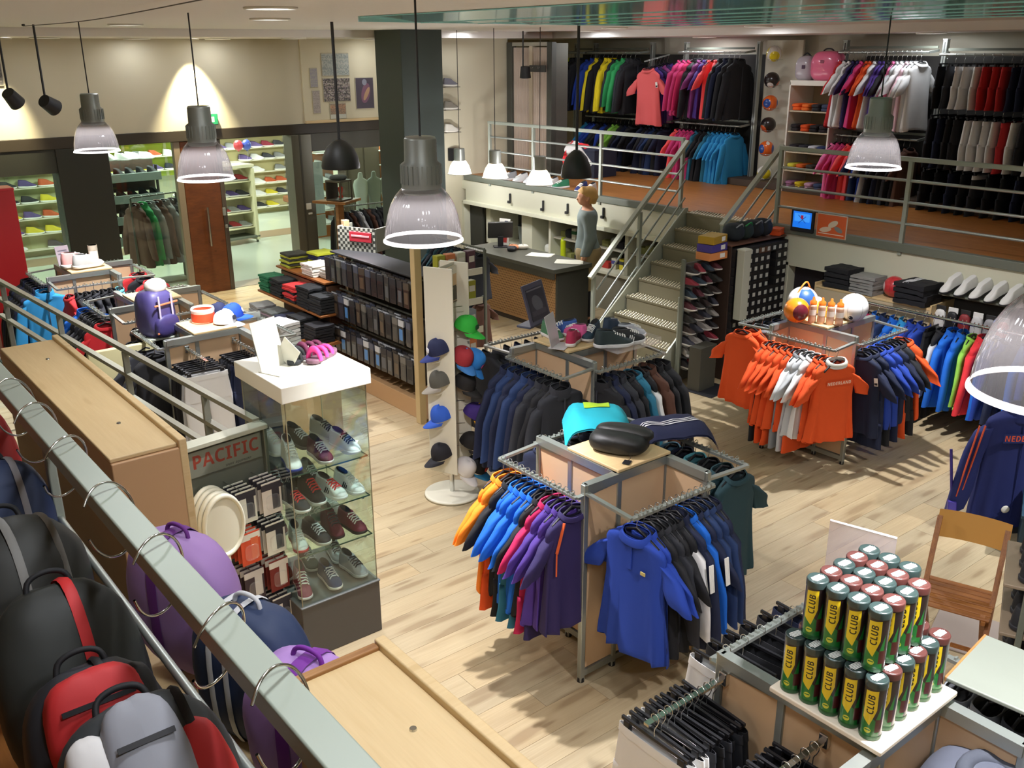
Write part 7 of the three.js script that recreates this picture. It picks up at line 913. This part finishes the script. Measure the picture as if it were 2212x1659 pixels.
{ // gondola of packs with a pale post
  const X = 5.05, t = thing('pack_gondola', 'tall display gondola of sock and underwear packs with a pale wooden end post', 'gondola', [5.2, 0, -8.6]); part('end_post', g_().rbox(0.08, 1.82, 0.08, [-0.3, 0.91, 0.95]).uv(1), M(0xbfa878, 0.55), t); part('end_post', g_().rbox(0.07, 1.82, 0.07, [-0.05, 0.91, -0.86]).uv(1), M(0xa88c68, 0.55), t);
  part('back_panel', g_().rbox(0.03, 1.3, 1.74, [0.0, 0.85, 0.05]).get(), M(0x34322c, 0.7), t); part('base', g_().rbox(0.5, 0.2, 1.74, [-0.02, 0.1, 0.05]).uv(1), M(0xb89468, 0.55), t); part('end_panel', g_().rbox(0.5, 0.36, 0.03, [-0.02, 0.2, 0.94]).uv(1), mPanel, t); part('top_ledge', g_().rbox(0.34, 0.02, 1.74, [-0.12, 1.5, 0.05]).get(), M(0x2a2a2c, 0.5), t);
  for (const y of [1.47, 1.07, 0.68]) part('peg_bar', g_().bar([-0.2, y, -0.8], [-0.2, y, 0.92], 0.014, 0.014).get(), mGreyDark, t);
  const pk = g_().rbox(0.018, 0.26, 0.1, [0, -0.13, 0], [0, 0, 0], 0.004).get(), hd = g_().rbox(0.02, 0.07, 0.102, [0, -0.04, 0], [0, 0, 0], 0.004).get(), wd = g_().rbox(0.0205, 0.12, 0.07, [0, -0.16, 0], [0, 0, 0], 0.004).get();
  const C = [[0x22262a, 0xb8bcbc, 0x4a80b8, 'black and blue'], [0x24262a, 0x2a2c30, 0x1c1e22, 'black'], [0x3a3a38, 0x6a6860, 0x4a4a46, 'dark grey'], [0x2c2c34, 0x4a5060, 0x34343c, 'slate'], [0x242428, 0x2c2c30, 0x54585c, 'black and grey'], [0x2a2422, 0x4a4238, 0x5a4c3c, 'brown']], r = rng(51), RN = ['bottom', 'middle', 'top'];
  [0.66, 1.05, 1.45].forEach((y, j) => { for (let i = 0; i < 14; i++) for (let d = 0; d < 3; d++) { const k = C[Math.floor(r() * 6)], o = thing('hanging_pack', k[3] + ' pack on the gondola, ' + RN[j] + ' row, ' + ORD[i] + ' from left, ' + ['front', 'middle', 'back'][d], 'pack', [4.86 + d * 0.055, y, -9.38 + i * 0.124 + rr(-0.008, 0.008, r)], rr(-0.12, 0.12, r), 'packs on the gondola'); part('body', pk, M(k[0], 0.35, 0, { clearcoat: 0.3 }), o); part('header_card', hd, M(k[1], 0.5), o); if (d === 0) part('window', wd, M(k[2], 0.4), o); } });
  const sg = thing('counter_display', 'black and white checked display with a red plaque on the gondola', 'display', [5.14, 1.51, -9.2], -1.15); const ct = canvasTex(256, 128, (c, w, h) => { for (let i = 0; i < 16; i++) for (let j = 0; j < 8; j++) { c.fillStyle = (i + j) % 2 ? '#33352f' : '#a8a89a'; c.fillRect(i * 16, j * 16, 16, 16); } }); part('board', g_().add(new THREE.BoxGeometry(0.5, 0.26, 0.02), [0, 0.13, 0]).get(), new THREE.MeshPhysicalMaterial({ map: ct, roughness: 0.5 }), sg); part('side', g_().rbox(0.02, 0.26, 0.26, [-0.25, 0.13, -0.13]).rbox(0.02, 0.26, 0.26, [0.25, 0.13, -0.13]).rbox(0.5, 0.02, 0.26, [0, 0.01, -0.13]).get(), M(0x8a8a7c, 0.6), sg); part('plaque', g_().rbox(0.3, 0.11, 0.012, [0.06, 0.16, 0.014]).get(), M(0xb02c38, 0.4), sg); part('plaque_print', g_().rbox(0.24, 0.02, 0.004, [0.06, 0.17, 0.021]).get(), M(0xd8a0a4, 0.5), sg);
  // end shelves: boxes with white fronts
  for (let j = 0; j < 4; j++) { part('end_shelf', g_().rbox(0.5, 0.015, 0.22, [-0.0 + 0.08, 0.62 + j * 0.3, 1.07]).get(), M(0xd0ccb8, 0.5), t); part('shelf_front', g_().rbox(0.5, 0.07, 0.012, [0.08, 0.64 + j * 0.3, 1.185]).get(), M(0xd8d4c2, 0.5), t); for (let i = 0; i < 4; i++) { const c = [[0x4a5a52, 'grey green'], [0x5a3a44, 'plum'], [0xc87848, 'orange'], [0x38383e, 'dark'], [0x8c9aa4, 'pale blue'], [0xc8c8b0, 'cream'], [0x9a9a30, 'olive']][(i * 3 + j * 2) % 7], o = thing('small_box', c[1] + ' small box on the gondola end, shelf ' + ORD[j] + ' from below, ' + ORD[i] + ' from left', 'box', [5.1 + i * 0.12, 0.63 + j * 0.3, -7.54], rr(-0.1, 0.1, r), 'boxes on the gondola end'); part('body', g_().rbox(0.1, 0.2, 0.08, [0, 0.1, 0]).get(), M(c[0], 0.5), o); part('label', g_().rbox(0.07, 0.06, 0.003, [0, 0.12, 0.041]).get(), M(0xd8d4c8, 0.5), o); } }
  // dark tops hung beyond the gondola
  const rk = thing('round_rail', 'dark clothes rail behind the gondola with dark green tops', 'clothes rail', [6.3, 0, -8.9]); part('rail', g_().bar([0, 1.5, -0.55], [0, 1.5, 0.5], 0.025, 0.025, true).get(), mGreyDark, rk); part('rail', g_().bar([0, 0.95, -0.55], [0, 0.95, 0.5], 0.025, 0.025, true).get(), mGreyDark, rk); for (const z of [-0.55, 0.5]) part('post', g_().rbox(0.03, 1.5, 0.03, [0, 0.75, z]).get(), mGreyDark, rk); part('foot', g_().rbox(0.5, 0.03, 1.1, [0, 0.015, -0.02]).get(), mGreyDark, rk);
  hangRow([6.3, 1.49, -9.4], [6.3, 1.49, -8.45], Array.from({ length: 14 }, (_, i) => 'tee:' + ['dark_teal', 'charcoal', 'dark_teal', 'black'][i % 4]), 'the upper rail behind the gondola', { lod: 0, sc: 0.72, from: 'back' });
  hangRow([6.3, 0.94, -9.4], [6.3, 0.94, -8.45], Array.from({ length: 14 }, (_, i) => 'tee:' + ['charcoal', 'brown', 'black', 'charcoal'][i % 4]), 'the lower rail behind the gondola', { lod: 0, sc: 0.72, from: 'back' });
}
// ================= posters, shop front goods, the mall =================
{
  const ps = (label, x0, x1, y0, y1, draw, frame) => { const w = x1 - x0, h = y1 - y0, t = thing('wall_poster', label, 'poster', [(x0 + x1) / 2, (y0 + y1) / 2, -14.362], 0, 'posters on the bulkhead'); part('backing', g_().rbox(w + 0.02, h + 0.02, 0.012, [0, 0, 0]).get(), M(frame || 0xb8b09a, 0.7), t); part('print', g_().add(new THREE.PlaneGeometry(w, h), [0, 0, 0.0065]).get(), new THREE.MeshPhysicalMaterial({ map: canvasTex(256, 256, draw), roughness: 0.5 }), t); };
  const bands = (cols, seed) => (c, w, h) => { const r = rng(seed); for (let j = 0; j < 22; j++) { c.fillStyle = cols[Math.floor(r() * cols.length)]; c.fillRect(0, j * h / 22, w, h / 22 + 1); for (let i = 0; i < 26; i++) { c.fillStyle = cols[Math.floor(r() * cols.length)]; c.fillRect(r() * w, j * h / 22, 6 + r() * 8, h / 22); } } };
  ps('grey landscape poster, topmost on the bulkhead', 7.58, 8.06, 3.23, 3.56, bands(['#a8aca4', '#9aa098', '#b4b4a8', '#8c948e'], 3));
  ps('group photograph poster below the grey one', 7.58, 8.06, 2.83, 3.18, bands(['#8a7c80', '#6a645c', '#a09488', '#4e4a48', '#b0a8a0'], 5));
  ps('small team photograph, lowest of the posters', 7.68, 7.96, 2.56, 2.79, (c, w, h) => { c.fillStyle = '#c8c8b8'; c.fillRect(0, 0, w, h); bands(['#9c8a70', '#7c6c5c', '#b88a6a'], 8)(c, w, h * 0.72); });
  ps('tall dark sports poster right of the group photograph', 8.17, 8.5, 2.7, 3.18, (c, w, h) => { c.fillStyle = '#4c4450'; c.fillRect(0, 0, w, h); c.fillStyle = '#7a5468'; c.beginPath(); c.ellipse(w * 0.55, h * 0.5, 60, 90, 0.5, 0, 7); c.fill(); c.fillStyle = '#b08c6c'; c.beginPath(); c.ellipse(w * 0.6, h * 0.52, 24, 70, 0.7, 0, 7); c.fill(); c.fillStyle = '#8a8c98'; c.beginPath(); c.ellipse(w * 0.5, h * 0.14, 34, 26, 0, 0, 7); c.fill(); });
  ps('narrow pale poster, half left of the others', 7.36, 7.48, 3.06, 3.34, bands(['#a8a49c', '#98949c'], 9)); ps('narrow pale poster below the first narrow one', 7.38, 7.5, 2.66, 3.0, bands(['#b0a49c', '#9c948c'], 10));
  ps('dark picture at the left edge of the bulkhead', 2.5, 2.92, 3.2, 3.62, bands(['#5a5854', '#706a68', '#484648'], 12));
  const gs = thing('exit_sign', 'small green exit sign above the shop door', 'sign', [5.62, 2.56, -14.36]); const et = canvasTex(128, 64, (c, w, h) => { c.fillStyle = '#2c9a68'; c.fillRect(0, 0, w, h); c.fillStyle = '#c8e8d8'; c.fillRect(84, 14, 22, 36); c.beginPath(); c.moveTo(20, 32); c.lineTo(44, 16); c.lineTo(44, 26); c.lineTo(72, 26); c.lineTo(72, 38); c.lineTo(44, 38); c.lineTo(44, 48); c.fill(); }); part('case', g_().rbox(0.3, 0.16, 0.04, [0, 0.08, 0]).get(), M(0x2a7a58, 0.5), gs); part('face', g_().add(new THREE.PlaneGeometry(0.28, 0.14), [0, 0.08, 0.021]).get(), new THREE.MeshPhysicalMaterial({ map: et, roughness: 0.5 }), gs);
  // side shelf with three shoes, right of the column
  const sb = thing('shoe_ledge', 'narrow wall ledges with shoes right of the dark column', 'ledge', [9.0, 0, -13.0]); [3.05, 2.7, 2.35].forEach((y, i) => { part('ledge', g_().rbox(0.3, 0.015, 0.1, [0.1, y, 0.04]).get(), M(0x8a8474, 0.6), sb); shoe('pale shoe on the wall ledge right of the dark column, ' + ORD[i] + ' from top', [9.08, y + 0.008, -12.95], 0.1, [0x6a6870, 0x7a7468, 0xc8c4b8][i], { sole: 0xd8d4c8, group: 'shoes on the wall ledges', simple: true }); });
  // red pillar
  const rp = thing('sign_pillar', 'red sign pillar at the left edge beside the shop front', 'sign pillar', [2.2, 0, -12.45], 0); part('body', g_().rbox(0.42, 2.1, 0.3, [0, 1.05, 0]).get(), M(0xa81a1e, 0.45), rp); part('cap', g_().rbox(0.43, 0.03, 0.31, [0, 2.11, 0]).get(), M(0xb82428, 0.45), rp); part('base', g_().rbox(0.46, 0.05, 0.34, [0, 0.025, 0]).get(), mDark, rp);
  // entrance goods right of the opening
  const tb = thing('pedestal_table', 'wooden pedestal table with a small display case by the shop window', 'table', [7.32, 0, -13.6]); part('top', g_().shape([[-0.36, -0.2], [0.1, -0.26], [0.38, 0.02], [-0.06, 0.3]], 0.03, [0, 1.36, 0], [Math.PI / 2, 0, 0], 0.006).uv(1), mOak, tb); part('post', g_().rbox(0.1, 1.32, 0.1, [0, 0.67, 0]).uv(1), mOak, tb); part('foot', g_().rbox(0.5, 0.05, 0.5, [0, 0.025, 0]).get(), mOak, tb);
  const dc = thing('display_case', 'small dark glass display case with an orange figure on the pedestal table', 'display case', [7.32, 1.37, -13.58], 0.4); part('frame', g_().rbox(0.3, 0.02, 0.3, [0, 0.01, 0]).rbox(0.3, 0.03, 0.3, [0, 0.3, 0]).rbox(0.02, 0.3, 0.02, [-0.14, 0.15, 0.14]).rbox(0.02, 0.3, 0.02, [0.14, 0.15, 0.14]).rbox(0.02, 0.3, 0.02, [-0.14, 0.15, -0.14]).get(), M(0x5a5648, 0.5), dc); part('back', g_().rbox(0.28, 0.28, 0.01, [0, 0.15, -0.13]).get(), M(0x3c3a34, 0.6), dc); part('cushion', g_().add(bagGeo(0.24, 0.08, 0.24, 3, 1), [0, 0.35, 0]).get(), M(0x4c5450, 0.7), dc); part('figure', g_().lathe([[0, 0], [0.04, 0.01], [0.02, 0.06], [0.035, 0.12], [0.04, 0.17], [0, 0.2]], 16, [0.04, 0.02, 0]).get(), M(0xd8442c, 0.5), dc);
  const bk = thing('clothes_rail', 'low rail of dark garments behind the pedestal table', 'clothes rail', [8.0, 0, -13.9]); part('rail', g_().bar([-0.6, 1.2, 0], [0.5, 1.2, 0], 0.025, 0.025, true).get(), mGreyDark, bk); for (const x of [-0.6, 0.5]) part('post', g_().rbox(0.03, 1.2, 0.03, [x, 0.6, 0]).get(), mGreyDark, bk);
  hangRow([7.45, 1.19, -13.9], [8.45, 1.19, -13.9], ['jacket:black', 'jacket:charcoal', 'tee:brown', 'jacket:charcoal', 'tee:light_grey', 'jacket:black', 'jacket:brown', 'jacket:charcoal', 'tee:black', 'jacket:black', 'jacket:charcoal', 'jacket:black'], 'the low rail by the shop window', { lod: 0 });
  const r = rng(77);
  // mall: shoe wall opposite, with ledges and shoes
  const swall = (label, x0, x1, z, y0, y1, rows, per, base, accent) => { const t = thing('shoe_wall', label, 'shoe wall', [x0, 0, z]); part('back_panel', g_().span(0, x1 - x0, y0, y1, -0.08, 0).get(), M(base, 0.7), t); const nb = Math.round((x1 - x0) / 0.9); for (let i = 1; i < nb; i++) part('panel_joint', g_().span(i * 0.9 - 0.03, i * 0.9 + 0.03, y0, y1, -0.001, 0.012).get(), M(accent, 0.7), t); for (let j = 0; j < rows; j++) { const y = y0 + 0.14 + j * (y1 - y0 - 0.2) / rows; part('ledge', g_().span(0.02, x1 - x0 - 0.02, y - 0.012, y, 0, 0.2).get(), M(0xd8d4c0, 0.5), t); for (let i = 0; i < per; i++) { if (r() < 0.12) continue; const c = [[0x3a3a44, 'dark'], [0x8c2c40, 'maroon'], [0xd8d8dc, 'white'], [0x5a4a80, 'violet'], [0xc05a34, 'rust'], [0xd0c030, 'yellow'], [0x8a8c90, 'grey'], [0x2a2a2e, 'black']][Math.floor(r() * 8)]; shoe(c[1] + ' shoe on ' + label.split(',')[0].replace('pale ', '') + ', ledge ' + ORD[j] + ' from below, ' + ORD[i] + ' from left', [x0 + 0.2 + i * (x1 - x0 - 0.4) / (per - 1), y, z + 0.1], rr(-0.4, 0.2, r), c[0], { sole: 0xe4e4e0, group: 'shoes on ' + label.split(',')[0], simple: true, s: 1.1 }); } } };
  swall('pale yellow shoe wall across the mall, seen through the entrance', 8.3, 11.0, -21.3, 0.0, 2.4, 8, 9, 0xd8d0a0, 0xc8c4b0);
  swall('pale green shoe wall left across the mall, behind the window', 2.8, 5.2, -19.3, 0.0, 1.9, 6, 7, 0xb8bc90, 0xa8a888);
  swall('lime green shoe wall across the mall, left of the brown door', 5.6, 8.0, -21.6, 1.0, 2.4, 4, 7, 0xb0c040, 0xd0d0a0);
  const ww = thing('shop_panel', 'large white panel at the back of the store across the mall', 'panel', [13, 0, -22]); part('panel', g_().span(-8, 5, 0, 2.9, -0.1, -0.02).get(), M(0xe0dcc8, 0.8), ww);
  const bal = (c, n, x) => { const b = thing('balloon', n + ' balloon in the store across the mall', 'balloon', [x, 1.7, -20.0]); part('skin', g_().add(new THREE.SphereGeometry(0.1, 20, 16), [0, 0, 0], [0, 0, 0], [1, 1.15, 1]).get(), M(c, 0.3, 0, { clearcoat: 0.5 }), b); part('knot', g_().cyl(0.004, 0.014, 0.02, [0, -0.12, 0], [0, 0, 0], 8).get(), M(c, 0.4), b); part('string', g_().cyl(0.002, 0.002, 1.5, [0, -0.87, 0], [0, 0, 0], 5).get(), mWhite, b); }; bal(0xe04a58, 'pink red', 8.43); bal(0x4a60c8, 'blue', 8.62);
  // white end stand with shoes
  const es = thing('shoe_rack', 'cream shoe rack standing in the mall beyond the entrance', 'shoe rack', [7.4, 0, -18.1], 0.15); part('panel', g_().rbox(0.06, 1.4, 0.5, [0.36, 0.75, 0]).get(), M(0xd8d4b0, 0.6), es); part('top_rail', g_().rbox(0.8, 0.06, 0.5, [0, 1.5, 0]).get(), M(0xe0dcc0, 0.6), es); for (let j = 0; j < 4; j++) part('ledge', g_().rbox(0.7, 0.02, 0.4, [0, 0.3 + j * 0.3, 0]).get(), M(0xcac6a4, 0.6), es); part('back', g_().rbox(0.74, 1.3, 0.02, [0, 0.75, -0.2]).get(), M(0xd0ccac, 0.6), es); part('castor_frame', g_().rbox(0.8, 0.04, 0.5, [0, 0.12, 0]).rbox(0.04, 0.12, 0.04, [-0.36, 0.06, 0.2]).rbox(0.04, 0.12, 0.04, [0.36, 0.06, 0.2]).get(), mGreyDark, es);
  for (let j = 0; j < 4; j++) for (let i = 0; i < 3; i++) shoe(['dark', 'red', 'grey', 'violet'][(i + j) % 4] + ' shoe on the cream rack in the mall, ledge ' + ORD[j] + ', ' + ORD[i] + ' from left', [7.2 + i * 0.2, 0.315 + j * 0.3, -18.05], 0, [0x2a2a30, 0x9c2c34, 0x8a8c8c, 0x4a3a70][(i + j) % 4], { sole: 0xd8d8d4, group: 'shoes on the cream rack', simple: true });
  const bench = thing('bench', 'brown low bench in the store across the mall', 'bench', [10.4, 0, -20.4]); part('seat', g_().rbox(1.5, 0.14, 0.5, [0, 0.38, 0], [0, 0, 0], 0.03).get(), M(0x8a5a3c, 0.6), bench); for (const x of [-0.6, 0.6]) part('leg', g_().rbox(0.06, 0.32, 0.4, [x, 0.16, 0]).get(), M(0xa89888, 0.5), bench);
  // dark tiered shelf behind the glass
  const ds = thing('tiered_rack', 'dark tiered shoe rack behind the glass left of the brown door', 'shoe rack', [5.2, 0, -17.1]); for (let j = 0; j < 4; j++) { part('shelf_front', g_().rbox(0.95, 0.14, 0.03, [0, 0.5 + j * 0.36, 0.2]).get(), M(0x7a8480, 0.5), ds); part('shelf', g_().rbox(0.95, 0.02, 0.4, [0, 0.5 + j * 0.36, 0]).get(), M(0x2c2e30, 0.5), ds); part('back', g_().rbox(0.95, 0.2, 0.02, [0, 0.68 + j * 0.36, -0.18]).get(), M(0x4a3a30, 0.6), ds); for (let i = 0; i < 5; i++) shoe('black shoe on the dark tiered rack, tier ' + ORD[j] + ' from below, ' + ORD[i] + ' from left', [4.82 + i * 0.19, 0.515 + j * 0.36, -17.05], -1.3, 0x1c1d22, { sole: 0x2c2c30, group: 'shoes on the dark tiered rack', simple: true }); } for (const x of [-0.46, 0.46]) part('post', g_().rbox(0.04, 1.75, 0.04, [x, 0.875, 0]).get(), mDark, ds);
  for (let i = 0; i < 3; i++) { const b = thing('shoe_box', 'yellow and black box at the side of the dark tiered rack, ' + ORD[i] + ' from below', 'shoe box', [4.6, 0.75 + i * 0.3, -16.95], 0.2, 'boxes beside the tiered rack'); part('base', g_().rbox(0.16, 0.2, 0.14, [0, 0.1, 0]).get(), M([0xb8b03a, 0xc8c050, 0x5a7a98][i], 0.6), b); part('lid', g_().rbox(0.165, 0.05, 0.145, [0, 0.215, 0]).get(), M(0x2c2a24, 0.6), b); part('ledge', g_().rbox(0.2, 0.012, 0.2, [0, -0.006, 0]).get(), mGreyDark, b); }
  for (let i = 0; i < 4; i++) shoe('white trainer piled on the white stand behind the glass, ' + ORD[i] + ' from left', [4.9 + i * 0.2, 1.86, -17.1 + (i % 2) * 0.1], -1 + i * 0.4, 0xe8e8e8, { sole: 0xf0f0f0, group: 'white trainers behind the glass' });
  const wt = thing('white_tub', 'white round tub by the brown door outside', 'tub', [6.0, 0, -16.6]); part('body', g_().lathe([[0, 0], [0.22, 0], [0.25, 1.25], [0.24, 1.25], [0.21, 0.04], [0, 0.04]], 36).get(), M(0xd4d8cc, 0.5), wt); part('rim', g_().add(new THREE.TorusGeometry(0.25, 0.012, 8, 40), [0, 1.25, 0], [Math.PI / 2, 0, 0]).get(), M(0xe0e0cc, 0.5), wt);
  // green and grey coats on a rail outside
  const cr = thing('clothes_rail', 'clothes rail of grey green coats outside left of the brown door', 'clothes rail', [5.0, 0, -15.6]); part('rail', g_().bar([-0.3, 1.42, 0], [0.5, 1.42, -0.2], 0.025, 0.025, true).get(), mGreyDark, cr); part('post', g_().rbox(0.03, 1.42, 0.03, [-0.3, 0.71, 0]).rbox(0.03, 1.42, 0.03, [0.5, 0.71, -0.2]).get(), mGreyDark, cr); part('foot', g_().rbox(0.9, 0.03, 0.4, [0.1, 0.015, -0.1]).get(), mGreyDark, cr);
  hangRow([4.72, 1.41, -15.6], [5.46, 1.41, -15.79], ['long:brown', 'long:green', 'long:grey', 'long:brown', 'long:grey', 'long:charcoal'], 'the rail outside by the brown door', { lod: 0, flip: 1, sc: 1.2 });
  // grey board and orange shelves behind the right window
  const gp = thing('notice_board', 'grey free-standing board outside behind the right window', 'board', [8.22, 0, -16.2], 0.1); part('board', g_().rbox(0.4, 0.95, 0.03, [0, 1.2, 0]).get(), M(0xa8acb0, 0.5), gp); part('board_low', g_().rbox(0.4, 0.4, 0.03, [0, 0.5, 0]).get(), M(0x9a968e, 0.5), gp); part('post', g_().rbox(0.04, 1.3, 0.04, [-0.18, 0.65, -0.02]).get(), mAlu, gp); part('foot', g_().rbox(0.42, 0.03, 0.3, [0, 0.015, 0]).get(), mAlu, gp);
  for (const [x, z, nm] of [[9.1, -17.4, 'left'], [10.35, -16.9, 'right']]) { const os = thing('orange_shelf', 'orange backed shelf unit with white shoes behind the right window, ' + nm, 'shelf unit', [x, 0, z], 0, 'orange backed shelf units'); part('back', g_().rbox(0.5, 1.9, 0.03, [0, 0.95, -0.15]).get(), M(0xc07038, 0.6), os); for (let j = 0; j < 6; j++) part('shelf', g_().rbox(0.5, 0.02, 0.3, [0, 0.3 + j * 0.28, 0]).get(), M(0xd8d4cc, 0.5), os); for (let j = 0; j < 6; j++) for (let i = 0; i < 2; i++) shoe('white shoe on the ' + nm + ' orange shelf unit, shelf ' + ORD[j] + ' from below, ' + (i ? 'right' : 'left'), [x - 0.1 + i * 0.22, 0.312 + j * 0.28, z + 0.02], -0.8, [0xe0e0e0, 0xb8bcc4][i], { sole: 0xe8e8e8, group: 'shoes on the orange shelves', simple: true }); }
  const dk = thing('dark_cabinet', 'dark brown cabinet behind the right window', 'cabinet', [9.75, 0, -17.2]); part('carcass', g_().rbox(0.75, 2.0, 0.4, [0, 1.0, 0]).get(), M(0x4a3c30, 0.6), dk); part('door', g_().rbox(0.34, 1.9, 0.02, [-0.19, 1.0, 0.205]).get(), M(0x54463a, 0.6), dk); part('door', g_().rbox(0.34, 1.9, 0.02, [0.19, 1.0, 0.205]).get(), M(0x54463a, 0.6), dk);
  for (let i = 0; i < 3; i++) { const m = thing('bust', 'pale mannequin torso in a grey top behind the right window, ' + ORD[i] + ' from left', 'mannequin', [8.75 + i * 0.28, 0, -15.4], 0.3, 'mannequin torsos'); part('torso', loft([[0.85, 0.13], [1.0, 0.12], [1.15, 0.15], [1.3, 0.17], [1.38, 0.14], [1.42, 0.06], [1.5, 0.05], [1.52, 0.03]].map(([y, w]) => ell(0, y, 0, w, w * 0.62, 24)), true, true, true), M([0xc8ccc4, 0x9aa09c, 0xd0d0c8][i], 0.7), m); part('stand', g_().cyl(0.015, 0.015, 0.86, [0, 0.43, 0]).cyl(0.14, 0.15, 0.02, [0, 0.01, 0], [0, 0, 0], 24).get(), mAlu, m); }
}
renderer.render(scene, camera);
